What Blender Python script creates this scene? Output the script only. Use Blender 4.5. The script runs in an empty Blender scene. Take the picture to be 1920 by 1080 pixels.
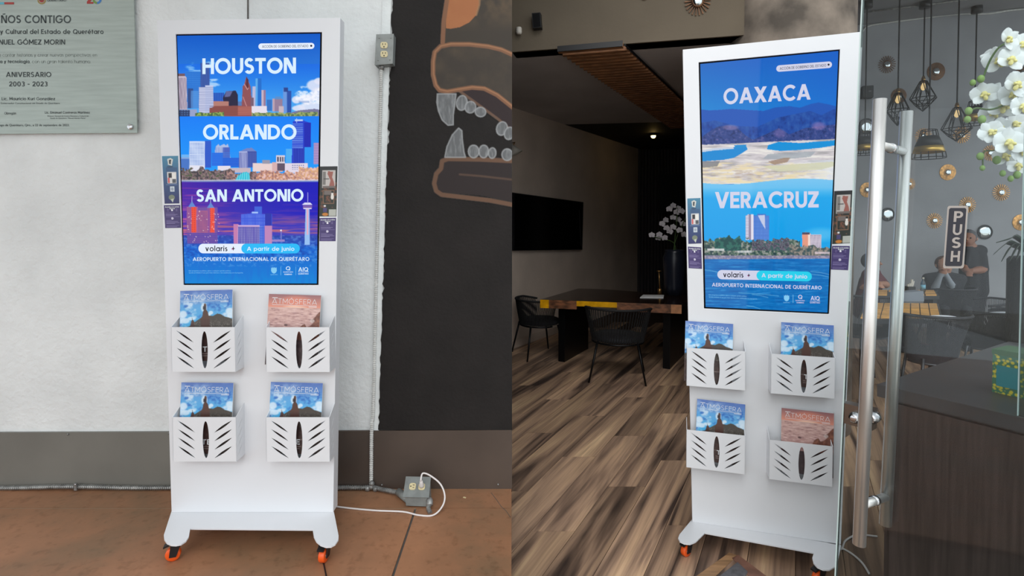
import bpy, bmesh, math, random
import numpy as np
from mathutils import Vector, Matrix
from mathutils.geometry import tessellate_polygon
random.seed(7); np.random.seed(7)
SC = bpy.context.scene
COL = SC.collection
# ------------------------------------------------------------------ camera
F = 1000.0            # focal length in pixels of the 1920 px wide frame
CZ = 1.43             # eye height above the wooden floor
ZL = 0.23             # the concrete floor on the left lies one step higher
PITCH = math.atan(0.025)
PPY = 443.0           # principal point row
cam_d = bpy.data.cameras.new('camera'); cam = bpy.data.objects.new('camera', cam_d); COL.objects.link(cam)
cam_d.sensor_fit = 'HORIZONTAL'; cam_d.sensor_width = 36.0; cam_d.lens = F / 1920.0 * 36.0
cam_d.shift_y = -(540.0 - PPY) / 1920.0
cam_d.clip_start = 0.05; cam_d.clip_end = 100
cam.location = (0, 0, CZ); cam.rotation_euler = (math.pi / 2 - PITCH, 0, 0)
SC.camera = cam
# ------------------------------------------------------------------ sky, sun, exposure
wd_ = bpy.data.worlds.new('world'); SC.world = wd_; wd_.use_nodes = True
_b = wd_.node_tree.nodes['Background']; _b.inputs[0].default_value = (0.90, 0.96, 1.0, 1); _b.inputs[1].default_value = 1.4
sun_d = bpy.data.lights.new('sun', 'SUN'); sun_d.energy = 1.65; sun_d.angle = math.radians(50); sun_d.color = (1, 0.97, 0.93)
sun = bpy.data.objects.new('sun', sun_d); COL.objects.link(sun); sun.location = (-3, -4, 6)
sun.rotation_euler = Vector((0.24, 1.0, -0.90)).to_track_quat('-Z', 'Y').to_euler()
SC.view_settings.view_transform = 'Standard'; SC.view_settings.look = 'None'
SC.view_settings.exposure = 0.0; SC.view_settings.gamma = 1.0; SC.view_settings.use_curve_mapping = False
# ------------------------------------------------------------------ pixel -> place
_cp, _sp = math.cos(PITCH), math.sin(PITCH)
def ray(px, py):
    xc = (px - 960.0) / F; yc = (PPY - py) / F
    return Vector((xc, _cp + yc * _sp, -_sp + yc * _cp))
CAM = Vector((0, 0, CZ))
def at_y(px, py, Y):
    d = ray(px, py); return CAM + d * (Y / d.y)
def at_z(px, py, z):
    d = ray(px, py); return CAM + d * ((z - CZ) / d.z)
def at_plane(px, py, P, N):
    d = ray(px, py); return CAM + d * ((P - CAM).dot(N) / d.dot(N))
def proj(p):
    v = Vector(p) - CAM
    f = v.y * _cp - v.z * _sp; u = v.y * _sp + v.z * _cp
    if f <= 0.01: return None
    return (960 + F * v.x / f, PPY - F * u / f)
def lin(c):
    c = np.asarray(c, float) / 255.0
    return np.where(c <= 0.04045, c / 12.92, ((c + 0.055) / 1.055) ** 2.4)
def L4(c): return tuple(lin(c)) + (1.0,)
# ------------------------------------------------------------------ materials
def newmat(name):
    m = bpy.data.materials.new(name); m.use_nodes = True
    return m, m.node_tree, m.node_tree.nodes['Principled BSDF']
def pbr(name, col, rough=0.5, metal=0.0, var=0.0, vscale=4.0, bump=0.0, bscale=60.0, spec=0.5, stretch=None, detail=4, alt=None):
    m, nt, b = newmat(name)
    b.inputs['Roughness'].default_value = rough; b.inputs['Metallic'].default_value = metal
    b.inputs['Specular IOR Level'].default_value = spec
    b.inputs['Base Color'].default_value = L4(col)
    if var or bump:
        tc = nt.nodes.new('ShaderNodeTexCoord'); src = tc.outputs['Object']
        if stretch:
            mp = nt.nodes.new('ShaderNodeMapping'); mp.inputs['Scale'].default_value = stretch
            nt.links.new(src, mp.inputs[0]); src = mp.outputs[0]
    if var or alt:
        n = nt.nodes.new('ShaderNodeTexNoise'); n.inputs['Scale'].default_value = vscale; n.inputs['Detail'].default_value = detail
        nt.links.new(src, n.inputs['Vector'])
        r = nt.nodes.new('ShaderNodeValToRGB'); nt.links.new(n.outputs['Fac'], r.inputs[0])
        c = np.array(col, float)
        c0 = np.clip(c * (1 - var), 0, 255) if alt is None else np.array(alt, float)
        c1 = np.clip(c * (1 + var), 0, 255) if alt is None else c
        r.color_ramp.elements[0].position = 0.32; r.color_ramp.elements[1].position = 0.68
        r.color_ramp.elements[0].color = L4(c0); r.color_ramp.elements[1].color = L4(c1)
        nt.links.new(r.outputs[0], b.inputs['Base Color'])
    if bump:
        n2 = nt.nodes.new('ShaderNodeTexNoise'); n2.inputs['Scale'].default_value = bscale; n2.inputs['Detail'].default_value = 3
        nt.links.new(src, n2.inputs['Vector'])
        bp = nt.nodes.new('ShaderNodeBump'); bp.inputs['Strength'].default_value = bump; bp.inputs['Distance'].default_value = 0.01
        nt.links.new(n2.outputs['Fac'], bp.inputs['Height']); nt.links.new(bp.outputs[0], b.inputs['Normal'])
    return m
def attr_mat(name, emit=0.0, rough=0.4, spec=0.5):
    m, nt, b = newmat(name)
    a = nt.nodes.new('ShaderNodeVertexColor'); a.layer_name = 'Col'
    b.inputs['Roughness'].default_value = rough; b.inputs['Specular IOR Level'].default_value = spec
    if emit:
        b.inputs['Base Color'].default_value = (0.003, 0.003, 0.004, 1)
        nt.links.new(a.outputs[0], b.inputs['Emission Color']); b.inputs['Emission Strength'].default_value = emit
    else: nt.links.new(a.outputs[0], b.inputs['Base Color'])
    return m
def emit_mat(name, col, s=1.0, spec=0.3):
    m, nt, b = newmat(name)
    b.inputs['Base Color'].default_value = (0.003, 0.003, 0.003, 1); b.inputs['Roughness'].default_value = 0.2
    b.inputs['Specular IOR Level'].default_value = spec
    b.inputs['Emission Color'].default_value = L4(col); b.inputs['Emission Strength'].default_value = s
    return m
def glass_mat(name, tint, refl=1.0):
    m = bpy.data.materials.new(name); m.use_nodes = True; nt = m.node_tree; nt.nodes.clear()
    o = nt.nodes.new('ShaderNodeOutputMaterial'); mx = nt.nodes.new('ShaderNodeMixShader')
    t = nt.nodes.new('ShaderNodeBsdfTransparent'); t.inputs[0].default_value = L4(tint)
    g = nt.nodes.new('ShaderNodeBsdfGlossy'); g.inputs['Roughness'].default_value = 0.01
    fr = nt.nodes.new('ShaderNodeFresnel'); fr.inputs[0].default_value = 1.45
    mu = nt.nodes.new('ShaderNodeMath'); mu.operation = 'MULTIPLY'; mu.inputs[1].default_value = refl
    nt.links.new(fr.outputs[0], mu.inputs[0]); nt.links.new(mu.outputs[0], mx.inputs[0])
    nt.links.new(t.outputs[0], mx.inputs[1]); nt.links.new(g.outputs[0], mx.inputs[2]); nt.links.new(mx.outputs[0], o.inputs[0])
    return m
M = {}
M['plaster'] = pbr('plaster', (224, 227, 227), 0.85, var=0.035, vscale=3.5, bump=0.55, bscale=38)
M['plaster_pale'] = pbr('plaster_pale', (222, 226, 226), 0.8, var=0.03, vscale=9, bump=0.3, bscale=60)
M['blackwall'] = pbr('black_wall_paint', (32, 29, 28), 0.8, var=0.10, vscale=7, bump=0.22, bscale=60, spec=0.3)
M['kick_lit'] = pbr('metal_skirting_lit', (112, 110, 104), 0.42, var=0.05, vscale=3, spec=0.4)
M['kick_shaded'] = pbr('metal_skirting_shaded', (78, 67, 60), 0.42, var=0.08, vscale=3, spec=0.4)  # same skirting, shade painted in as a darker, browner tone
def concrete_floor():
    m, nt, b = newmat('stained_concrete'); b.inputs['Roughness'].default_value = 0.45; b.inputs['Specular IOR Level'].default_value = 0.3
    tc = nt.nodes.new('ShaderNodeTexCoord')
    n = nt.nodes.new('ShaderNodeTexNoise'); n.inputs['Scale'].default_value = 2.2; n.inputs['Detail'].default_value = 7; n.inputs['Roughness'].default_value = 0.62
    nt.links.new(tc.outputs['Object'], n.inputs['Vector'])
    r = nt.nodes.new('ShaderNodeValToRGB'); e = r.color_ramp.elements
    e[0].position = 0.28; e[0].color = L4((118, 96, 74)); e[1].position = 0.72; e[1].color = L4((172, 122, 90))
    x = e.new(0.5); x.color = L4((150, 108, 80))
    nt.links.new(n.outputs['Fac'], r.inputs[0])
    n2 = nt.nodes.new('ShaderNodeTexNoise'); n2.inputs['Scale'].default_value = 34; n2.inputs['Detail'].default_value = 5
    nt.links.new(tc.outputs['Object'], n2.inputs['Vector'])
    r2 = nt.nodes.new('ShaderNodeValToRGB'); r2.color_ramp.elements[0].position = 0.30; r2.color_ramp.elements[0].color = (0.80, 0.78, 0.76, 1)
    r2.color_ramp.elements[1].position = 0.46; r2.color_ramp.elements[1].color = (1, 1, 1, 1)
    nt.links.new(n2.outputs['Fac'], r2.inputs[0])
    mx = nt.nodes.new('ShaderNodeMix'); mx.data_type = 'RGBA'; mx.blend_type = 'MULTIPLY'; mx.inputs[0].default_value = 1.0
    nt.links.new(r.outputs[0], mx.inputs[6]); nt.links.new(r2.outputs[0], mx.inputs[7]); nt.links.new(mx.outputs[2], b.inputs['Base Color'])
    return m
M['concrete'] = concrete_floor()
M['joint'] = pbr('joint_filler', (88, 84, 80), 0.8, var=0.1, vscale=20)
M['joint_pale'] = pbr('pale_joint', (140, 130, 112), 0.8)
M['kiosk'] = pbr('kiosk_white_lacquer', (221, 223, 227), 0.35, var=0.01, vscale=2, spec=0.4)
M['bezel'] = pbr('bezel_black', (5, 5, 8), 0.6, spec=0.1)
M['paper'] = pbr('paper_white', (225, 225, 225), 0.6)
M['cover'] = attr_mat('printed_cover', 0, 0.3)
M['sticker'] = attr_mat('printed_sticker', 0, 0.3)
M['mural'] = attr_mat('mural_paint', 0, 0.75)
M['screenL'] = attr_mat('screen_picture', 1.0, 0.12, 0.15)
M['screenR'] = attr_mat('screen_picture_doorway', 1.0, 0.06, 0.32)
M['lit_white'] = emit_mat('screen_white', (214, 236, 253), 1.0)
M['lit_whiteR'] = emit_mat('screen_white_dim', (208, 210, 232), 1.0)
M['lit_pill'] = emit_mat('screen_pill_white', (226, 236, 252), 1.0)
M['lit_pillR'] = emit_mat('screen_pill_lilac', (206, 208, 230), 1.0)
M['lit_cyan'] = emit_mat('screen_cyan', (14, 184, 246), 1.0)
M['lit_cyanR'] = emit_mat('screen_cyan_bright', (30, 205, 235), 1.0)
M['lit_dark'] = emit_mat('screen_ink', (14, 16, 38), 1.0)
M['lit_faint'] = emit_mat('screen_faint', (128, 200, 240), 1.0)
M['lit_pink'] = emit_mat('screen_magenta', (200, 60, 150), 1.0)
M['ink_white'] = pbr('ink_white', (232, 236, 240), 0.5)
M['ink_purple_white'] = pbr('ink_lilac', (205, 198, 225), 0.5)
M['ink_dark'] = pbr('plaque_ink', (52, 62, 62), 0.5)
M['ink_grey'] = pbr('plaque_ink_light', (104, 114, 110), 0.5)
M['plaque'] = pbr('brushed_plaque', (164, 174, 168), 0.42, metal=0.35, var=0.04, vscale=5, bump=0.04, bscale=60, stretch=(1, 1, 14))
M['steel'] = pbr('brushed_steel', (228, 226, 224), 0.36, metal=0.88, var=0.03, vscale=30, stretch=(1, 1, 0.05))
M['chrome'] = pbr('chrome', (205, 205, 208), 0.12, metal=1.0)
M['galv'] = pbr('galvanised', (150, 150, 148), 0.42, metal=0.6, var=0.15, vscale=30)
M['galv_white'] = pbr('painted_conduit', (205, 205, 202), 0.55, var=0.06, vscale=40)
M['box_grey'] = pbr('outlet_box_grey', (138, 142, 140), 0.5, metal=0.3, var=0.06, vscale=25)
M['ivory'] = pbr('ivory_plastic', (214, 200, 158), 0.45)
M['black_plastic'] = pbr('black_plastic', (22, 22, 25), 0.45)
M['black_slot'] = pbr('slot_black', (8, 7, 7), 0.8)
M['orange'] = pbr('orange_wheel', (238, 92, 28), 0.4)
M['cord_white'] = pbr('white_cord', (222, 216, 214), 0.45)
# ------------------------------------------------------------------ objects
MW = {}
def _link(o, parent, Mw):
    COL.objects.link(o)
    if parent is not None:
        o.parent = parent; o.matrix_parent_inverse = Matrix.Identity(4)
        o.matrix_basis = MW[parent.name].inverted() @ Mw
    else: o.matrix_basis = Mw
    MW[o.name] = Mw.copy()
    return o
def tag(o, label=None, cat=None, group=None, kind=None):
    if label: o['label'] = label
    if cat: o['category'] = cat
    if group: o['group'] = group
    if kind: o['kind'] = kind
    return o
def empty(name, loc, rz=0.0):
    o = bpy.data.objects.new(name, None); o.empty_display_size = 0.1
    return _link(o, None, Matrix.Translation(Vector(loc)) @ Matrix.Rotation(rz, 4, 'Z'))
def add_mesh(name, me, parent=None, Mw=None):
    o = bpy.data.objects.new(name, me)
    return _link(o, parent, Mw if Mw is not None else Matrix.Identity(4))
def smooth(me, on=True):
    me.polygons.foreach_set('use_smooth', [on] * len(me.polygons))
def mesh_of(name, verts, faces, mat, sm=False):
    me = bpy.data.meshes.new(name); me.from_pydata([tuple(v) for v in verts], [], faces)
    if mat is not None: me.materials.append(mat)
    if sm: smooth(me)
    me.update(); return me
def part(name, g, mat, parent=None, sm=False, Mw=None, origin=None):
    """g = (verts, faces) in WORLD coordinates; becomes one mesh object placed at its own origin"""
    v, f = g
    if Mw is None:
        if parent is not None: Mw = MW[parent.name]
        else:
            if origin is None:
                a = np.array([tuple(p) for p in v]); origin = ((a[:, 0].min() + a[:, 0].max()) / 2, (a[:, 1].min() + a[:, 1].max()) / 2, a[:, 2].min())
            Mw = Matrix.Translation(Vector(origin))
    inv = Mw.inverted()
    return add_mesh(name, mesh_of(name, [inv @ Vector(p) for p in v], f, mat, sm), parent, Mw)
def child(name, me, parent, Mlocal=None):
    """existing mesh as a child with a local matrix"""
    o = bpy.data.objects.new(name, me)
    return _link(o, parent, MW[parent.name] @ (Mlocal if Mlocal is not None else Matrix.Identity(4)))
class G:
    def __init__(s): s.v = []; s.f = []
    def get(s): return (s.v, s.f)
    def add(s, v, f):
        n = len(s.v); s.v += [Vector(p) for p in v]; s.f += [tuple(i + n for i in q) for q in f]; return s
    def hexa(s, b, t):
        return s.add(list(b) + list(t), [(3, 2, 1, 0), (4, 5, 6, 7), (0, 1, 5, 4), (1, 2, 6, 5), (2, 3, 7, 6), (3, 0, 4, 7)])
    def box(s, lo, hi):
        x0, y0, z0 = lo; x1, y1, z1 = hi
        return s.hexa([(x0, y0, z0), (x1, y0, z0), (x1, y1, z0), (x0, y1, z0)], [(x0, y0, z1), (x1, y0, z1), (x1, y1, z1), (x0, y1, z1)])
    def obox(s, c, ax, ay, az, hx, hy, hz):
        c = Vector(c); ax, ay, az = Vector(ax) * hx, Vector(ay) * hy, Vector(az) * hz
        return s.hexa([c - ax - ay - az, c + ax - ay - az, c + ax + ay - az, c - ax + ay - az], [c - ax - ay + az, c + ax - ay + az, c + ax + ay + az, c - ax + ay + az])
    def slab(s, pts, thick):
        """pts polygon (list of Vector), extruded by vector thick"""
        n = len(pts); t = Vector(thick); pts = [Vector(p) for p in pts]
        return s.add(pts + [p + t for p in pts], [tuple(range(n))[::-1], tuple(range(n, 2 * n))] + [(i, (i + 1) % n, n + (i + 1) % n, n + i) for i in range(n)])
    def tube(s, pts, r, seg=8, caps=True, closed=False):
        pts = [Vector(p) for p in pts]; n = len(pts)
        rs = r if isinstance(r, (list, tuple)) else [r] * n
        v = []; up = None
        for i, p in enumerate(pts):
            a = pts[(i - 1) % n] if (closed or i > 0) else p; c = pts[(i + 1) % n] if (closed or i < n - 1) else p
            t = (c - a).normalized()
            if up is None:
                up = Vector((0, 0, 1)) if abs(t.z) < 0.9 else Vector((0, 1, 0))
            x = up.cross(t)
            if x.length < 1e-5: x = Vector((1, 0, 0)).cross(t)
            x.normalize(); up = t.cross(x).normalized()
            for k in range(seg):
                q = 2 * math.pi * k / seg; v.append(p + (x * math.cos(q) + up * math.sin(q)) * rs[i])
        f = []
        m = n if closed else n - 1
        for i in range(m):
            j = (i + 1) % n
            for k in range(seg): f.append((i * seg + k, i * seg + (k + 1) % seg, j * seg + (k + 1) % seg, j * seg + k))
        if caps and not closed: f += [tuple(range(seg))[::-1], tuple(range((n - 1) * seg, n * seg))]
        return s.add(v, f)
    def lathe(s, prof, c, seg=20, axis=None, up=None):
        """prof list of (radius, height) about axis through c"""
        c = Vector(c); az = Vector(axis or (0, 0, 1)).normalized()
        ax = Vector((1, 0, 0)) if abs(az.x) < 0.9 else Vector((0, 1, 0))
        ax = (ax - az * ax.dot(az)).normalized(); ay = az.cross(ax)
        v = []; f = []
        for r, h in prof:
            for k in range(seg):
                q = 2 * math.pi * k / seg; v.append(c + az * h + (ax * math.cos(q) + ay * math.sin(q)) * r)
        for i in range(len(prof) - 1):
            for k in range(seg): f.append((i * seg + k, i * seg + (k + 1) % seg, (i + 1) * seg + (k + 1) % seg, (i + 1) * seg + k))
        f.append(tuple(range(seg))[::-1]); f.append(tuple(range((len(prof) - 1) * seg, len(prof) * seg)))
        return s.add(v, f)
    def sphere(s, c, r, seg=12, rings=8, sc=(1, 1, 1)):
        c = Vector(c); v = []; f = []
        for i in range(rings + 1):
            a = math.pi * i / rings
            for k in range(seg):
                q = 2 * math.pi * k / seg
                v.append(c + Vector((math.sin(a) * math.cos(q) * sc[0], math.sin(a) * math.sin(q) * sc[1], math.cos(a) * sc[2])) * r)
        for i in range(rings):
            for k in range(seg): f.append((i * seg + k, (i + 1) * seg + k, (i + 1) * seg + (k + 1) % seg, i * seg + (k + 1) % seg))
        return s.add(v, f)
def spline(pts, n=8):
    pts = [Vector(p) for p in pts]; out = []
    for i in range(len(pts) - 1):
        p0 = pts[max(i - 1, 0)]; p1 = pts[i]; p2 = pts[i + 1]; p3 = pts[min(i + 2, len(pts) - 1)]
        for k in range(n):
            t = k / n
            out.append(0.5 * ((2 * p1) + (p2 - p0) * t + (2 * p0 - 5 * p1 + 4 * p2 - p3) * t * t + (3 * p1 - p0 - 3 * p2 + p3) * t ** 3))
    out.append(pts[-1]); return out
def copy_tree(o, parent=None, Mw=None):
    c = o.copy(); COL.objects.link(c)
    if parent is not None: c.parent = parent; MW[c.name] = MW[parent.name] @ c.matrix_basis
    else: c.matrix_basis = Mw; MW[c.name] = Mw.copy()
    for ch in [k for k in o.children]: copy_tree(ch, c)
    return c
# ------------------------------------------------------------------ lettering
_tc = {}
def text_geo(s, bold=0.0, space=1.0):
    k = (s, bold, space)
    if k not in _tc:
        cu = bpy.data.curves.new('lettering', 'FONT'); cu.body = s; cu.size = 1.0; cu.offset = bold; cu.resolution_u = 3; cu.fill_mode = 'BOTH'; cu.space_character = space
        ob = bpy.data.objects.new('lettering', cu); me = ob.to_mesh()
        v = np.array([tuple(p.co)[:2] for p in me.vertices]); f = [tuple(p.vertices) for p in me.polygons]
        ob.to_mesh_clear(); bpy.data.objects.remove(ob); bpy.data.curves.remove(cu)
        _tc[k] = (v, f)
    return _tc[k]
CAPH = None
def put_text(name, s, p0, p1, cap, mapper, mat, parent, bold=0.0, up=(0, -1), space=1.0):
    """baseline from pixel p0 to p1; cap = cap height in px; mapper(px,py)->world"""
    global CAPH
    if CAPH is None: CAPH = text_geo('H')[0][:, 1].max()
    v, f = text_geo(s, bold, space)
    x0, x1 = v[:, 0].min(), v[:, 0].max(); p0 = np.array(p0, float); p1 = np.array(p1, float); k = cap / CAPH
    pts = []
    for x, y in v:
        q = p0 + (p1 - p0) * ((x - x0) / (x1 - x0)) + np.array(up) * y * k
        pts.append(mapper(q[0], q[1]))
    return part(name, (pts, f), mat, parent)
# ------------------------------------------------------------------ pictures, painted in numpy and stored as vertex colours
def vnoise(h, w, cell, seed=0):
    r = np.random.RandomState(seed); cy, cx = (cell if isinstance(cell, tuple) else (cell, cell))
    gh, gw = int(h / cy) + 3, int(w / cx) + 3; g = r.rand(gh, gw)
    y = np.arange(h) / cy; x = np.arange(w) / cx
    yi = y.astype(int); xi = x.astype(int); fy = (y - yi)[:, None]; fx = (x - xi)[None, :]
    fy = fy * fy * (3 - 2 * fy); fx = fx * fx * (3 - 2 * fx)
    a = g[np.ix_(yi, xi)]; b = g[np.ix_(yi, xi + 1)]; c = g[np.ix_(yi + 1, xi)]; d = g[np.ix_(yi + 1, xi + 1)]
    return (a * (1 - fx) + b * fx) * (1 - fy) + (c * (1 - fx) + d * fx) * fy
def fbm(h, w, cell, seed=0, oct=4):
    out = np.zeros((h, w)); amp = 1; tot = 0
    cy, cx = (cell if isinstance(cell, tuple) else (cell, cell))
    for i in range(oct):
        out += amp * vnoise(h, w, (max(cy / 2 ** i, 1.2), max(cx / 2 ** i, 1.2)), seed + i * 17); tot += amp; amp *= 0.55
    return out / tot
class Cv:
    """a little painter: coordinates are photo pixels"""
    def __init__(s, x0, y0, x1, y1, bg=(0, 0, 0), k=2):
        s.x0, s.y0, s.k = x0, y0, k; s.w = int((x1 - x0) * k); s.h = int((y1 - y0) * k)
        s.a = np.empty((s.h, s.w, 3)); s.a[:] = bg; s.al = np.zeros((s.h, s.w))
        s.X = x0 + (np.arange(s.w)[None, :] + 0.5) / k + np.zeros((s.h, 1)); s.Y = y0 + (np.arange(s.h)[:, None] + 0.5) / k + np.zeros((1, s.w))
    def fill(s, m, col, a=1.0):
        m = np.asarray(m, float) * a; m = m[..., None]
        s.a[:] = s.a * (1 - m) + np.asarray(col, float) * m; s.al = np.maximum(s.al, m[..., 0])
    def rect(s, x0, y0, x1, y1, col, a=1.0): s.fill((s.X >= x0) & (s.X < x1) & (s.Y >= y0) & (s.Y < y1), col, a)
    def pmask(s, pts):
        m = np.zeros((s.h, s.w), bool); n = len(pts)
        for i in range(n):
            (xa, ya), (xb, yb) = pts[i], pts[(i + 1) % n]
            if ya == yb: continue
            c = ((ya > s.Y) != (yb > s.Y)); m ^= c & (s.X < (xb - xa) * (s.Y - ya) / (yb - ya) + xa)
        return m
    def poly(s, pts, col, a=1.0): s.fill(s.pmask(pts), col, a)
    def vgrad(s, y0, y1, c0, c1, m=None):
        t = np.clip((s.Y - y0) / (y1 - y0), 0, 1)[..., None]; c = np.asarray(c0, float) * (1 - t) + np.asarray(c1, float) * t
        mm = ((s.Y >= y0) & (s.Y < y1)) if m is None else m
        s.a = np.where(mm[..., None], c, s.a); s.al = np.maximum(s.al, mm)
    def ell(s, x, y, rx, ry, col, a=1.0, soft=0.0):
        d = ((s.X - x) / rx) ** 2 + ((s.Y - y) / ry) ** 2
        s.fill(np.clip((1 - d) / soft, 0, 1) if soft else d < 1, col, a)
    def stripes(s, x0, y0, x1, y1, col, px, duty=0.4, a=0.8, vert=True):
        q = s.X if vert else s.Y; o = x0 if vert else y0
        s.fill((s.X >= x0) & (s.X < x1) & (s.Y >= y0) & (s.Y < y1) & (((q - o) / px) % 1 < duty), col, a)
    def windows(s, x0, y0, x1, y1, col, px, py, a=0.8, dx=0.55, dy=0.5):
        s.fill((s.X >= x0) & (s.X < x1) & (s.Y >= y0) & (s.Y < y1) & (((s.X - x0) / px) % 1 < dx) & (((s.Y - y0) / py) % 1 < dy), col, a)
    def noise(s, cell, seed=0, oct=4):
        c = tuple(q * s.k for q in cell) if isinstance(cell, tuple) else cell * s.k
        return fbm(s.h, s.w, c, seed, oct)
    def line(s, pts, wd, col, a=1.0, soft=0.6):
        d = np.full((s.h, s.w), 1e9)
        for (xa, ya), (xb, yb) in zip(pts[:-1], pts[1:]):
            dx, dy = xb - xa, yb - ya; t = np.clip(((s.X - xa) * dx + (s.Y - ya) * dy) / (dx * dx + dy * dy + 1e-9), 0, 1)
            d = np.minimum(d, np.hypot(s.X - xa - t * dx, s.Y - ya - t * dy))
        s.fill(np.clip((wd / 2 - d) / soft + 0.5, 0, 1), col, a)
    def sample(s, px, py, arr=None):
        arr = s.a if arr is None else arr
        fx = np.clip((px - s.x0) * s.k - 0.5, 0, s.w - 1.001); fy = np.clip((py - s.y0) * s.k - 0.5, 0, s.h - 1.001)
        xi = fx.astype(int); yi = fy.astype(int); fx = fx - xi; fy = fy - yi
        if arr.ndim == 3: fx = fx[..., None]; fy = fy[..., None]
        return (arr[yi, xi] * (1 - fx) + arr[yi, xi + 1] * fx) * (1 - fy) + (arr[yi + 1, xi] * (1 - fx) + arr[yi + 1, xi + 1] * fx) * fy
def art_mesh(name, cv, corners, nu, nv, mapper, mat, mask=False):
    """corners: TL,TR,BR,BL in photo px; colours sampled from canvas; vertices = mapper(px,py)"""
    u = np.linspace(0, 1, nu + 1)[None, :]; v = np.linspace(0, 1, nv + 1)[:, None]
    c = np.array(corners, float)
    PX = (c[0, 0] * (1 - u) + c[1, 0] * u) * (1 - v) + (c[3, 0] * (1 - u) + c[2, 0] * u) * v
    PY = (c[0, 1] * (1 - u) + c[1, 1] * u) * (1 - v) + (c[3, 1] * (1 - u) + c[2, 1] * u) * v
    colr = lin(np.clip(cv.sample(PX, PY), 0, 255)).reshape(-1, 3)
    pts = np.array([tuple(mapper(a, b)) for a, b in zip(PX.ravel(), PY.ravel())], dtype=np.float32)
    idx = np.arange((nu + 1) * (nv + 1)).reshape(nv + 1, nu + 1)
    q = np.stack([idx[:-1, :-1], idx[1:, :-1], idx[1:, 1:], idx[:-1, 1:]], -1).reshape(-1, 4)
    if mask:
        al = cv.sample(PX, PY, cv.al).ravel(); q = q[al[q].max(1) > 0.3]
    me = bpy.data.meshes.new(name); nq = len(q)
    me.vertices.add(len(pts)); me.vertices.foreach_set('co', pts.ravel())
    me.loops.add(nq * 4); me.loops.foreach_set('vertex_index', q.ravel().astype(np.int32))
    me.polygons.add(nq); me.polygons.foreach_set('loop_start', np.arange(0, nq * 4, 4, dtype=np.int32))
    me.update(calc_edges=True)
    at = me.color_attributes.new('Col', 'FLOAT_COLOR', 'POINT')
    at.data.foreach_set('color', np.concatenate([colr, np.ones((len(colr), 1))], 1).astype(np.float32).ravel())
    me.materials.append(mat); me.validate(); return me
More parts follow.
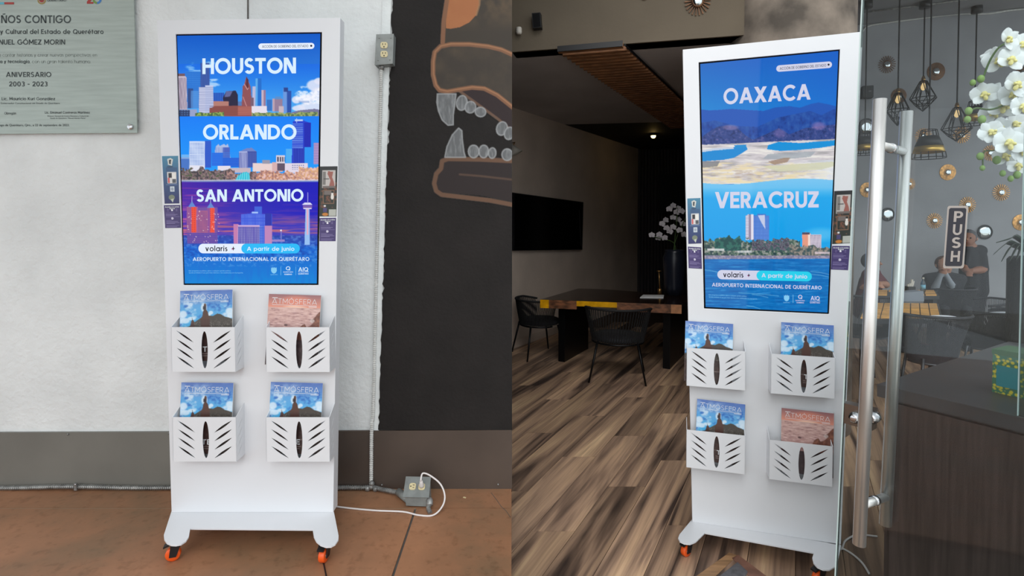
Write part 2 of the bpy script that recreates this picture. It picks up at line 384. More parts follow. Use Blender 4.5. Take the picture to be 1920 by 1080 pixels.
# ---- a geometric sans drawn from bars and arcs (cap height 1, stroke t)
def _glyph(ch, t):
    g = []                                   # list of polygons (convex quads)
    def bar(x0, y0, x1, y1): g.append([(x0, y0), (x1, y0), (x1, y1), (x0, y1)])
    def para(xb, xt, y0, y1, w): g.append([(xb, y0), (xb + w, y0), (xt + w, y1), (xt, y1)])
    def arc(cx, cy, rx, ry, a0, a1, n=None):
        n = n or max(4, int(abs(a1 - a0) / 15)); p = []
        for i in range(n + 1):
            q = math.radians(a0 + (a1 - a0) * i / n); c, s = math.cos(q), math.sin(q); p.append(((cx + rx * c, cy + ry * s), (cx + (rx - t) * c, cy + (ry - t) * s)))
        for a, b in zip(p[:-1], p[1:]): g.append([a[0], b[0], b[1], a[1]])
    d = t * 1.18; X = 0.72; r = X / 2 + 0.02
    if ch in 'ÁÉÍÓÚÑ' or ch in 'áéíóúñ':
        base = {'Á': 'A', 'É': 'E', 'Í': 'I', 'Ó': 'O', 'Ú': 'U', 'Ñ': 'N', 'á': 'a', 'é': 'e', 'í': 'ı', 'ó': 'o', 'ú': 'u', 'ñ': 'n'}[ch]; gg, w = _glyph(base, t); top = 1.06 if ch.isupper() else X + 0.07
        if ch in 'Ññ': gg = gg + [[(w / 2 - 0.18, top + .02), (w / 2 + 0.18, top + .06), (w / 2 + 0.18, top + .06 + t * .75), (w / 2 - 0.18, top + .02 + t * .75)]]
        else: gg = gg + [[(w / 2 - t * .5, top), (w / 2 + t * .4, top), (w / 2 + t * 1.3, top + 0.2), (w / 2 + t * .2, top + 0.2)]]
        return gg, w
    if ch == ' ': return [], 0.30
    W = 0.7
    if ch == 'A': W = 0.98; para(0, W / 2 - d / 2, 0, 1, d); para(W - d, W / 2 - d / 2, 0, 1, d); bar(0.22, 0.2, W - 0.22, 0.2 + t * .85)
    elif ch == 'B': W = .66; bar(0, 0, t, 1); [bar(t, y, .38, y + t) for y in (0, 0.5 - t / 2, 1 - t)]; arc(.36, .5 + .25 - t / 4, .26, .25 + t / 4, -90, 90); arc(.38, .25 + t / 4, .28, .25 + t / 4, -90, 90)
    elif ch == 'C': W = .92; arc(.52, .5, .52, .52, 42, 318)
    elif ch == 'D': W = .84; bar(0, 0, t, 1); bar(t, 0, .36, t); bar(t, 1 - t, .36, 1); arc(.34, .5, .50, .5, -90, 90)
    elif ch == 'E': W = .60; bar(0, 0, t, 1); bar(t, 0, W, t); bar(t, 1 - t, W, 1); bar(t, .5 - t / 2, W - .05, .5 + t / 2)
    elif ch == 'F': W = .58; bar(0, 0, t, 1); bar(t, 1 - t, W, 1); bar(t, .5 - t / 2, W - .05, .5 + t / 2)
    elif ch == 'G': W = 1.0; arc(.52, .5, .52, .52, 42, 350); bar(.56, .42, 1.0, .42 + t * .9)
    elif ch == 'H': W = .76; bar(0, 0, t, 1); bar(W - t, 0, W, 1); bar(t, .5 - t / 2, W - t, .5 + t / 2)
    elif ch == 'I': W = t; bar(0, 0, t, 1)
    elif ch == 'J': W = .46; bar(W - t, .26, W, 1); arc(.22, .26, .24, .27, 180, 360)
    elif ch == 'K': W = .72; bar(0, 0, t, 1); para(W - d * 1.2, t * .9, 0, .62, d * 1.15); para(t * .7, W - d * 1.25, .40, 1, d * 1.15)
    elif ch == 'L': W = .56; bar(0, 0, t, 1); bar(t, 0, W, t)
    elif ch == 'M': W = .96; bar(0, 0, t, 1); bar(W - t, 0, W, 1); para(W / 2 - d / 2, 0, .25, 1, d); para(W / 2 - d / 2, W - d, .25, 1, d)
    elif ch == 'N': W = .80; bar(0, 0, t, 1); bar(W - t, 0, W, 1); para(W - d * 1.12, 0, 0, 1, d * 1.12)
    elif ch == 'O': W = 1.04; arc(.52, .5, .52, .52, 0, 360)
    elif ch == 'P': W = .64; bar(0, 0, t, 1); bar(t, 1 - t, .36, 1); bar(t, .36, .36, .36 + t); arc(.34, .68, .30, .32, -90, 90)
    elif ch == 'Q': W = 1.04; arc(.52, .5, .52, .52, 0, 360); para(.86, .56, -.06, .34, d)
    elif ch == 'R': W = .68; bar(0, 0, t, 1); bar(t, 1 - t, .36, 1); bar(t, .36, .36, .36 + t); arc(.34, .68, .30, .32, -90, 90); para(W - d, .24, 0, .4, d)
    elif ch == 'S': W = .64; hh = .25 + t / 4; arc(.32, 1.01 - hh, .30, hh, 30, 270); arc(.32, -.01 + hh, .32, hh, -150, 90)
    elif ch == 'T': W = .70; bar(0, 1 - t, W, 1); bar(W / 2 - t / 2, 0, W / 2 + t / 2, 1 - t)
    elif ch == 'U': W = .74; bar(0, .36, t, 1); bar(W - t, .36, W, 1); arc(W / 2, .365, W / 2, .38, 180, 360)
    elif ch == 'V': W = .92; para(W / 2 - d / 2, 0, 0, 1, d); para(W / 2 - d / 2, W - d, 0, 1, d)
    elif ch == 'X': W = .90; para(0, W - d * 1.15, 0, 1, d * 1.15); para(W - d * 1.15, 0, 0, 1, d * 1.15)
    elif ch == 'Z': W = .68; bar(0, 0, W, t); bar(0, 1 - t, W, 1); para(0, W - d * 1.25, t * .8, 1 - t * .8, d * 1.25)
    elif ch == 'o': W = 2 * r; arc(r, X / 2, r, r, 0, 360)
    elif ch in 'adq': W = 2 * r; arc(r, X / 2, r, r, 0, 360); bar(W - t, -0.28 if ch == 'q' else 0, W, 1.04 if ch == 'd' else X)
    elif ch in 'pb': W = 2 * r; arc(r, X / 2, r, r, 0, 360); bar(0, -0.28 if ch == 'p' else 0, t, 1.04 if ch == 'b' else X)
    elif ch == 'g': W = 2 * r; arc(r, X / 2, r, r, 0, 360); bar(W - t, -.02, W, X); arc(r, -.02, r, .28, 180, 360)
    elif ch == 'c': W = 2 * r - .06; arc(r, X / 2, r, r, 40, 320)
    elif ch == 'e': W = 2 * r; arc(r, X / 2, r, r, 0, 315); bar(t * .5, X / 2 - t * .42, W - t * .3, X / 2 + t * .42)
    elif ch in 'nh': W = .60; bar(0, 0, t, X if ch == 'n' else 1.04); arc(W / 2, X - .30, W / 2, .32, 0, 180); bar(W - t, 0, W, X - .29)
    elif ch == 'm': W = .96; bar(0, 0, t, X); [(arc(c, X - .26, .26 + t / 4, .28, 0, 180)) for c in (.26, .70)]; bar(.48 - t / 2, 0, .48 + t / 2, X - .25); bar(W - t, 0, W, X - .25)
    elif ch == 'u': W = .60; bar(0, .29, t, X); arc(W / 2, .30, W / 2, .32, 180, 360); bar(W - t, 0, W, X)
    elif ch == 'r': W = .38; bar(0, 0, t, X); arc(.34, X - .32, .34, .34, 80, 180)
    elif ch in 'iıj':
        W = t; bar(0, -.28 if ch == 'j' else 0, t, X)
        if ch != 'ı': bar(-t * .05, X + .10, t * 1.05, X + .10 + t * 1.05)
        if ch == 'j': bar(-t * .9, -.28, 0, -.28 + t * .8)
    elif ch == 'l': W = t; bar(0, 0, t, 1.04)
    elif ch == 't': W = .38; bar(.08, 0, .08 + t, .94); bar(0, X - t, W, X)
    elif ch == 'f': W = .36; bar(.08, 0, .08 + t, .84); bar(0, X - t, W, X); arc(.30, .80, .22, .24, 90, 180)
    elif ch == 's': W = .48; hh = X / 4 + t / 4; arc(.24, X + .01 - hh, .22, hh, 30, 270); arc(.24, -.01 + hh, .24, hh, -150, 90)
    elif ch == 'v': W = .68; para(W / 2 - d / 2, 0, 0, X, d); para(W / 2 - d / 2, W - d, 0, X, d)
    elif ch == 'y': W = .66; para(W / 2 - d / 2, 0, 0, X, d); para(W / 2 - d * .5 - .14, W - d, -.28, X, d)
    elif ch == 'x': W = .62; para(0, W - d, 0, X, d); para(W - d, 0, 0, X, d)
    elif ch == 'z': W = .54; bar(0, 0, W, t); bar(0, X - t, W, X); para(0, W - d * 1.2, t * .8, X - t * .8, d * 1.2)
    elif ch == '0': W = .68; arc(.34, .5, .34, .52, 0, 360)
    elif ch == '2': W = .60; arc(.30, .70, .30, .32, -20, 170); bar(0, 0, W, t); para(0, W - d * 1.3, t * .8, .60, d * 1.3)
    elif ch == '3': W = .62; hh = .25 + t / 4; arc(.31, 1.01 - hh, .28, hh, -90, 150); arc(.31, -.01 + hh, .31, hh, -150, 90)
    elif ch == '-': W = .36; bar(0, .36, W, .36 + t)
    elif ch in '.,': W = t * 1.1; bar(0, 0 if ch == '.' else -.12, t * 1.1, t * 1.1)
    return g, W
_gc = {}
def geo_text(s, t, track=None):
    k = (s, t, track)
    if k not in _gc:
        v = []; f = []; x = 0.0; tr = 0.10 if track is None else track
        for ch in s:
            gl, w = _glyph(ch, t)
            for q in gl:
                a = sum(q[i][0] * q[(i + 1) % 4][1] - q[(i + 1) % 4][0] * q[i][1] for i in range(4)); q = q if a > 0 else q[::-1]
                n = len(v); v += [(px + x, py) for px, py in q]; f.append((n, n + 1, n + 2, n + 3))
            x += w + tr
        _gc[k] = (np.array(v), f)
    return _gc[k]
def put_geo(name, s, p0, p1, cap, mapper, mat, parent, t=0.2, up=(0, -1), track=None):
    v, f = geo_text(s, t, track); x0, x1 = v[:, 0].min(), v[:, 0].max(); p0 = np.array(p0, float); p1 = np.array(p1, float); pts = []
    for x, y in v:
        q = p0 + (p1 - p0) * ((x - x0) / (x1 - x0)) + np.array(up) * y * cap; pts.append(mapper(q[0], q[1]))
    return part(name, (pts, f), mat, parent)
# ================================================================== THE SETTING
def struct(name, g, mat, parent=None, sm=False):
    o = part(name, g, mat, parent, sm)
    if parent is None: o['kind'] = 'structure'
    return o
YW = 2.39                      # face of the wall behind the left kiosk
def wl(px, py, off=0.0): return at_y(px, py, YW - off)
# ---- left: plaster wall, its pale corner strip, the black painted stretch
def lean_x(y, xt, xb, yb=806.0): return xt + (xb - xt) * y / yb
WT = 4.0
g = G().box((-4.2, YW, ZL - 0.02), (-0.52, YW + 0.16, WT)); wall_left = struct('wall_left', g.get(), M['plaster'])
# narrow plaster strip beside the black paint (slightly proud) and the panel joint above the kiosk
p = [wl(724, -260), wl(742, -260), wl(711, 806), wl(698, 806)]
part('corner_strip', G().slab(p, (0, -0.006, 0)).get(), M['plaster_pale'], wall_left)
p = [wl(464, -260), wl(466.5, -260), wl(466.5, 60), wl(464, 60)]
part('panel_joint', G().slab(p, (0, -0.003, 0)).get(), M['joint'], wall_left)
# black wall, ragged painted edge
random.seed(3)
edge = []
y = -260.0
while y < 806:
    x = lean_x(y, 735.5, 709) + random.uniform(-1.4, 1.4) + (random.uniform(1, 3) if random.random() < 0.12 else 0); edge.append((x, y)); y += random.uniform(4, 11)
edge.append((709, 806))
vs = [wl(a, b, 0.010) for a, b in edge] ; n = len(vs)
vs2 = [Vector((0.0, YW - 0.010, p.z)) for p in vs]
fs = [(i, i + 1, n + i + 1, n + i) for i in range(n - 1)]
back = [(i + 2 * n) for i in range(0)]
vb = [v + Vector((0, 0.17, 0)) for v in vs + vs2]
allv = vs + vs2 + vb
fs += [tuple(2 * n + k for k in q[::-1]) for q in fs]
fs += [(n + i, n + i + 1, 3 * n + i + 1, 3 * n + i) for i in range(n - 1)] + [(i + 1, i, 2 * n + i, 2 * n + i + 1) for i in range(n - 1)]
wall_center = struct('wall_center', (allv, fs), M['blackwall'])
struct('wall_divider', G().box((-0.16, YW + 0.17, -0.05), (-0.002, 6.4, WT)).get(), M['blackwall'])
# lower stretch of wall behind the skirting
zt = wl(0, 808).z
part('wall_foot', G().box((-0.53, YW, ZL - 0.02), (0, YW + 0.16, zt + 0.01)).get(), M['blackwall'], wall_center)
# metal skirting, its lit left and shaded right put into the colour
def skirt(name, x0, x1, mat, yt0, yt1):
    a = [wl(x0, 920, 0.006), wl(x1, 919, 0.006), wl(x1, yt1, 0.006), wl(x0, yt0, 0.006)]
    a = [Vector((q.x, YW, q.z)) for q in a]; a[0].z = a[1].z = ZL
    if x1 == 960: a[1].x = a[2].x = 0.0
    return struct(name, G().slab(a, (0, -0.012, 0)).get(), mat)
bl = skirt('baseboard_left', -700, 470, M['kick_lit'], 813, 808.5)
bc = skirt('baseboard_center', 471, 960, M['kick_shaded'], 808.5, 805.5)
for par, pts in ((bl, [(128, 814), (317, 812)]), (bc, [(716, 909), (934, 908)])):
    for (a, b) in pts:
        c = wl(a, b, 0.012); part('screw', G().lathe([(0.0045, 0), (0.004, 0.004), (0.001, 0.006)], c, 10, (0, -1, 0)).get(), M['galv'], par, True)
struct('ceiling', G().slab([Vector((-6.5, YW, 3.45)), Vector((-6.5, -2.2, 3.45)), Vector((-1.5, -2.2, 3.45)), Vector((-0.17, YW, 3.45))], (0, 0, 0.15)).get(), M['plaster'])  # unseen roof, added and slanted to shade the left half
# ---- left concrete floor: slabs with recessed joints
def slab(name, x0, x1, y0, y1, parent, mat):
    return part(name, G().box((x0, y0, ZL - 0.03), (x1, y1, ZL)).get(), mat, parent)
fl = struct('floor', G().box((-4.6, -3.5, -0.02), (-0.002, YW + 0.16, ZL - 0.006)).get(), M['joint'])
yj = at_z(480, 953, ZL).y; xj = -0.4055
slab('slab', -4.6, -0.002, yj + 0.003, YW, fl, M['concrete'])
slab('slab', -4.6, xj - 0.0045, -3.5, yj - 0.002, fl, M['concrete'])
slab('slab', xj + 0.0045, -0.002, -3.5, yj - 0.002, fl, M['concrete'])
part('joint_strip', G().box((-4.6, yj - 0.0015, ZL - 0.02), (xj, yj + 0.0025, ZL - 0.0015)).get(), M['joint_pale'], fl)
# crack at the right of the concrete
cr = [at_z(a, b, ZL + 0.0006) for a, b in ((921, 924), (931, 937), (940, 950), (949, 958), (957, 970))]
part('crack', G().tube(cr, 0.0012, 4).get(), M['joint'], fl)

# ---- right: wooden floor of single planks (ends cut parallel to the threshold)
def wood_floor_mat():
    m, nt, b = newmat('floor_planks'); b.inputs['Roughness'].default_value = 0.42; b.inputs['Specular IOR Level'].default_value = 0.45
    tc = nt.nodes.new('ShaderNodeTexCoord'); oi = nt.nodes.new('ShaderNodeObjectInfo')
    rot = nt.nodes.new('ShaderNodeMapping'); rot.inputs['Rotation'].default_value = (0, 0, math.atan(0.54))
    nt.links.new(tc.outputs['Object'], rot.inputs[0])
    ad = nt.nodes.new('ShaderNodeVectorMath'); ad.operation = 'ADD'
    cb = nt.nodes.new('ShaderNodeCombineXYZ'); mu = nt.nodes.new('ShaderNodeMath'); mu.operation = 'MULTIPLY'; mu.inputs[1].default_value = 37.0
    nt.links.new(oi.outputs['Random'], mu.inputs[0]); nt.links.new(mu.outputs[0], cb.inputs[0]); nt.links.new(mu.outputs[0], cb.inputs[1]); nt.links.new(mu.outputs[0], cb.inputs[2])
    nt.links.new(rot.outputs[0], ad.inputs[0]); nt.links.new(cb.outputs[0], ad.inputs[1])
    mp = nt.nodes.new('ShaderNodeMapping'); mp.inputs['Scale'].default_value = (9.0, 0.55, 1); nt.links.new(ad.outputs[0], mp.inputs[0])
    n = nt.nodes.new('ShaderNodeTexNoise'); n.inputs['Scale'].default_value = 1.0; n.inputs['Detail'].default_value = 3.5; n.inputs['Distortion'].default_value = 1.3
    nt.links.new(mp.outputs[0], n.inputs['Vector'])
    r = nt.nodes.new('ShaderNodeValToRGB'); e = r.color_ramp.elements
    e[0].position = 0.30; e[0].color = L4((70, 54, 46)); e[1].position = 0.74; e[1].color = L4((226, 184, 132))
    for p_, c_ in ((0.42, (140, 108, 84)), (0.50, (172, 134, 102)), (0.60, (192, 150, 110))): q = e.new(p_); q.color = L4(c_)
    nt.links.new(n.outputs['Fac'], r.inputs[0])
    mp2 = nt.nodes.new('ShaderNodeMapping'); mp2.inputs['Scale'].default_value = (120.0, 2.5, 1); nt.links.new(ad.outputs[0], mp2.inputs[0])
    n2 = nt.nodes.new('ShaderNodeTexNoise'); n2.inputs['Scale'].default_value = 1.0; n2.inputs['Detail'].default_value = 2; nt.links.new(mp2.outputs[0], n2.inputs['Vector'])
    r2 = nt.nodes.new('ShaderNodeValToRGB'); r2.color_ramp.elements[0].color = (0.74, 0.74, 0.74, 1); r2.color_ramp.elements[0].position = 0.3; r2.color_ramp.elements[1].position = 0.6
    r2.color_ramp.elements[1].color = (1, 1, 1, 1); nt.links.new(n2.outputs['Fac'], r2.inputs[0])
    mx = nt.nodes.new('ShaderNodeMix'); mx.data_type = 'RGBA'; mx.blend_type = 'MULTIPLY'; mx.inputs[0].default_value = 1
    nt.links.new(r.outputs[0], mx.inputs[6]); nt.links.new(r2.outputs[0], mx.inputs[7])
    hs = nt.nodes.new('ShaderNodeHueSaturation'); hs.inputs['Saturation'].default_value = 0.84
    mr = nt.nodes.new('ShaderNodeMapRange'); mr.inputs[3].default_value = 0.80; mr.inputs[4].default_value = 1.28
    nt.links.new(oi.outputs['Random'], mr.inputs[0]); nt.links.new(mr.outputs[0], hs.inputs['Value']); nt.links.new(mx.outputs[2], hs.inputs['Color'])
    nt.links.new(hs.outputs[0], b.inputs['Base Color'])
    return m
M['planks'] = wood_floor_mat()
M['floor_base'] = pbr('floor_underlay', (60, 46, 38), 0.6, var=0.3, vscale=6, stretch=(6, 1, 1))
wf = struct('floor', G().box((-0.001, -3.5, -0.06), (9.5, 10.5, -0.006)).get(), M['floor_base'])
struct('bounce_pavement', G().box((-14, -16, -0.08), (16, -3.5, -0.02)).get(), pbr('pale_bounce_pavement', (200, 196, 188), 0.9, var=0.06, vscale=3))  # unseen pale ground, added to bounce light into the rooms
part('bounce_slab', G().box((-0.001, -3.5, -0.006), (9.5, 0.42, 0.0)).get(), pbr('pale_bounce_slab', (200, 196, 188), 0.9, var=0.06, vscale=3), wf)  # unseen pale slab over the floor, added to bounce light indoors
SK, PWD, PLN, PST = 0.54, 0.205, 1.11, 0.37
def plank_mesh(w, ln):
    gp = 0.0016; pr = []
    for (a, b) in ((gp, gp), (w - gp, gp), (w - gp, ln - gp), (gp, ln - gp)): pr.append(Vector((a + SK * b, b, 0)))
    return mesh_of('plank', *G().slab([p - Vector((0, 0, 0.008)) for p in pr], (0, 0, 0.008)).get(), M['planks'])
pm = plank_mesh(PWD, PLN)
cnt = 0
for i in range(-34, 44):
    off = (i % 3) * PST + 0.11 + (0.05 if i % 2 else 0)
    for j in range(-3, 8):
        y0 = -1.0 + j * PLN + off; x0 = i * PWD + SK * y0
        vis = False; allneg = True
        for a in (0.0, 0.5, 1.0):
            for b in (0.0, 0.25, 0.5, 0.75, 1.0):
                X = x0 + PWD * a + SK * PLN * b; Y = y0 + PLN * b
                if X > 0.02: allneg = False
                q = proj((X, Y, 0)) if Y > 0.6 else None
                if q and 962 < q[0] < 1920 and q[1] < 1080 and X > 0.02 and Y < 6.6 and not (q[0] > 1650 and q[1] > 760): vis = True
                # floor at the threshold that the glass door mirrors
                if 0.42 < Y <= 1.5 and 0.02 < X < 0.95: vis = True
        if vis and not allneg and y0 > 0.43:
            o = bpy.data.objects.new('plank', pm); COL.objects.link(o); o.parent = wf
            o.matrix_basis = MW[wf.name].inverted() @ Matrix.Translation((x0, y0, 0)); MW[o.name] = MW[wf.name] @ o.matrix_basis; cnt += 1
# floor inlay in front of the doorway kiosk
M['inlay'] = pbr('inlay_wood', (150, 116, 84), 0.5, var=0.2, vscale=8, stretch=(1, 9, 1)); M['inlay_red'] = pbr('inlay_wood_red', (128, 92, 78), 0.5, var=0.15, vscale=12)
M['plate'] = pbr('floor_plate', (112, 112, 116), 0.45, metal=0.4, var=0.12, vscale=40)
def flat(name, px, mat, z=0.0025, parent=None):
    pts = [at_z(a, b, 0.0) for a, b in px]; return part(name, G().slab(pts, (0, 0, z)).get(), mat, parent)
flat('inlay_board', [(1367, 1037), (1383, 1042), (1330, 1092), (1290, 1092)], M['inlay'], 0.0018, wf)
flat('inlay_board', [(1384, 1041), (1372, 1047), (1415, 1092), (1452, 1092)], M['inlay_red'], 0.0018, wf)
flat('floor_plate', [(1383, 1055), (1402, 1073), (1392, 1092), (1335, 1092)], M['plate'], 0.003, wf)

# ---- dark dining room behind the doorway
M['taupe'] = pbr('taupe_wall', (208, 190, 174), 0.85, var=0.04, vscale=2, bump=0.15, bscale=40)
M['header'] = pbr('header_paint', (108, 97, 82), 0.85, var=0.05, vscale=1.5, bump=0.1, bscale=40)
M['ceil_grey'] = pbr('ceiling_grey', (200, 194, 192), 0.85, var=0.03, vscale=2)
M['black_paint'] = pbr('black_paint', (20, 20, 22), 0.7, var=0.1, vscale=4)
M['slat_dark'] = pbr('dark_slat', (54, 48, 46), 0.6, var=0.15, vscale=8, stretch=(6, 6, 0.4))
M['slat_wood'] = pbr('ceiling_slat_wood', (150, 102, 66), 0.55, var=0.18, vscale=6, stretch=(0.6, 8, 8))
M['pillar'] = pbr('pillar_cement', (118, 108, 98), 0.9, vscale=4.5, var=0.28, bump=0.3, bscale=30, detail=7)
M['grey_wall'] = pbr('grey_cement_wall', (160, 161, 166), 0.75, var=0.05, vscale=1.6, bump=0.1, bscale=30)
M['up_ceiling'] = pbr('upper_ceiling', (150, 150, 152), 0.85, var=0.05, vscale=2)
ZC = 2.73; ZU = 4.2
A0 = Vector((-0.02, 6.0, 0)); dT = Vector((0.66, 1.0, 0)).normalized(); nT = Vector((dT.y, -dT.x, 0))
A1 = A0 + dT * 4.05
def wallseg(name, a, b, z0, z1, th, mat):
    d = (b - a).normalized(); n = Vector((d.y, -d.x, 0)) * th
    return struct(name, G().hexa([a + Vector((0, 0, z0)), b + Vector((0, 0, z0)), b - n + Vector((0, 0, z0)), a - n + Vector((0, 0, z0))],
                                 [a + Vector((0, 0, z1)), b + Vector((0, 0, z1)), b - n + Vector((0, 0, z1)), a - n + Vector((0, 0, z1))]).get(), mat)
wall_far_left = wallseg('wall_far_left', A0, A1, 0, ZC + 0.1, 0.12, M['taupe'])
part('skirting', G().hexa(*[[q + Vector((0, 0, z)) for q in (A0 + dT * 0.03, A1, A1 + nT * 0.012, A0 + dT * 0.03 + nT * 0.012)] for z in (0, 0.09)]).get(), M['taupe'], wall_far_left)
YB = A1.y
wall_back = wallseg('wall_back', Vector((A1.x - 0.1, YB, 0)), Vector((4.6, YB, 0)), 0, ZC + 0.1, 0.12, M['black_paint'])
for k in range(24):
    x = (1196 - 960) / F * YB + k * 0.056
    part('slat', G().box((x, YB - 0.03, 0.02), (x + 0.026, YB - 0.001, ZC - 0.02)).get(), M['slat_dark'], wall_back)
# header above the opening, its edge lines up with the lower ceiling
H0 = Vector((0.0, 4.09, 0)); H1 = Vector((1.62, 3.72, 0)); hd = (H1 - H0).normalized(); hn = Vector((hd.y, -hd.x, 0))
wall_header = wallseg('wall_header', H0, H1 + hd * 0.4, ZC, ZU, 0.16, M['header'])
bdir = Vector((0.60, 1.0, 0)).normalized()
c0, c1 = H0 + Vector((0, 0.02, ZC)), H1 + hd * 0.3 + Vector((0, 0.02, ZC))
k0 = A0 + dT * 1.30; m0 = Vector((k0.x, k0.y, ZC)); m1 = Vector((3.2, 6.75, ZC))
struct('ceiling', G().slab([c0, c1, m1, m0, Vector((-0.02, 6.0, ZC))], (0, 0, 0.05)).get(), M['ceil_grey'])
struct('ceiling', G().slab([m0, m1, Vector((4.6, YB, ZC)), Vector((A1.x, YB, ZC))], (0, 0, 0.05)).get(), M['black_paint'])
# wooden slats under the ceiling
ws = empty('slatted_ceiling_panel', (0.7, 4.2, ZC - 0.05)); tag(ws, 'brown wooden slat panel fixed under the grey ceiling', 'ceiling panel')
s0 = at_z(1045, 90, ZC - 0.01); s1 = at_z(1167, 79.5, ZC - 0.01); pdl = Vector((0.56, 1.0, 0)).normalized()
wdir = (s1 - s0); wlen = wdir.length; wdir.normalize()
part('header_strip', G().obox((s0 + s1) / 2 + Vector((0, -0.012, -0.012)), wdir, wdir.cross(Vector((0, 0, 1))), (0, 0, 1), wlen / 2, 0.006, 0.02).get(), M['black_plastic'], ws)
for k in range(44):
    a = s0 + pdl * (0.02 + k * 0.084); b = s1 + pdl * (0.02 + k * 0.084)
    part('slat', G().obox((a + b) / 2 + Vector((0, 0, -0.016)), wdir, wdir.cross(Vector((0, 0, 1))), (0, 0, 1), wlen / 2, 0.019, 0.016).get(), M['slat_wood'], ws)
b0, b1 = s1 + pdl * 0.02, s1 + pdl * 3.7
part('edge_rail', G().tube([b0 + wdir * 0.012 + Vector((0, 0, -0.012)), b1 + wdir * 0.012 + Vector((0, 0, -0.012))], 0.01, 4).get(), M['black_plastic'], ws)
# pillar behind the doorway kiosk
pc = Vector((0.516 * 3.86, 3.86, 0)); pr_ = 0.41
struct('pillar', G().lathe([(pr_, 0), (pr_, ZU)], pc, 40).get(), M['pillar'], sm=True)
# unseen wall added to keep the dark room dark (behind kiosk and pillar)
wallseg('wall_blocker', Vector((2.05, 4.2, 0)), Vector((4.55, YB, 0)), 0, ZU, 0.1, M['black_paint'])
# bright dining room: grey rear wall, ceiling
W0 = Vector((4.99, 7.5, 0)); wdr = Vector((1.66, -0.57, 0)).normalized(); wn = Vector((wdr.y, -wdr.x, 0))
wall_right = wallseg('wall_right', W0 - wdr * 1.6, W0 + wdr * 4.4, 0, ZU + 0.1, 0.15, M['grey_wall'])
struct('ceiling', G().slab([Vector((0.0, 2.5, ZU)), Vector((9.5, 2.5, ZU)), Vector((9.5, 10, ZU)), Vector((0.0, 10, ZU))], (0, 0, 0.15)).get(), M['up_ceiling'])
def onwall(px, py, off=0.0): return at_plane(px, py, W0 + wn * off, wn)
# conduit lines under the ceiling and along the wall top
cz = [at_z(a, b, ZU - 0.02) for a, b in ((1618, 23), (1700, 14), (1800, 1), (1860, -8))]
tag(part('ceiling_conduit', G().tube(cz, 0.012, 6).get(), M['galv'], None, True), 'thin grey conduit running along the ceiling over the pendant lamps', 'conduit')
cw = [onwall(a, b, 0.02) for a, b in ((1618, 58), (1632, 48), (1700, 38), (1790, 27), (1850, 26), (1890, 20), (1925, 17))]
tag(part('wall_cable', G().tube(spline(cw, 5), 0.012, 6).get(), M['galv_white'], None, True), 'pale cable running along the top of the grey wall', 'cable')
# ---- glass door, swung open
M['glass'] = glass_mat('door_glass', (246, 250, 250), 0.8)
M['glass_edge'] = pbr('glass_edge', (196, 214, 212), 0.15, spec=0.6)
DE = Vector((0.590, -0.807, 0)); DN = Vector((-0.807, -0.590, 0))
D0 = Vector((0.968, 1.352, 0))
zdir = (at_y(1610, 1022, 1.3) - at_y(1650, 185, 1.3)).normalized() * -1        # the leaf hangs slightly out of plumb
def dpt(s, z): return D0 + DE * s + zdir * ((z - 1.2) / zdir.z) + Vector((0, 0, 1.2))
door = empty('door_1', dpt(-0.1, 0.0)); tag(door, kind='structure')
door['label'] = 'open frameless glass door with steel pull bars'
q = [dpt(-0.098, 0.012), dpt(0.85, 0.012), dpt(0.85, 2.6), dpt(-0.098, 2.6)]
part('glass_pane', G().slab(q, DN * 0.010).get(), M['glass'], door)
part('glass_edge', G().slab([dpt(-0.1015, 0.012), dpt(-0.098, 0.012), dpt(-0.098, 2.6), dpt(-0.1015, 2.6)], DN * 0.010).get(), M['glass_edge'], door)
h1 = [at_y(1650, 186, 1.30), at_y(1611, 1021, 1.30)]; h2 = [at_y(1700, 209, 1.404), at_y(1660, 984, 1.404)]
for hh, rr in ((h1, 0.0146), (h2, 0.0144)):
    part('pull_bar', G().tube(hh, rr, 24).get(), M['steel'], door, True)
def onbar(h, py):
    a, b = proj(h[0])[1], proj(h[1])[1]; t = (py - a) / (b - a); return h[0] + (h[1] - h[0]) * t
for ya, yb in ((270, 283), (946, 930)):
    a, b = onbar(h1, ya), onbar(h2, yb)
    so = part('standoff', G().tube([a, b], 0.0105, 16).get(), M['steel'], door, True)
    c = (a + b) / 2; d = (b - a).normalized(); part('collar', G().tube([c - d * 0.008, c + d * 0.008], 0.0125, 16).get(), M['chrome'], so, True)
# lock at the leaf's free edge
lk = at_plane(1611, 779, D0, DN); M['lock'] = pbr('lock_steel', (128, 112, 102), 0.25, metal=0.9)
lo = part('lock_case', G().obox(lk + DN * -0.002, DE, DN, zdir, 0.036, 0.016, 0.027).get(), M['lock'], door)
for px_ in (1604, 1637):
    c = at_plane(px_, 783, D0 + DN * 0.02, DN); part('lock_knob', G().lathe([(0.015, -0.012), (0.015, 0.004), (0.011, 0.007), (0.011, 0.014), (0.006, 0.016)], c, 20, DN).get(), M['chrome'], lo, True)
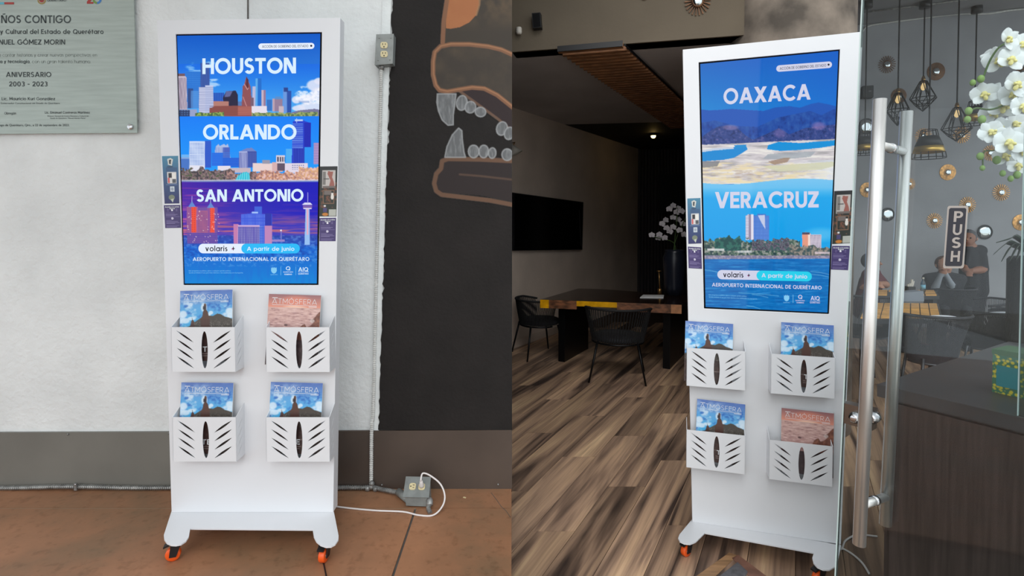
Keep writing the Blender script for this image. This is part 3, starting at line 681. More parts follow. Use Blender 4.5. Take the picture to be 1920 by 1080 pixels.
# ================================================================== LEFT WALL THINGS
# plaque
pq = empty('metal_plaque', wl(128, 250, 0.02)); tag(pq, 'brushed metal commemorative plaque lettered in Spanish on the white wall', 'plaque')
PO = 0.022
plq = [wl(-150, 252, PO), wl(257, 249, PO), wl(249, -60, PO), wl(-150, -60, PO)]
part('plate', G().slab(plq, (0, 0.006, 0)).get(), M['plaque'], pq)
for a, b in ((245, 238),):
    c = wl(a, b, PO); part('standoff_screw', G().lathe([(0.006, -PO), (0.0125, -0.001), (0.0125, 0.006), (0.010, 0.008)], c, 20, (0, -1, 0)).get(), M['chrome'], pq, True)
pmap = lambda x, y: wl(x, y, PO + 0.0008)
def ptxt(s, x0, x1, yb, cap, bold=0.0, mat='ink_dark'):
    if cap < 3.5 or '"' in s or '2 de' in s: put_text('lettering', s, (x0, yb), (x1, yb), cap, pmap, M[mat], pq, bold)
    else: put_geo('lettering', s, (x0, yb), (x1, yb), cap, pmap, M[mat], pq, 0.085 if bold == 0 else (0.15 if bold < 0.01 else 0.17), track=0.13)
ptxt('ÑOS CONTIGO', 2, 133, 43.2, 14.5, 0.012); ptxt('A', -16, -2, 43.2, 14.5, 0.012)
ptxt('y Cultural del Estado de Querétaro', 0, 194, 63.5, 8.6, 0.012)
ptxt('NUEL GÓMEZ MORIN', -2, 122, 83.5, 9.4, 0.014); ptxt('MA', -24, -4, 83.5, 9.4, 0.014)
ptxt('a contar historias y crear nuevas perspectivas en', -3, 182, 106, 6.0, 0, 'ink_grey')
ptxt('ia y tecnología', -2, 55, 118.3, 6.2, 0.014); ptxt(', con un gran talento humano.', 56, 170, 118.3, 6.0, 0, 'ink_grey')
ptxt('ANIVERSARIO', 11, 96, 144.3, 9.3, 0.012); ptxt('2003 - 2023', 17, 89, 162, 9.2, 0.012)
ptxt('Lic. Mauricio Kuri González', 3, 103, 187.8, 5.6, 0.008); ptxt('Gobernador Constitucional del Estado de Querétaro', 1, 112, 195, 3.2)
ptxt('Obregón', 8, 30, 214.5, 4.4, 0.006); ptxt('Lic. Emanuel Contreras Martínez', 84, 168, 213, 4.4, 0.006)
ptxt('Director General del Centro Educativo y Cultural del', 89, 166, 218.8, 2.6); ptxt('Estado de Querétaro "Manuel Gómez Morin"', 94, 161, 222.8, 2.6)
ptxt('Santiago de Querétaro, Qro., a 22 de septiembre de 2023.', -12, 130, 236.5, 4.0, 0.006)
ptxt('QUERÉTARO', 88, 124, 2.5, 4.0, 0.01)
M['logo_gold'] = pbr('logo_gold', (150, 124, 60), 0.5); M['logo_red'] = pbr('logo_red', (160, 50, 45), 0.5); M['logo_blue'] = pbr('logo_blue', (60, 120, 185), 0.5); M['logo_green'] = pbr('logo_green', (110, 140, 70), 0.5); M['logo_teal'] = pbr('logo_teal', (90, 170, 190), 0.5)
def ring(cx, cy, r0, r1, a0, a1, mat, n=14):
    v = []; f = []
    for i in range(n + 1):
        q = math.radians(a0 + (a1 - a0) * i / n)
        v += [pmap(cx + r0 * math.cos(q), cy - r0 * math.sin(q)), pmap(cx + r1 * math.cos(q), cy - r1 * math.sin(q))]
    f = [(2 * i, 2 * i + 1, 2 * i + 3, 2 * i + 2) for i in range(n)]
    part('emblem', (v, f), M[mat], pq)
ring(78, 0, 5.6, 8, 180, 360, 'logo_gold'); ring(78, 0, 0.1, 4.6, 180, 360, 'logo_red'); ring(78, -4, 4.8, 5.6, 180, 360, 'ink_dark')
ring(182, -1, 4.5, 8.5, 180, 270, 'logo_green'); ring(182, -1, 4.5, 8.5, 270, 380, 'logo_blue')
part('emblem', G().slab([pmap(163, 7), pmap(175, 7), pmap(175, 3.6), pmap(169, 3.6), pmap(174, -4), pmap(169, -4), pmap(163, 3)], (0, -0.0004, 0)).get(), M['logo_red'], pq)
for x0, x1, m_ in ((-8, 8, 'logo_teal'), (8, 26, 'logo_red')): part('emblem', G().slab([pmap(x0, 8.2), pmap(x1, 8.2), pmap(x1, 4.2), pmap(x0, 4.2)], (0, -0.0004, 0)).get(), M[m_], pq)
# wall outlet on the corner strip
def receptacle(parent, c, ax, az, ay, s=1.0):
    """duplex face: ax right, az up, ay outward"""
    for k in (1, -1):
        cc = Vector(c) + Vector(az) * (0.0195 * k * s)
        pts = [(0.017 * math.cos(t) if abs(math.cos(t)) < 0.93 else 0.0158 * math.copysign(1, math.cos(t)), max(-0.0138, min(0.0138, 0.0172 * math.sin(t)))) for t in [2 * math.pi * i / 24 for i in range(24)]]
        r = part('receptacle', G().slab([cc + Vector(ax) * a * s + Vector(az) * b * s for a, b in pts], Vector(ay) * 0.003).get(), M['ivory'], parent)
        for dx, w_, h_, dz in ((-0.006, 0.0012, 0.0042, 0.004), (0.006, 0.0012, 0.0034, 0.004), (0, 0.0024, 0.0024, -0.0075)):
            part('slot', G().obox(cc + Vector(ax) * dx * s + Vector(az) * dz * s + Vector(ay) * 0.003, ax, ay, az, w_ * s, 0.0006, h_ * s).get(), M['black_slot'], r)
ob = empty('outlet_box', wl(718, 126, 0.0)); tag(ob, 'grey metal outlet box high on the wall beside the black mural', 'outlet box')
cf = wl(720.5, 93.5, 0.055)
b0, b1, b2, b3 = wl(703, 122, 0.055), wl(736, 119, 0.055), wl(738, 64, 0.055), wl(706, 65, 0.055)
part('box_body', G().slab([b0, b1, b2, b3], (0, 0.054, 0)).get(), M['box_grey'], ob)
part('cover_plate', G().slab([b0 + Vector((-.001, 0, -.001)), b1 + Vector((.001, 0, -.001)), b2 + Vector((.001, 0, .001)), b3 + Vector((-.001, 0, .001))], (0, -0.0018, 0)).get(), M['box_grey'], ob)
receptacle(ob, cf + Vector((0, -0.0018, 0)), Vector((1, 0, 0)), Vector((0, 0, 1)), Vector((0, -1, 0)), 0.98)
for a, b in ((711, 71), (733, 71), (709, 113), (731, 112)): part('screw', G().lathe([(0.003, 0), (0.002, 0.002)], wl(a, b, 0.0568), 8, (0, -1, 0)).get(), M['galv'], ob, True)
part('connector', G().tube([wl(716, 120, 0.03), wl(715, 131, 0.03)], 0.012, 12).get(), M['galv'], ob, True)
# corrugated conduits
def corrugated(pts, r, pitch, seg=8):
    pts = [Vector(p) for p in pts]; out = []; rs = []
    L = [0]
    for a, b in zip(pts[:-1], pts[1:]): L.append(L[-1] + (b - a).length)
    n = int(L[-1] / pitch * 4); j = 0
    for i in range(n + 1):
        s = L[-1] * i / n
        while j < len(L) - 2 and s > L[j + 1]: j += 1
        t = (s - L[j]) / max(L[j + 1] - L[j], 1e-9); out.append(pts[j].lerp(pts[j + 1], min(t, 1)))
        rs.append(r * (1.0 if i % 4 in (0, 1) else 0.66))
    return G().tube(out, rs, seg)
cvp = [wl(715, 130, 0.03), wl(712, 260, 0.012), wl(706, 500, 0.012), wl(700, 760, 0.012), wl(697, 800, 0.022), wl(696, 912, 0.022)]
cv1 = part('flexible_conduit', corrugated(spline(cvp, 12), 0.0088, 0.0085).get(), M['galv_white'], None)
tag(cv1, 'corrugated conduit running down the wall from the high outlet box', 'conduit')
hz = [wl(-60, 926, 0.03), wl(20, 924.5, 0.03), wl(90, 921, 0.03), wl(200, 922.5, 0.03), wl(330, 922, 0.03)]
for q in hz: pass
zc = ZL + 0.011
def fl_z(px, Y, z): return Vector(((px - 960) / F * Y, Y, z))
yc = YW - 0.026
hz = [fl_z(-80, yc, zc), fl_z(20, yc, zc + .001), fl_z(90, yc, zc + 0.006), fl_z(150, yc, zc + .006), fl_z(240, yc, zc + .001), fl_z(345, yc, zc + .002), fl_z(480, yc, zc + .002)]
cv2 = part('flexible_conduit', corrugated(spline(hz, 6), 0.0105, 0.0085).get(), M['galv']); tag(cv2, 'grey corrugated conduit lying along the foot of the wall left of the kiosk', 'conduit')
part('clamp', G().obox(fl_z(132, yc - 0.010, ZL + 0.022), (1, 0, 0), (0, 1, 0), (0, 0, 1), 0.006, 0.003, 0.016).get(), M['galv'], cv2)
part('clamp_screw', G().lathe([(0.004, 0), (0.003, 0.004)], fl_z(132, yc - 0.012, ZL + 0.033), 10, (0, -1, 0)).get(), M['chrome'], cv2, True)
hz = [fl_z(480, yc, zc), fl_z(620, yc, zc + .002), fl_z(670, yc, zc + .002), fl_z(692, yc, zc + .004), fl_z(715, yc - .02, zc + .003), fl_z(742, yc - 0.05, zc + .006)]
cv3 = part('flexible_conduit', corrugated(spline(hz, 6), 0.0105, 0.0085).get(), M['galv']); tag(cv3, 'grey corrugated conduit between the left kiosk and the floor outlet box', 'conduit')
for a, z_ in ((686, 0.012), (693, 0.02), (701, 0.010), (694, 0.034)): part('coupling', G().sphere(fl_z(a, yc - 0.006, ZL + z_), 0.013, 10, 7).get(), M['galv'], cv3, True)
# floor outlet box, tilted lid
Yb = 2.24
fb = empty('floor_outlet_box', fl_z(784, Yb, ZL)); tag(fb, 'grey metal outlet box on the floor with a white plug in it', 'outlet box')
bw0, bw1 = (757 - 960) / F * Yb, (803 - 960) / F * Yb
part('box_body', G().hexa([(bw0 + .008, Yb - 0.02, ZL + 0.008), (bw1, Yb - 0.02, ZL + 0.004), (bw1, Yb + 0.055, ZL + 0.004), (bw0 + .008, Yb + 0.055, ZL + 0.008)],
                          [(bw0 + .004, Yb - 0.022, ZL + 0.046), (bw1 - .002, Yb - 0.022, ZL + 0.046), (bw1 - .004, Yb + 0.055, ZL + 0.088), (bw0, Yb + 0.055, ZL + 0.088)]).get(), M['box_grey'], fb)
lid0, lid1, lid2, lid3 = Vector((bw0 - .004, Yb - 0.026, ZL + 0.046)), Vector((bw1 + .003, Yb - 0.026, ZL + 0.044)), Vector((bw1 - .002, Yb + 0.060, ZL + 0.0905)), Vector((bw0 - .008, Yb + 0.060, ZL + 0.0925))
ln_ = (lid1 - lid0).cross(lid3 - lid0).normalized()
part('lid', G().slab([lid0, lid1, lid2, lid3], ln_ * 0.003).get(), M['box_grey'], fb)
lx = (lid1 - lid0).normalized(); lz = (lid3 - lid0).normalized(); lc = (lid0 + lid1 + lid2 + lid3) / 4 + ln_ * 0.003
receptacle(fb, lc, -lz, lx, ln_, 1.0)
part('connector', G().tube([fl_z(745, yc - 0.05, zc + .008), Vector((bw0 + 0.01, Yb + 0.01, ZL + 0.02))], 0.0165, 12).get(), M['box_grey'], fb, True)
part('elbow', G().tube(spline([Vector((bw1 - 0.012, Yb + 0.0, ZL + 0.026)), Vector((bw1 + 0.004, Yb - 0.02, ZL + 0.03)), Vector((bw1 + 0.006, Yb - 0.035, ZL + 0.018))], 5), 0.014, 12).get(), M['galv'], fb, True)
ec = part('whip', corrugated(spline([Vector((bw1 + 0.006, Yb - 0.034, ZL + 0.018)), at_z(803, 953, ZL + .012), at_z(807, 962, ZL + .004)], 6), 0.0095, 0.006).get(), M['galv'], fb)
# kiosk cord with its plug
pl = lc + lx * 0.0195 + ln_ * 0.003
cp = [at_z(600, 944, ZL + .004), at_z(640, 951, ZL + .004), at_z(700, 957, ZL + .004), at_z(755, 959.5, ZL + .004), at_z(785, 966, ZL + .004), at_z(812, 966, ZL + .005), at_y(829, 950, Yb - 0.06), at_y(834, 930, Yb - 0.03), at_y(826, 908, Yb - 0.01), at_y(807, 892, Yb), at_y(793, 887.5, Yb + .01), pl + ln_ * 0.048, pl + ln_ * 0.03]
kc = part('power_cord', G().tube(spline(cp, 8), 0.0036, 8).get(), M['cord_white'], None, True); tag(kc, 'white power cord looping from the left kiosk to the floor outlet box', 'cord')
part('plug', G().tube([pl, pl + ln_ * 0.012, pl + ln_ * 0.022, pl + ln_ * 0.038], [0.011, 0.0105, 0.008, 0.0055], 10).get(), M['cord_white'], kc, True)
bk = [at_z(604, 1047, ZL + .002), at_z(608, 1062, ZL + .002), at_z(614, 1092, ZL + .002)]
tag(part('thin_cable', G().tube(spline(bk, 4), 0.0026, 6).get(), M['black_plastic']), 'thin black cable on the concrete under the kiosk caster', 'cable')
# small pebble chips on the floor
tag(part('paper_scrap', G().slab([at_z(868, 933, ZL), at_z(873, 934.5, ZL), at_z(874, 933, ZL), at_z(870, 932, ZL)], (0, 0, 0.002)).get(), M['ivory']), 'tiny pale scrap on the floor below the black wall', 'scrap')
# ---- mural of a fanged muzzle
cv = Cv(800, -60, 962, 392, (32, 29, 28), 2)
OC = (122, 84, 60); DK = (62, 55, 48); CLY = (156, 98, 60); GUM = (38, 24, 26)
nz = cv.noise(26, 5, 4)
def softfill(m, c, a=1.0): cv.fill(m, c, a)
head = [(838, -60), (962, -60), (962, 100), (930, 88), (890, 81), (840, 80), (829, 78), (832, 40)]
cv.poly(head, (54, 47, 39)); cv.fill(cv.pmask(head) * np.clip((nz - 0.35) * 2.2, 0, 1) * np.clip((60 - cv.Y) / 60, 0, 1), (110, 88, 62), 0.8)
cv.poly([(839, -60), (899, -60), (898, 10), (893, 28), (880, 42), (862, 51), (845, 54), (836, 53)], CLY)
cv.fill(cv.pmask([(839, -60), (899, -60), (898, 10), (893, 28), (880, 42), (862, 51), (845, 54), (836, 53)]) * np.clip(nz - 0.4, 0, 1), (172, 116, 74), 1.0)
cv.line([(900, -60), (899, 8), (893, 28)], 4, (150, 112, 78), 0.7)
cv.line([(841, -60), (838, 0), (832, 40), (830, 80)], 8.5, OC, 1, 1.5)
muz = [(818, 92), (830, 84), (860, 82), (900, 84), (930, 90), (962, 102), (962, 200), (930, 175), (910, 166), (880, 165), (850, 170), (826, 172), (815, 160), (810, 130), (811, 105)]
cv.poly(muz, (54, 47, 40)); cv.fill(cv.pmask(muz) * np.clip((nz - 0.4) * 2, 0, 1), (78, 66, 52), 0.7)
cv.poly([(862, 170), (890, 168), (915, 172), (940, 186), (962, 208), (962, 246), (930, 222), (900, 200), (878, 186)], GUM)
cv.line([(862, 171), (880, 184), (905, 202), (935, 224), (962, 248)], 5, (104, 78, 62), 0.9, 1.5)
mo = [(962, 103), (940, 93), (915, 87), (880, 83), (845, 83), (826, 87), (815, 98), (812, 116), (812, 140), (817, 160), (824, 169), (838, 172), (860, 168), (885, 164), (908, 166), (932, 178), (962, 202)]
cv.line(mo, 8.5, OC, 1, 1.8); cv.line([(a + 1, b - 1) for a, b in mo], 2.5, (172, 124, 88), 0.6, 1.5)
low = [(828, 302), (962, 304), (962, 378), (900, 366), (850, 362), (824, 360), (816, 345), (818, 328), (826, 318)]
cv.poly(low, (36, 26, 26)); cv.line([(862, 327), (900, 330), (962, 337)], 4, (82, 62, 50), 0.9, 2)
cv.line([(962, 302), (900, 299), (840, 298), (829, 302), (827, 316), (818, 326), (814, 344), (818, 358), (828, 365), (870, 370), (920, 376), (962, 384)], 8.5, (100, 72, 54), 1, 1.8)
def tooth(pts, ang=0):
    m = cv.pmask(pts); cx = np.mean([p[0] for p in pts]); cv.fill(m, (96, 98, 100))
    s = cv.noise((14, 3), int(cx), 3); cv.fill(m * np.clip((s - 0.4) * 2, 0, 1), (150, 154, 156), 0.7)
    cv.line(list(pts) + [pts[0]], 2.4, (150, 153, 155), 0.85, 1.4)
tooth([(820, 176), (855, 176), (853, 195), (850, 215), (850, 234), (840, 235), (829, 225), (822, 208), (819, 192)])
def rt(cx, cy, rx, ry, tilt=0.0):
    return [(cx + rx * math.cos(t) * math.cos(tilt) - ry * math.sin(t) * math.sin(tilt), cy + rx * math.cos(t) * math.sin(tilt) + ry * math.sin(t) * math.cos(tilt)) for t in [2 * math.pi * i / 18 for i in range(18)]]
for a in ((866, 193, 10, 14, .15), (882, 201, 10, 11, .3), (901, 210, 10, 9, .2), (941, 241, 10, 13, .3), (955, 250, 9, 12, .3)): tooth(rt(*a))
tooth([(834, 295), (838, 275), (848, 253), (860, 240), (866, 245), (867, 262), (870, 285), (873, 295)])
for a in ((888, 284, 10, 12, 0), (907, 284, 9, 12, .05), (923, 287, 7, 10, 0.1), (951, 290, 10, 11, 0)): tooth(rt(*a))
cv.rect(800, 296, 962, 297.5, OC, 0.0)
inv = MW[wall_center.name].inverted()
mm = art_mesh('mural_painting', cv, [(802, -58), (960, -58), (960, 390), (802, 390)], 150, 420, lambda x, y: inv @ wl(x, y, 0.0112), M['mural'], mask=True)
child('mural_painting', mm, wall_center)
# ================================================================== SCREEN PICTURES
def trees(c, x0, y0, x1, y1, cols, seed, cell=3.0, thr=0.0):
    n = c.noise(cell, seed, 3); e = c.noise(9, seed + 5, 3)
    band = (c.X >= x0) & (c.X < x1) & (c.Y < y1) & (c.Y >= y0 + (e - 0.2) * (y1 - y0) * 0.7)
    for i, col in enumerate(cols):
        t0 = i / len(cols); m = band & (n >= 0.25 + 0.5 * t0 - (1 if i == 0 else 0)); c.fill(m, col)
def clouds(c, box, seed, thr=0.5, col=(235, 240, 252), cell=(10, 20), a=1.0):
    x0, y0, x1, y1 = box; n = c.noise(cell, seed, 4)
    wx = np.clip(np.minimum((c.X - x0) / (0.3 * (x1 - x0)), (x1 - c.X) / (0.3 * (x1 - x0))), 0, 1) * np.clip(np.minimum((c.Y - y0) / (0.35 * (y1 - y0)), (y1 - c.Y) / (0.35 * (y1 - y0))), 0, 1)
    c.fill(np.clip((n * wx - thr * 0.62) * 6, 0, 1), col, a)
def paint_left():
    c = Cv(322, 54, 610, 540, (0, 100, 220))
    # ---- Houston
    c.vgrad(54, 218, (0, 84, 196), (40, 150, 240)); c.vgrad(120, 218, (0, 104, 226), (80, 176, 246))
    clouds(c, (328, 100, 420, 150), 3, 0.62, (150, 200, 246), (8, 26), 0.8); clouds(c, (340, 135, 430, 175), 8, 0.66, (190, 220, 250), (5, 20), 0.8)
    for x, y, r, ry in ((590, 160, 17, 12), (600, 178, 22, 16), (575, 186, 16, 10), (556, 187, 10, 8), (585, 200, 30, 9), (560, 203, 14, 6), (598, 152, 10, 7)):
        c.ell(x, y, r, ry, (226, 228, 246), 0.9, 0.45)
    clouds(c, (535, 150, 625, 212), 21, 0.55, (250, 250, 255), (6, 9), 0.8); c.rect(560, 189, 580, 193, (120, 150, 205), 0.5)
    R = c.rect
    R(348, 134, 376, 203, (30, 112, 208)); c.windows(348, 134, 376, 203, (70, 150, 230), 3, 4, 0.5)
    R(376, 118, 393, 164, (58, 92, 172)); c.stripes(376, 118, 393, 164, (40, 66, 140), 2.4, 0.4, 0.7)
    c.poly([(333, 139), (346, 141), (350, 146), (351, 206), (333, 206)], (196, 184, 200)); c.stripes(334, 146, 350, 204, (120, 104, 128), 2.6, 0.45, 0.9); R(333, 138, 347, 143, (110, 84, 92))
    R(352, 166, 362, 203, (42, 72, 134)); R(358, 170, 372, 203, (86, 150, 222), 0.7)
    R(373, 163, 386, 212, (206, 210, 236)); R(385, 160, 400, 214, (196, 204, 236)); c.stripes(373, 163, 400, 212, (120, 132, 178), 2.6, 0.4, 0.8, False)
    R(400, 174, 420, 194, (20, 74, 178)); c.stripes(400, 174, 420, 194, (60, 120, 214), 4, 0.4, 0.6)
    c.poly([(424, 171), (442, 170), (446, 178), (446, 199), (419, 199), (418, 183)], (36, 32, 62)); c.poly([(424, 171), (436, 171), (431, 181), (421, 182)], (96, 100, 150))
    R(446, 190, 458, 200, (84, 120, 180))
    c.poly([(462, 143), (470, 163), (473, 202), (453, 202), (455, 162), (458, 158)], (142, 78, 84)); c.poly([(462, 143), (466, 150), (466, 170), (461, 160)], (90, 42, 54)); c.line([(456, 182), (461, 196), (464, 202)], 1.4, (200, 140, 140)); c.line([(458, 158), (464, 168), (466, 165)], 1.2, (210, 160, 160))
    R(473, 162, 484, 200, (198, 196, 226)); c.stripes(473, 162, 484, 200, (140, 140, 180), 2.4, 0.35, 0.8); R(470, 183, 476, 202, (120, 90, 110))
    R(479, 147, 490, 200, (22, 108, 204)); R(479, 147, 483, 200, (90, 170, 236)); R(490, 169, 498, 200, (196, 178, 196)); R(494, 169, 498, 200, (150, 120, 150))
    R(400, 190, 429, 201, (178, 122, 112)); c.poly([(393, 203), (404, 199), (446, 198), (473, 200), (473, 218), (393, 218)], (142, 78, 72)); c.stripes(393, 199, 473, 217, (110, 54, 52), 3, 0.35, 0.6, False); R(446, 199, 472, 216, (178, 104, 94)); c.stripes(446, 199, 472, 216, (140, 72, 66), 2.6, 0.4, 0.6, False)
    R(472, 199, 501, 213, (228, 222, 236)); R(500, 187, 510, 208, (48, 112, 194)); R(511, 185, 530, 209, (146, 124, 152)); R(516, 181, 527, 186, (90, 140, 200)); R(511, 185, 515, 209, (186, 160, 176))
    R(531, 166, 540, 211, (104, 150, 220)); R(538, 170, 546, 211, (36, 78, 168)); R(532, 164, 540, 172, (36, 64, 140)); R(523, 199, 532, 211, (200, 180, 190))
    c.poly([(546, 211), (560, 207), (590, 204), (606, 207), (606, 220), (546, 220)], (118, 116, 152)); R(333, 205, 369, 218, (150, 160, 200)); R(335, 206, 356, 218, (40, 54, 96)); c.windows(335, 206, 356, 218, (90, 130, 180), 5, 4, 0.7)
    trees(c, 366, 209, 420, 218, [(70, 96, 60), (110, 146, 70), (150, 176, 90)], 4); trees(c, 472, 209, 596, 218, [(80, 104, 78), (120, 148, 80), (160, 170, 110)], 6)
    # ---- Orlando
    sky = (c.Y >= 218) & (c.Y < 341); c.vgrad(218, 341, (0, 124, 246), (24, 160, 250), sky)
    R(339, 295, 357, 318, (70, 116, 196)); R(340, 290, 356, 298, (170, 200, 236), 0.6)
    R(355, 265, 384, 318, (206, 220, 246)); c.windows(356, 268, 383, 316, (110, 140, 210), 3, 3.2, 0.9, 0.5, 0.6); R(384, 264, 396, 314, (44, 88, 200)); R(355, 310, 384, 323, (226, 226, 240))
    c.poly([(403, 282), (405, 274), (410, 270), (412, 274), (420, 270), (424, 273), (427, 269), (430, 280), (432, 296), (403, 296)], (172, 188, 226)); R(418, 276, 431, 297, (70, 96, 190)); c.stripes(404, 276, 420, 296, (110, 130, 200), 2.2, 0.4, 0.7)
    R(397, 286, 418, 311, (24, 100, 222)); R(418, 296, 448, 313, (20, 84, 208)); c.stripes(397, 286, 448, 312, (60, 140, 240), 3, 0.35, 0.6, False)
    c.poly([(449, 284), (462, 278), (472, 277), (482, 285)], (110, 130, 196)); R(448, 284, 465, 315, (170, 178, 222)); R(464, 284, 481, 314, (58, 76, 160)); c.stripes(448, 286, 465, 315, (86, 96, 170), 2.6, 0.5, 0.9); c.stripes(466, 286, 481, 314, (90, 120, 200), 3, 0.3, 0.6)
    R(474, 306, 512, 322, (232, 210, 208)); R(492, 300, 506, 307, (150, 150, 170)); R(510, 304, 530, 322, (214, 176, 176))
    R(518, 291, 534, 306, (216, 208, 220)); c.stripes(520, 294, 534, 303, (40, 40, 70), 4.5, 0.6, 0.95); R(520, 306, 534, 320, (96, 80, 100))
    R(536, 279, 551, 307, (66, 168, 240)); c.windows(536, 279, 551, 307, (130, 205, 250), 3, 3, 0.6)
    c.poly([(547, 300), (549, 228), (556, 225), (566, 224), (572, 227), (581, 230), (583, 240), (582, 306), (547, 306)], (30, 60, 204)); R(570, 230, 583, 300, (22, 34, 178)); c.stripes(548, 232, 568, 278, (130, 170, 240), 3.4, 0.35, 0.9, False); c.line([(556, 222), (556, 230)], 1, (210, 225, 250)); R(553, 224, 568, 227, (190, 210, 245))
    R(550, 278, 571, 306, (20, 40, 170)); c.stripes(550, 278, 571, 306, (60, 90, 210), 2.6, 0.4, 0.7)
    R(571, 276, 590, 307, (34, 146, 242)); R(588, 268, 600, 308, (180, 150, 196)); c.stripes(588, 268, 600, 308, (130, 110, 180), 2.5, 0.4, 0.7, False)
    R(534, 306, 577, 324, (224, 214, 230)); c.windows(548, 309, 570, 318, (80, 90, 150), 4, 4, 0.8); R(408, 311, 432, 320, (226, 220, 232)); R(432, 315, 470, 324, (196, 180, 190))
    trees(c, 338, 312, 440, 341, [(64, 62, 66), (104, 88, 92), (146, 120, 124), (84, 92, 72)], 9, 3.4); trees(c, 425, 318, 505, 341, [(90, 74, 74), (140, 110, 110), (180, 140, 130)], 11, 3); trees(c, 480, 316, 602, 340, [(150, 110, 110), (196, 140, 124), (214, 160, 120), (226, 190, 190)], 14, 3); trees(c, 560, 308, 602, 334, [(196, 150, 140), (220, 170, 120), (232, 190, 180)], 18, 3)
    c.poly([(440, 339), (446, 330), (456, 323), (463, 322), (468, 328), (469, 339)], (50, 190, 214))
    for k in range(6): c.line([(444 + k * 4.6, 338), (447 + k * 4, 326 - k * 0.5)], 1.0, (150, 236, 244), 0.9)
    R(338, 337, 602, 341, (200, 206, 230), 0.75); R(338, 339, 602, 341, (90, 110, 190), 0.6)
    # ---- San Antonio
    low = c.Y >= 341; c.vgrad(341, 460, (24, 8, 168), (70, 70, 190), low)
    lf = np.clip((470 - c.X) / 130, 0, 1); st = c.noise((3, 44), 31, 4); st2 = c.noise((2.4, 60), 44, 3)
    c.fill(low * (c.Y < 446) * lf * 0.55, (110, 40, 160)); rt_ = np.clip((c.X - 470) / 110, 0, 1); c.fill(low * (c.Y < 405) * rt_ * 0.6, (10, 4, 190))
    bw = np.clip((c.Y - 360) / 60, 0, 1) * (c.Y < 446); c.fill(low * bw * np.clip((st - 0.50) * 6, 0, 1) * (0.35 + 0.65 * lf), (206, 96, 150), 0.85)
    ow = np.clip((c.Y - 405) / 25, 0, 1) * (c.Y < 446); c.fill(low * ow * np.clip((st2 - 0.45) * 6, 0, 1), (212, 112, 112), 0.8)
    c.fill((c.Y > 352) * (c.Y < 385) * low * lf * np.clip((st2 - 0.55) * 6, 0, 1), (170, 70, 160), 0.6)
    c.vgrad(440, 475, (50, 66, 170), (10, 96, 206), (c.Y >= 441)); c.vgrad(458, 540, (8, 92, 204), (0, 138, 218), (c.Y >= 462))
    ct = c.noise((3, 5), 60, 3); c.fill((c.Y > 441) * (c.Y < 500) * np.clip((ct - 0.55) * 7, 0, 1), (110, 160, 230), 0.45); c.fill((c.Y > 441) * (c.Y < 490) * np.clip((0.42 - ct) * 7, 0, 1), (10, 50, 150), 0.5)
    fd = c.noise((24, 6), 71, 3); c.fill((c.Y > 495) * np.clip((fd - 0.5) * 4, 0, 1), (20, 110, 210), 0.5)
    # the twin towered block
    R(351, 389, 408, 457, (112, 78, 160)); R(350, 388, 371, 437, (156, 92, 150)); R(388, 390, 404, 437, (140, 80, 150)); R(371, 395, 389, 437, (168, 96, 138)); c.windows(371, 397, 389, 437, (96, 60, 140), 3, 3, 0.7)
    R(359, 388, 368, 436, (236, 82, 58)); R(394, 390, 402, 436, (238, 84, 62)); c.windows(359, 389, 368, 436, (196, 50, 50), 4.5, 4, 0.6); c.windows(394, 391, 402, 436, (196, 50, 50), 4, 4, 0.6); c.windows(350, 390, 359, 437, (110, 60, 130), 3, 3, 0.7)
    c.poly([(353, 388), (360, 377), (367, 388)], (96, 136, 208)); c.poly([(388, 390), (395, 379), (402, 390)], (96, 136, 208)); c.line([(360, 368), (360, 378)], 1, (190, 200, 235)); c.line([(395, 372), (395, 380)], 1, (190, 200, 235))
    c.windows(352, 437, 408, 457, (70, 60, 170), 3.2, 3.6, 0.8)
    rr = np.random.RandomState(5)
    for _ in range(46): c.ell(rr.uniform(352, 412), rr.uniform(395, 456), 0.8, 0.8, (250, 225, 220), 0.9)
    R(477, 387, 491, 402, (60, 96, 214)); c.poly([(452, 402), (470, 400), (474, 396), (482, 396), (486, 401), (510, 401), (510, 424), (452, 424)], (56, 84, 216)); c.windows(453, 402, 510, 424, (130, 160, 246), 3, 2.6, 0.75); R(472, 397, 484, 400, (170, 200, 250)); R(497, 400, 509, 424, (40, 50, 170))
    R(438, 420, 447, 457, (196, 124, 174)); R(446, 424, 488, 457, (66, 56, 160)); c.stripes(446, 426, 487, 457, (196, 196, 236), 3.0, 0.36, 0.9); c.stripes(446, 424, 487, 457, (90, 80, 180), 4, 0.3, 0.5, False); R(446, 422, 487, 425, (210, 180, 220)); R(487, 424, 496, 457, (60, 90, 210)); c.windows(487, 424, 496, 457, (150, 190, 246), 3, 3, 0.8); R(496, 423, 510, 457, (190, 132, 184)); R(510, 449, 534, 453, (150, 130, 200))
    c.poly([(573, 391), (580, 391), (581, 459), (571, 459)], (150, 190, 240)); R(575, 391, 578, 440, (230, 170, 190)); R(568, 385, 585, 391, (120, 90, 170)); c.poly([(566, 384), (571, 380), (582, 380), (586, 384)], (222, 222, 245)); R(569, 390, 584, 392, (220, 214, 244)); c.line([(577, 361), (577, 381)], 1.1, (170, 170, 230)); R(526, 432, 528, 450, (120, 120, 200)); c.ell(527, 432, 1.5, 1.5, (250, 240, 240))
    return c
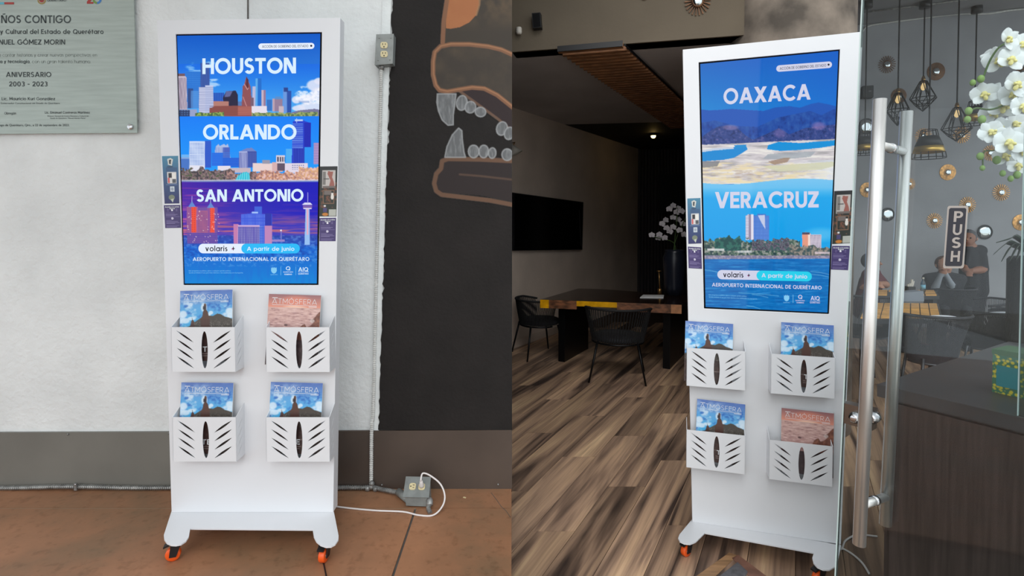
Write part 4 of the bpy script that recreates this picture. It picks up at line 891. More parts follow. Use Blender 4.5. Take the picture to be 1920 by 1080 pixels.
def paint_right():
    c = Cv(1304, 86, 1582, 596, (0, 110, 205)); R = c.rect
    c.vgrad(86, 215, (0, 88, 186), (8, 132, 210)); t = np.clip((c.X - 1310) / 260, 0, 1); c.fill((c.Y < 210) * t, (0, 90, 205), 0.5)
    ridge = lambda pts, bot: list(pts) + [(pts[-1][0], bot), (pts[0][0], bot)]
    c.poly(ridge([(1304, 204), (1330, 207), (1352, 206), (1372, 204), (1400, 206), (1432, 208), (1455, 201), (1480, 199), (1500, 202), (1520, 195), (1535, 192), (1555, 196), (1582, 203)], 300), (26, 84, 180))
    n = c.noise((8, 6), 3, 4); n2 = c.noise(4, 9, 4)
    m = c.pmask(ridge([(1304, 232), (1340, 226), (1380, 236), (1420, 238), (1460, 220), (1490, 214), (1520, 208), (1540, 216), (1560, 206), (1582, 200)], 300)); c.fill(m, (24, 70, 158)); c.fill(m * np.clip((n - 0.5) * 4, 0, 1), (44, 92, 170), 0.8); c.fill(m * np.clip((0.45 - n) * 4, 0, 1), (14, 46, 120), 0.7)
    m = c.pmask(ridge([(1304, 266), (1325, 250), (1345, 238), (1362, 235), (1380, 238), (1398, 254), (1412, 262), (1440, 250), (1460, 240), (1480, 252), (1510, 240), (1540, 236), (1582, 232)], 285)); c.fill(m, (46, 66, 132)); c.fill(m * np.clip((n2 - 0.58) * 5, 0, 1), (130, 116, 170), 0.6); c.fill(m * np.clip((0.42 - n2) * 6, 0, 1), (24, 40, 96), 0.8)
    c.ell(1370, 239, 18, 6, (150, 130, 180), 0.55, 0.7); c.ell(1535, 236, 16, 9, (150, 120, 180), 0.6, 0.8); c.ell(1462, 250, 14, 10, (130, 110, 170), 0.5, 0.8)
    w = (c.Y > 272 - (c.X - 1310) * 0.045) & (c.Y < 345); c.fill(w, (206, 200, 204)); s = c.noise((4, 34), 12, 4); s2 = c.noise((3, 20), 19, 4)
    c.fill(w * np.clip((s - 0.5) * 6, 0, 1), (235, 232, 226), 0.9); c.fill(w * np.clip((0.45 - s) * 6, 0, 1), (160, 158, 160), 0.8)
    c.fill(w * (c.Y > 305) * np.clip((s2 - 0.42) * 5, 0, 1), (232, 214, 170), 0.85); c.fill(w * (c.Y > 312) * np.clip((0.42 - s2) * 5, 0, 1), (176, 150, 120), 0.7)
    c.fill(w * (c.Y > 300) * np.clip((c.X - 1480) / 80, 0, 1), (226, 234, 244), 0.7)
    P = c.poly
    P([(1304, 283), (1340, 278), (1375, 276), (1398, 272), (1402, 280), (1390, 288), (1376, 296), (1355, 300), (1304, 303)], (0, 134, 208)); P([(1304, 283), (1340, 278), (1375, 276), (1376, 279), (1340, 282), (1304, 287)], (214, 214, 226), 0.9)
    P([(1440, 272), (1460, 266), (1500, 268), (1566, 263), (1582, 263), (1582, 270), (1540, 277), (1500, 281), (1462, 283), (1438, 280)], (4, 142, 214)); P([(1376, 272), (1400, 271), (1396, 277), (1380, 278)], (10, 138, 206))
    P([(1304, 303), (1350, 302), (1345, 312), (1304, 316)], (116, 118, 126), 0.8); P([(1440, 289), (1500, 285), (1530, 284), (1520, 294), (1470, 299), (1430, 298)], (150, 160, 170), 0.7); P([(1440, 303), (1470, 296), (1482, 296), (1476, 304), (1452, 309)], (150, 120, 96), 0.7); P([(1430, 312), (1560, 303), (1582, 306), (1540, 318), (1460, 322)], (205, 206, 176), 0.8)
    # ---- Veracruz
    b = c.Y > 340 + 4 * np.sin((c.X - 1310) / 40) - (c.X - 1440) * 0.02; c.vgrad(336, 450, (120, 196, 240), (10, 160, 230), b); c.fill(b * (c.Y < 450) * np.clip((c.Y - 352) / 20, 0, 1), (0, 156, 232), 0.75)
    c.ell(1540, 440, 40, 16, (110, 196, 240), 0.6, 0.9); c.ell(1400, 360, 60, 18, (120, 196, 240), 0.35, 0.9)
    P([(1398, 405), (1403, 402), (1412, 403), (1413, 450), (1398, 450)], (214, 208, 226)); R(1404, 402, 1408, 450, (110, 100, 130), 0.7); c.stripes(1398, 404, 1413, 450, (150, 140, 170), 2.4, 0.4, 0.6, False); R(1412, 404, 1442, 450, (78, 122, 206)); R(1420, 401, 1436, 406, (70, 116, 200)); c.windows(1412, 406, 1442, 450, (104, 150, 224), 3, 2.6, 0.8); P([(1421, 404), (1434, 403), (1435, 430), (1428, 418)], (206, 210, 232), 0.9); R(1408, 402, 1413, 450, (226, 222, 236))
    P([(1504, 438), (1511, 435), (1520, 438), (1519, 472), (1505, 474)], (226, 152, 128)); R(1515, 438, 1519, 472, (240, 214, 204)); R(1519, 440, 1540, 472, (206, 196, 212)); c.windows(1520, 441, 1539, 472, (110, 100, 130), 3, 3, 0.9); R(1504, 436, 1518, 440, (80, 70, 90))
    trees(c, 1318, 444, 1500, 482, [(38, 62, 68), (66, 92, 84), (100, 120, 100), (150, 150, 150)], 33, 3.6); trees(c, 1340, 440, 1390, 470, [(20, 70, 70), (40, 100, 90)], 38, 5); trees(c, 1410, 446, 1480, 470, [(70, 70, 84), (110, 104, 120), (60, 90, 90)], 39, 3); trees(c, 1480, 456, 1560, 482, [(60, 84, 88), (110, 110, 104), (150, 140, 130)], 41, 3)
    R(1326, 466, 1358, 470, (230, 226, 226), 0.8); R(1383, 470, 1410, 474, (226, 224, 230), 0.7); R(1528, 472, 1556, 476, (230, 210, 220), 0.7)
    sl = 479 + (c.X - 1318) * 0.0; c.fill((c.Y > sl) & (c.Y < sl + 8), (124, 122, 150)); c.fill(((c.Y > sl) & (c.Y < sl + 8)) * np.clip((c.noise(2.5, 50, 3) - 0.5) * 8, 0, 1), (170, 160, 176), 0.8)
    sea = c.Y > 486 - (c.X - 1318) * 0.005; c.vgrad(486, 596, (2, 106, 184), (0, 110, 186), sea); wv = c.noise((1.8, 26), 55, 4); c.fill(sea * np.clip((wv - 0.56) * 6, 0, 1), (60, 150, 214), 0.7); c.fill(sea * np.clip((0.42 - wv) * 6, 0, 1), (0, 80, 158), 0.6)
    for y, x0, x1 in ((506, 1320, 1352), (509, 1520, 1556), (549, 1385, 1460), (552, 1410, 1440), (573, 1400, 1425), (514, 1520, 1556)): c.line([(x0, y), ((x0 + x1) / 2, y + 2), (x1, y + 6)], 1.3, (130, 190, 226), 0.6)
    return c
# ---- stickers on the kiosk margins
def paint_poster(blue):
    c = Cv(0, 0, 34, 92, (60, 100, 140), 4); R = c.rect
    if blue:
        c.vgrad(0, 92, (70, 132, 160), (44, 44, 96)); R(7, 22, 31, 76, (50, 70, 110), 0.5)
        c.poly([(11, 6), (18, 4), (23, 7), (20, 19), (12, 17)], (206, 206, 200)); c.poly([(14, 8), (19, 7), (18, 16), (14, 15)], (60, 66, 70)); c.ell(16, 21, 8, 1.8, (50, 60, 80), 0.7, 0.5)
        R(9, 31, 29, 53, (208, 206, 206)); R(12, 33, 19, 42, (50, 46, 50)); R(10, 42, 14, 52, (200, 90, 90)); R(20, 45, 28, 52, (80, 84, 90)); R(20, 33, 28, 44, (228, 226, 220))
        R(14, 59, 24, 69, (196, 206, 214)); c.ell(19, 64, 3, 3, (150, 160, 175)); c.ell(17, 80, 7, 5, (120, 130, 110)); c.poly([(14, 84), (22, 82), (19, 90)], (190, 196, 180)); R(6, 55, 30, 56, (150, 170, 200), 0.6)
    else:
        c.vgrad(0, 92, (34, 34, 36), (40, 46, 36)); n = c.noise(5, 2, 4); c.fill((c.Y > 30) * (c.Y < 76) * np.clip((n - 0.5) * 6, 0, 1), (150, 84, 60), 0.7)
        R(5, 7, 30, 40, (186, 180, 176)); c.poly([(16, 9), (26, 10), (24, 20), (28, 30), (29, 40), (18, 38), (21, 26), (15, 14)], (150, 90, 80)); R(6, 10, 12, 34, (120, 116, 112)); R(8, 22, 18, 24, (70, 66, 66)); R(6, 36, 30, 40, (110, 100, 96))
        c.line([(7, 44), (28, 44), (28, 68), (8, 68), (7, 44)], 1, (176, 120, 90), 0.9); R(9, 45, 23, 52, (110, 100, 96)); c.ell(25, 56, 3, 5, (220, 216, 210)); R(23, 49, 27, 52, (225, 220, 215))
        R(9, 71, 13, 74, (226, 226, 230)); R(8, 76, 15, 84, (70, 64, 110)); c.ell(12, 88, 7, 3.4, (210, 130, 50), 0.9, 0.5); R(19, 79, 33, 91, (176, 178, 170))
    return c
def paint_card():
    c = Cv(0, 0, 32, 44, (66, 52, 106), 4); R = c.rect
    c.ell(15.5, 25.5, 2.2, 2.2, (206, 200, 220)); R(14.3, 8.6, 17, 11.4, (236, 234, 244))
    for x in (6, 23): R(x, 8, x + 3, 8.8, (170, 160, 196)); R(x, 10.5, x + 3, 11.2, (150, 140, 180))
    for y, x1 in ((15, 20), (17.5, 26), (19.5, 22), (22, 30), (29, 14), (31, 26), (33, 29), (35, 20), (39, 28), (41, 24)): R(3, y, x1, y + 0.7, (150, 140, 184), 0.8)
    return c
# ================================================================== KIOSKS
BW, BH, BD = 0.236, 0.165, 0.062
def holes_panel(w, h, th, holes):
    """panel in x-z, thickness along +y, real cut-outs"""
    outer = [Vector((0, 0, 0)), Vector((w, 0, 0)), Vector((w, h, 0)), Vector((0, h, 0))]
    loops = [outer] + [[Vector((a, b, 0)) for a, b in hl] for hl in holes]
    tri = tessellate_polygon(loops); flat_ = [p for l in loops for p in l]; n = len(flat_)
    v = [Vector((p.x, 0, p.y)) for p in flat_] + [Vector((p.x, th, p.y)) for p in flat_]
    f = []
    for t in tri:
        a, b, c = t; nn = (flat_[b] - flat_[a]).cross(flat_[c] - flat_[a]).z
        if nn < 0: a, b, c = a, c, b
        f.append((a, b, c)); f.append((n + c, n + b, n + a))
    k = 0
    for l in loops:
        m = len(l)
        for i in range(m): f.append((k + i, n + k + i, n + k + (i + 1) % m, k + (i + 1) % m))
        k += m
    return v, f
def lens(x0, y0, x1, y1, wd, n=7):
    a = Vector((x0, y0)); b = Vector((x1, y1)); d = (b - a); p = Vector((-d.y, d.x)).normalized() * wd; o = []
    for i in range(n): t = i / n; q = a + d * t + p * math.sin(math.pi * t); o.append((q.x, q.y))
    for i in range(n): t = 1 - i / n; q = a + d * t - p * math.sin(math.pi * t); o.append((q.x, q.y))
    return o
hl = []
for k in range(4):
    y0 = 1 - (0.074 + 0.193 * k); y1 = 1 - (0.352 + 0.193 * k)
    hl.append(lens(0.078 * BW, y0 * BH, 0.355 * BW, y1 * BH, 0.0036)); hl.append(lens(0.652 * BW, y1 * BH, 0.935 * BW, y0 * BH, 0.0040))
hl.append([(0.52 * BW + 0.0118 * math.cos(t), 0.49 * BH + 0.069 * math.sin(t)) for t in [2 * math.pi * i / 24 for i in range(24)]])
_v, _f = holes_panel(BW, BH, 0.0016, hl); _vb, _fb = G().box((0, 0, -0.0012), (BW, BD, 0.0)).get()
_g = G().add(_v, _f).add(_vb, _fb)
front_me = mesh_of('magazine_basket', _g.v, _g.f, M['kiosk'])
sh = [lens(0.010, (1 - (0.33 + 0.19 * k)) * BH, BD - 0.014, (1 - (0.10 + 0.19 * k)) * BH, 0.0018) for k in range(4)]
_v, _f = holes_panel(BD, BH, 0.0016, sh)
for p_ in _v:                         # the side rises towards the kiosk
    if p_.z > BH - 1e-6: p_.z += 0.034 * p_.x / BD
side_v = [Vector((p_.y, p_.x, p_.z)) for p_ in _v]; side_me = mesh_of('side_panel', side_v, [q[::-1] for q in _f], M['kiosk'])
# magazines: local x across, z up, cover faces -y
MWD, MHT = 0.196, 0.262
def paint_church():
    c = Cv(0, 0, 98, 131, (70, 150, 220), 2); c.vgrad(0, 30, (86, 116, 186), (100, 160, 216)); c.vgrad(26, 75, (96, 164, 222), (70, 176, 226))
    n = c.noise((10, 14), 4, 4); n2 = c.noise((7, 10), 9, 4); c.fill((c.Y < 75) * np.clip((n - 0.52) * 5, 0, 1) * np.clip((c.Y + 4) / 30, 0.15, 1), (206, 226, 244), 0.9); c.fill((c.Y < 70) * (c.Y > 16) * np.clip((0.42 - n2) * 6, 0, 1), (40, 100, 186), 0.8)
    for x, y, rx, ry in ((6, 44, 9, 8), (10, 56, 10, 6), (58, 42, 5, 4), (93, 40, 9, 7), (95, 48, 8, 6), (45, 32, 7, 10), (22, 52, 9, 4), (52, 46, 7, 4)): c.ell(x, y, rx, ry, (214, 232, 246), 0.9, 0.6)
    c.poly([(0, 70), (10, 69), (18, 66), (26, 60), (38, 52), (50, 47), (62, 48), (70, 44), (76, 45), (84, 50), (92, 52), (98, 54), (98, 131), (0, 131)], (74, 68, 62)); t = c.noise(1.7, 13, 3); c.fill((c.Y > 50) * np.clip((c.Y - 52) / 10, 0, 1) * np.clip((t - 0.55) * 7, 0, 1) * (c.a.sum(2) < 240), (156, 148, 140), 0.6)
    B = (86, 58, 50); c.poly([(42, 48), (43, 40), (45, 36), (44, 30), (45, 26), (47, 24), (49, 27), (49, 36), (52, 40), (54, 48), (56, 52), (57, 131), (38, 131), (39, 52)], B); c.stripes(39, 54, 57, 90, (58, 38, 34), 3, 0.4, 0.7); c.rect(43, 30, 49, 36, (50, 44, 52))
    c.poly([(20, 70), (21, 58), (23, 54), (22, 48), (24, 54), (27, 58), (28, 131), (19, 131)], B); c.stripes(20, 62, 28, 90, (58, 38, 34), 2.5, 0.4, 0.7)
    c.rect(0, 82, 98, 131, (62, 46, 44), 0.85); n = c.noise(4, 30, 3); c.fill((c.Y > 82) * np.clip((n - 0.5) * 4, 0, 1), (96, 72, 66), 0.6)
    c.rect(34, 104, 74, 106, (200, 190, 186), 0.4); c.rect(42, 117, 62, 118.2, (196, 186, 184), 0.8); c.rect(42, 121, 60, 122.2, (196, 186, 184), 0.8)
    return c
def paint_sea():
    c = Cv(0, 0, 98, 131, (190, 140, 135), 2); c.vgrad(0, 24, (150, 106, 110), (226, 150, 128)); c.ell(52, 12, 34, 12, (226, 140, 118), 0.8, 0.9); c.ell(50, 24, 26, 4, (250, 214, 190), 0.9, 0.9)
    c.vgrad(24, 131, (206, 168, 160), (160, 122, 120)); w = c.noise((1.4, 8), 6, 4); c.fill((c.Y > 25) * np.clip((w - 0.52) * 6, 0, 1), (226, 196, 190), 0.7); c.fill((c.Y > 25) * np.clip((0.42 - w) * 6, 0, 1), (140, 102, 104), 0.7)
    n = c.noise(4, 3, 4); K = (110, 70, 60); m = c.pmask([(98, 30), (92, 36), (88, 42), (82, 46), (86, 52), (80, 58), (74, 60), (70, 54), (66, 56), (62, 60), (58, 70), (56, 131), (98, 131)]); c.fill(m, K); c.fill(m * np.clip((n - 0.5) * 5, 0, 1), (156, 104, 84), 0.8); c.ell(84, 48, 5, 4, (206, 190, 186), 0.8, 0.5); c.ell(35, 57, 3.4, 1.8, (104, 78, 78))
    c.rect(0, 84, 98, 131, (60, 50, 54), 0.9); n = c.noise(5, 23, 3); c.fill((c.Y > 84) * np.clip((n - 0.5) * 4, 0, 1), (100, 84, 84), 0.6)
    return c
def magazine(kind):
    cvs = paint_church() if kind == 'church' else paint_sea()
    body = mesh_of('magazine', *G().box((-MWD / 2, 0.0, -MHT), (MWD / 2, 0.004, 0)).get(), M['paper'])
    mp = lambda x, y: Vector(((x - 49) * 0.002, -0.0005, -y * 0.002))
    cov = art_mesh('front_cover', cvs, [(0, 0), (98, 0), (98, 131), (0, 131)], 98, 131, mp, M['cover'])
    v, f = geo_text('ATMÓSFERA', 0.07, 0.22); x0, x1 = v[:, 0].min(), v[:, 0].max(); k = 9.6
    m2 = lambda x, y: Vector(((x - 49) * 0.002, -0.0011, -y * 0.002))
    gt = G().add([m2(7 + 84 * (a - x0) / (x1 - x0), 17.6 - b * k) for a, b in v], f)
    gt.add([m2(7, 19.6), m2(91, 19.6), m2(91, 20.2), m2(7, 20.2)], [(3, 2, 1, 0)]).add([m2(7, 6.2), m2(17, 6.2), m2(17, 7.4), m2(7, 7.4)], [(3, 2, 1, 0)]).add([m2(76, 21.6), m2(91, 21.6), m2(91, 22.6), m2(76, 22.6)], [(3, 2, 1, 0)])
    tit = mesh_of('cover_title', gt.v, gt.f, M['ink_white'])
    v, f = geo_text('TE', 0.17, 0.2); x0, x1 = v[:, 0].min(), v[:, 0].max(); k = 9.5
    sub = mesh_of('cover_headline', [m2(44 + 16 * (a - x0) / (x1 - x0), 114 - b * k) for a, b in v], f, M['ink_white'])
    return body, cov, tit, sub
MAG = {k: magazine(k) for k in ('church', 'sea')}
def put_magazine(kind, px0, px1, plane, label):
    """px0, px1 = upper corners in the photograph"""
    P, N, X = plane
    a = at_plane(px0[0], px0[1], P + N * 0.022, N); b = at_plane(px1[0], px1[1], P + N * 0.022, N)
    ax = (b - a).normalized(); up = Vector((0, 0, 1)); up = (up - ax * up.dot(ax)).normalized(); back = ax.cross(up) * -1
    if back.dot(N) > 0: back = -back
    tilt = math.radians(5)
    up2 = up * math.cos(tilt) + back * math.sin(tilt); bk2 = back * math.cos(tilt) - up * math.sin(tilt)
    c = (a + b) / 2; R3 = Matrix((ax, bk2, up2)).transposed().to_4x4()
    body, cov, tit, sub = MAG[kind]
    o = add_mesh('magazine', body, None, Matrix.Translation(c) @ R3); tag(o, label, 'magazine', 'magazines in the kiosk racks')
    child('front_cover', cov, o); child('cover_title', tit, o)
    if kind == 'church': child('cover_headline', sub, o)
    return o
def caster(parent, c, ang, zf, zp):
    """c = floor contact; zf floor height; zp underside of the plate"""
    r = 0.024; h = Vector((math.cos(ang), math.sin(ang), 0)); sd = Vector((-h.y, h.x, 0)); w = Vector((c.x, c.y, zf + r)); top = Vector((c.x, c.y, zp)) - h * 0.016
    fk = part('caster', G().add(*G().lathe([(0.021, -0.006), (0.021, 0.0)], top, 16).get()).add(*G().obox(top - Vector((0, 0, 0.012)), h, sd, (0, 0, 1), 0.017, 0.017, 0.007).get())
              .hexa([w + sd * 0.013 - h * 0.012 - Vector((0, 0, .006)), w + sd * 0.013 + h * 0.010 - Vector((0, 0, .006)), w + sd * 0.017 + h * 0.010 - Vector((0, 0, .006)), w + sd * 0.017 - h * 0.012 - Vector((0, 0, .006))],
                    [top + sd * 0.013 - h * 0.018 - Vector((0, 0, .006)), top + sd * 0.013 + h * 0.018 - Vector((0, 0, .006)), top + sd * 0.017 + h * 0.018 - Vector((0, 0, .006)), top + sd * 0.017 - h * 0.018 - Vector((0, 0, .006))])
              .hexa([w - sd * 0.017 - h * 0.012 - Vector((0, 0, .006)), w - sd * 0.017 + h * 0.010 - Vector((0, 0, .006)), w - sd * 0.013 + h * 0.010 - Vector((0, 0, .006)), w - sd * 0.013 - h * 0.012 - Vector((0, 0, .006))],
                    [top - sd * 0.017 - h * 0.018 - Vector((0, 0, .006)), top - sd * 0.017 + h * 0.018 - Vector((0, 0, .006)), top - sd * 0.013 + h * 0.018 - Vector((0, 0, .006)), top - sd * 0.013 - h * 0.018 - Vector((0, 0, .006))]).get(), M['black_plastic'], parent)
    part('wheel', G().lathe([(0.010, -0.011), (r - .002, -0.011), (r, -0.008), (r, 0.008), (r - .002, 0.011), (0.010, 0.011)], w, 24, sd).get(), M['orange'], fk, True)
    part('hub', G().lathe([(0.009, -0.0122), (0.009, 0.0122)], w, 14, sd).get(), M['galv'], fk, True)
    lv = top - Vector((0, 0, 0.018)) + h * 0.03
    part('brake_lever', G().hexa([lv + sd * 0.012 - h * .02 - Vector((0, 0, .004)), lv - sd * 0.012 - h * .02 - Vector((0, 0, .004)), lv - sd * 0.012 + h * .014 - Vector((0, 0, .016)), lv + sd * 0.012 + h * .014 - Vector((0, 0, .016))],
                                 [lv + sd * 0.012 - h * .02 + Vector((0, 0, .004)), lv - sd * 0.012 - h * .02 + Vector((0, 0, .004)), lv - sd * 0.012 + h * .014 - Vector((0, 0, .010)), lv + sd * 0.012 + h * .014 - Vector((0, 0, .010))]).get(), M['black_plastic'], fk)
def rounded(x0, y0, x1, y1, r, lean=0.0, n=6):
    o = []
    for cx, cy, a0 in ((x1 - r, y0 + r, -90), (x1 - r, y1 - r, 0), (x0 + r, y1 - r, 90), (x0 + r, y0 + r, 180)):
        for i in range(n + 1):
            q = math.radians(a0 + 90 * i / n); o.append((cx + r * math.cos(q), cy + r * math.sin(q) + lean * (cx + r * math.cos(q) - x0)))
    return o
def kiosk(D):
    zf = D['zf']; zt = zf + 0.09; P = D['P']; N = D['N']; X = Vector((0, 0, 1)).cross(N * -1) * -1
    if X.x < 0: X = -X
    mid = at_plane(*D['mid'], P, N); root = empty('advertising_kiosk', (mid.x, mid.y, zf), D['yaw']); tag(root, D['label'], 'kiosk', 'white advertising kiosks'); inv = MW[root.name].inverted()
    mp = lambda off: (lambda x, y: at_plane(x, y, P + N * off, N))
    th = 0.05
    oc = [at_plane(a, b, P, N) for a, b in D['body']]; sc = [at_plane(a, b, P, N) for a, b in D['screen']]
    for i in (2, 3): oc[i].z = zt
    b = [q - N * th for q in oc]; rc = [q - N * 0.006 for q in sc]
    v = oc + sc + b + rc
    f = [(i, 4 + i, 4 + (i + 1) % 4, (i + 1) % 4) for i in range(4)] + [(4 + i, 12 + i, 12 + (i + 1) % 4, 4 + (i + 1) % 4) for i in range(4)] + [(12, 15, 14, 13)][:0] + [(12, 13, 14, 15)] + [((i + 1) % 4, 8 + (i + 1) % 4, 8 + i, i) for i in range(4)] + [(8, 9, 10, 11)]
    bo = part('body', (v, f), M['kiosk'], root)
    bv = bo.modifiers.new('edge', 'BEVEL'); bv.width = 0.0015; bv.segments = 2; bv.limit_method = 'ANGLE'; bv.angle_limit = math.radians(50)
    # base plate with two feet in front and two behind
    fp = [at_z(a, c, zt) for a, c in D['plate']]
    bl_, br_ = oc[3] - N * 0.22 + X * 0.04, oc[2] - N * 0.22 - X * 0.06
    rear = [oc[2] - N * 0.05 - X * 0.01, br_, br_ - X * 0.09, oc[2] - N * 0.13 - X * 0.16, oc[3] - N * 0.13 + X * 0.14, bl_ + X * 0.09, bl_, oc[3] - N * 0.05 + X * 0.01]
    rear = [Vector((q.x, q.y, zt)) for q in rear]
    pts = fp + rear
    tri = tessellate_polygon([pts]); n = len(pts); vv = pts + [q - Vector((0, 0, 0.005)) for q in pts]; ff = []
    for t in tri:
        a_, b_, c_ = t
        if (pts[b_] - pts[a_]).cross(pts[c_] - pts[a_]).z < 0: a_, b_, c_ = a_, c_, b_
        ff += [(a_, b_, c_), (n + c_, n + b_, n + a_)]
    ff += [((i + 1) % n, i, n + i, n + (i + 1) % n) for i in range(n)]
    part('base_plate', (vv, ff), M['kiosk'], root)
    for (px, py, ang) in D['casters']: caster(root, at_z(px, py, zf), ang, zf, zt - 0.005)
    for q, s in ((br_, -1), (bl_, 1)): c_ = q + X * (0.035 * s) + N * 0.03; caster(root, c_, D['casters'][0][2] + 0.4, zf, zt - 0.005)
    # screen
    scr = empty_child('screen', root)
    s4 = D['screen']; ins = D['inset']
    cx_, cy_ = sum(a for a, _ in s4) / 4, sum(b for _, b in s4) / 4
    pic = [(a + (ins if a < cx_ else -ins), b + (ins if b < cy_ else -ins)) for a, b in s4]
    o_ = [at_plane(a, b, P - N * 0.0050, N) for a, b in s4]; i_ = [at_plane(a, b, P - N * 0.0050, N) for a, b in pic]
    part('bezel', (o_ + i_, [(k, 4 + k, 4 + (k + 1) % 4, (k + 1) % 4) for k in range(4)]), M['bezel'], scr)
    am = art_mesh('picture', D['canvas'](), pic, 268, 468, lambda x, y: inv @ at_plane(x, y, P - N * 0.0052, N), D['smat'])
    child('picture', am, scr)
    m1, m2, m3 = mp(-0.0049), mp(-0.0046), mp(-0.0043)
    ln = D['lean']
    def shape(name, pxs, mat, m): 
        q = [m(a, b) for a, b in pxs]; part(name, (q, [tuple(range(len(q)))[::-1]]), M[mat], scr)
    def txt(name, s, a, b_, cap, mat, bold=0.0, m=m3, up=(0, -1), space=1.0): (put_geo(name, s, a, b_, cap, m, M[mat], scr, 0.205 if bold >= 0.045 else (0.17 if bold >= 0.015 else 0.14), up, 0.07 if bold >= 0.045 else 0.13) if cap > 4 else put_text(name, s, a, b_, cap, m, M[mat], scr, bold, up, space))
    for it in D['items']:
        if it[0] == 's': shape(it[1], it[2], it[3], m1 if it[4] == 1 else m2)
        else: txt('lettering', *it[1:])
    # stickers
    for (kind, quad) in D['stickers']:
        if kind == 'card':
            x0, y0 = quad[0]; c4 = np.array(quad, float)
            cvx = paint_card(); rr = rounded(0, 0, 32, 44, 3)
            def bil(x, y): u, w = x / 32, y / 44; q = (c4[0] * (1 - u) + c4[1] * u) * (1 - w) + (c4[3] * (1 - u) + c4[2] * u) * w; return q
            me = art_mesh('sticker', cvx, [(0.3, 0.3), (31.7, 0.3), (31.7, 43.7), (0.3, 43.7)], 40, 56, lambda x, y: inv @ at_plane(*bil(x, y), P + N * 0.0006, N), M['sticker'])
            st = child('sticker', me, root); st['label'] = 'small purple instruction sticker'
            mpt = lambda x, y: at_plane(*bil(x, y), P + N * 0.0011, N)
            put_geo('lettering', 'Accede a la revista', (2.5, 5.0), (29.5, 5.0), 2.6, mpt, M['ink_white'], st, 0.2); put_geo('lettering', 'Digital', (11, 8.0), (21, 8.0), 2.3, mpt, M['ink_white'], st, 0.2)
        else:
            c4 = np.array(quad, float)
            def bil(x, y): u, w = x / 34, y / 92; return (c4[0] * (1 - u) + c4[1] * u) * (1 - w) + (c4[3] * (1 - u) + c4[2] * u) * w
            me = art_mesh('sticker', paint_poster(kind == 'blue'), [(0.2, 0.2), (33.8, 0.2), (33.8, 91.8), (0.2, 91.8)], 42, 110, lambda x, y: inv @ at_plane(*bil(x, y), P + N * 0.0006, N), M['sticker'])
            st = child('sticker', me, root); st['label'] = 'narrow %s poster sticker' % ('blue' if kind == 'blue' else 'dark brown')
    # magazine baskets
    for q in D['baskets']:
        c4 = [at_plane(a, b_, P + N * BD, N) for a, b_ in q]; c = (c4[0] + c4[1] + c4[2] + c4[3]) / 4
        R3 = Matrix((X, -N, Vector((0, 0, 1)))).transposed().to_4x4()
        Mb = Matrix.Translation(c - X * BW / 2 - Vector((0, 0, BH / 2))) @ R3
        bk_ = _link(bpy.data.objects.new('magazine_basket', front_me), root, Mb)
        child('side_panel', side_me, bk_, Matrix.Translation((0, 0, 0))); child('side_panel', side_me, bk_, Matrix.Translation((BW - 0.0016, 0, 0)))
    return root, (P, N, X)
def empty_child(name, parent):
    o = bpy.data.objects.new(name, None); o.empty_display_size = 0.05
    return _link(o, parent, MW[parent.name].copy())
def pill(x0, y0, x1, y1, lean=0.0): return rounded(x0, y0, x1, y1, (y1 - y0) / 2 - 0.01, lean, 8)
def half(x0, y0, x1, y1, lean=0.0):
    r = (y1 - y0) / 2; o = [(x1, y0 + lean * (x1 - x0)), (x1, y1 + lean * (x1 - x0))]
    for i in range(9): q = math.radians(90 + 180 * i / 8); xx = x0 + r + r * math.cos(q); o.append((xx, y0 + r + r * math.sin(q) + lean * (xx - x0)))
    return o
def circ(x, y, r, n=14): return [(x + r * math.cos(2 * math.pi * i / n), y + r * math.sin(2 * math.pi * i / n)) for i in range(n)]
def star(x, y, r): return [(x, y - r), (x + r * .22, y - r * .22), (x + r * .8, y), (x + r * .22, y + r * .22), (x, y + r), (x - r * .22, y + r * .22), (x - r * .8, y), (x - r * .22, y - r * .22)]
def rc4(x0, y0, x1, y1, l=0.0): return [(x0, y0), (x1, y0 + l * (x1 - x0)), (x1, y1 + l * (x1 - x0)), (x0, y1)]
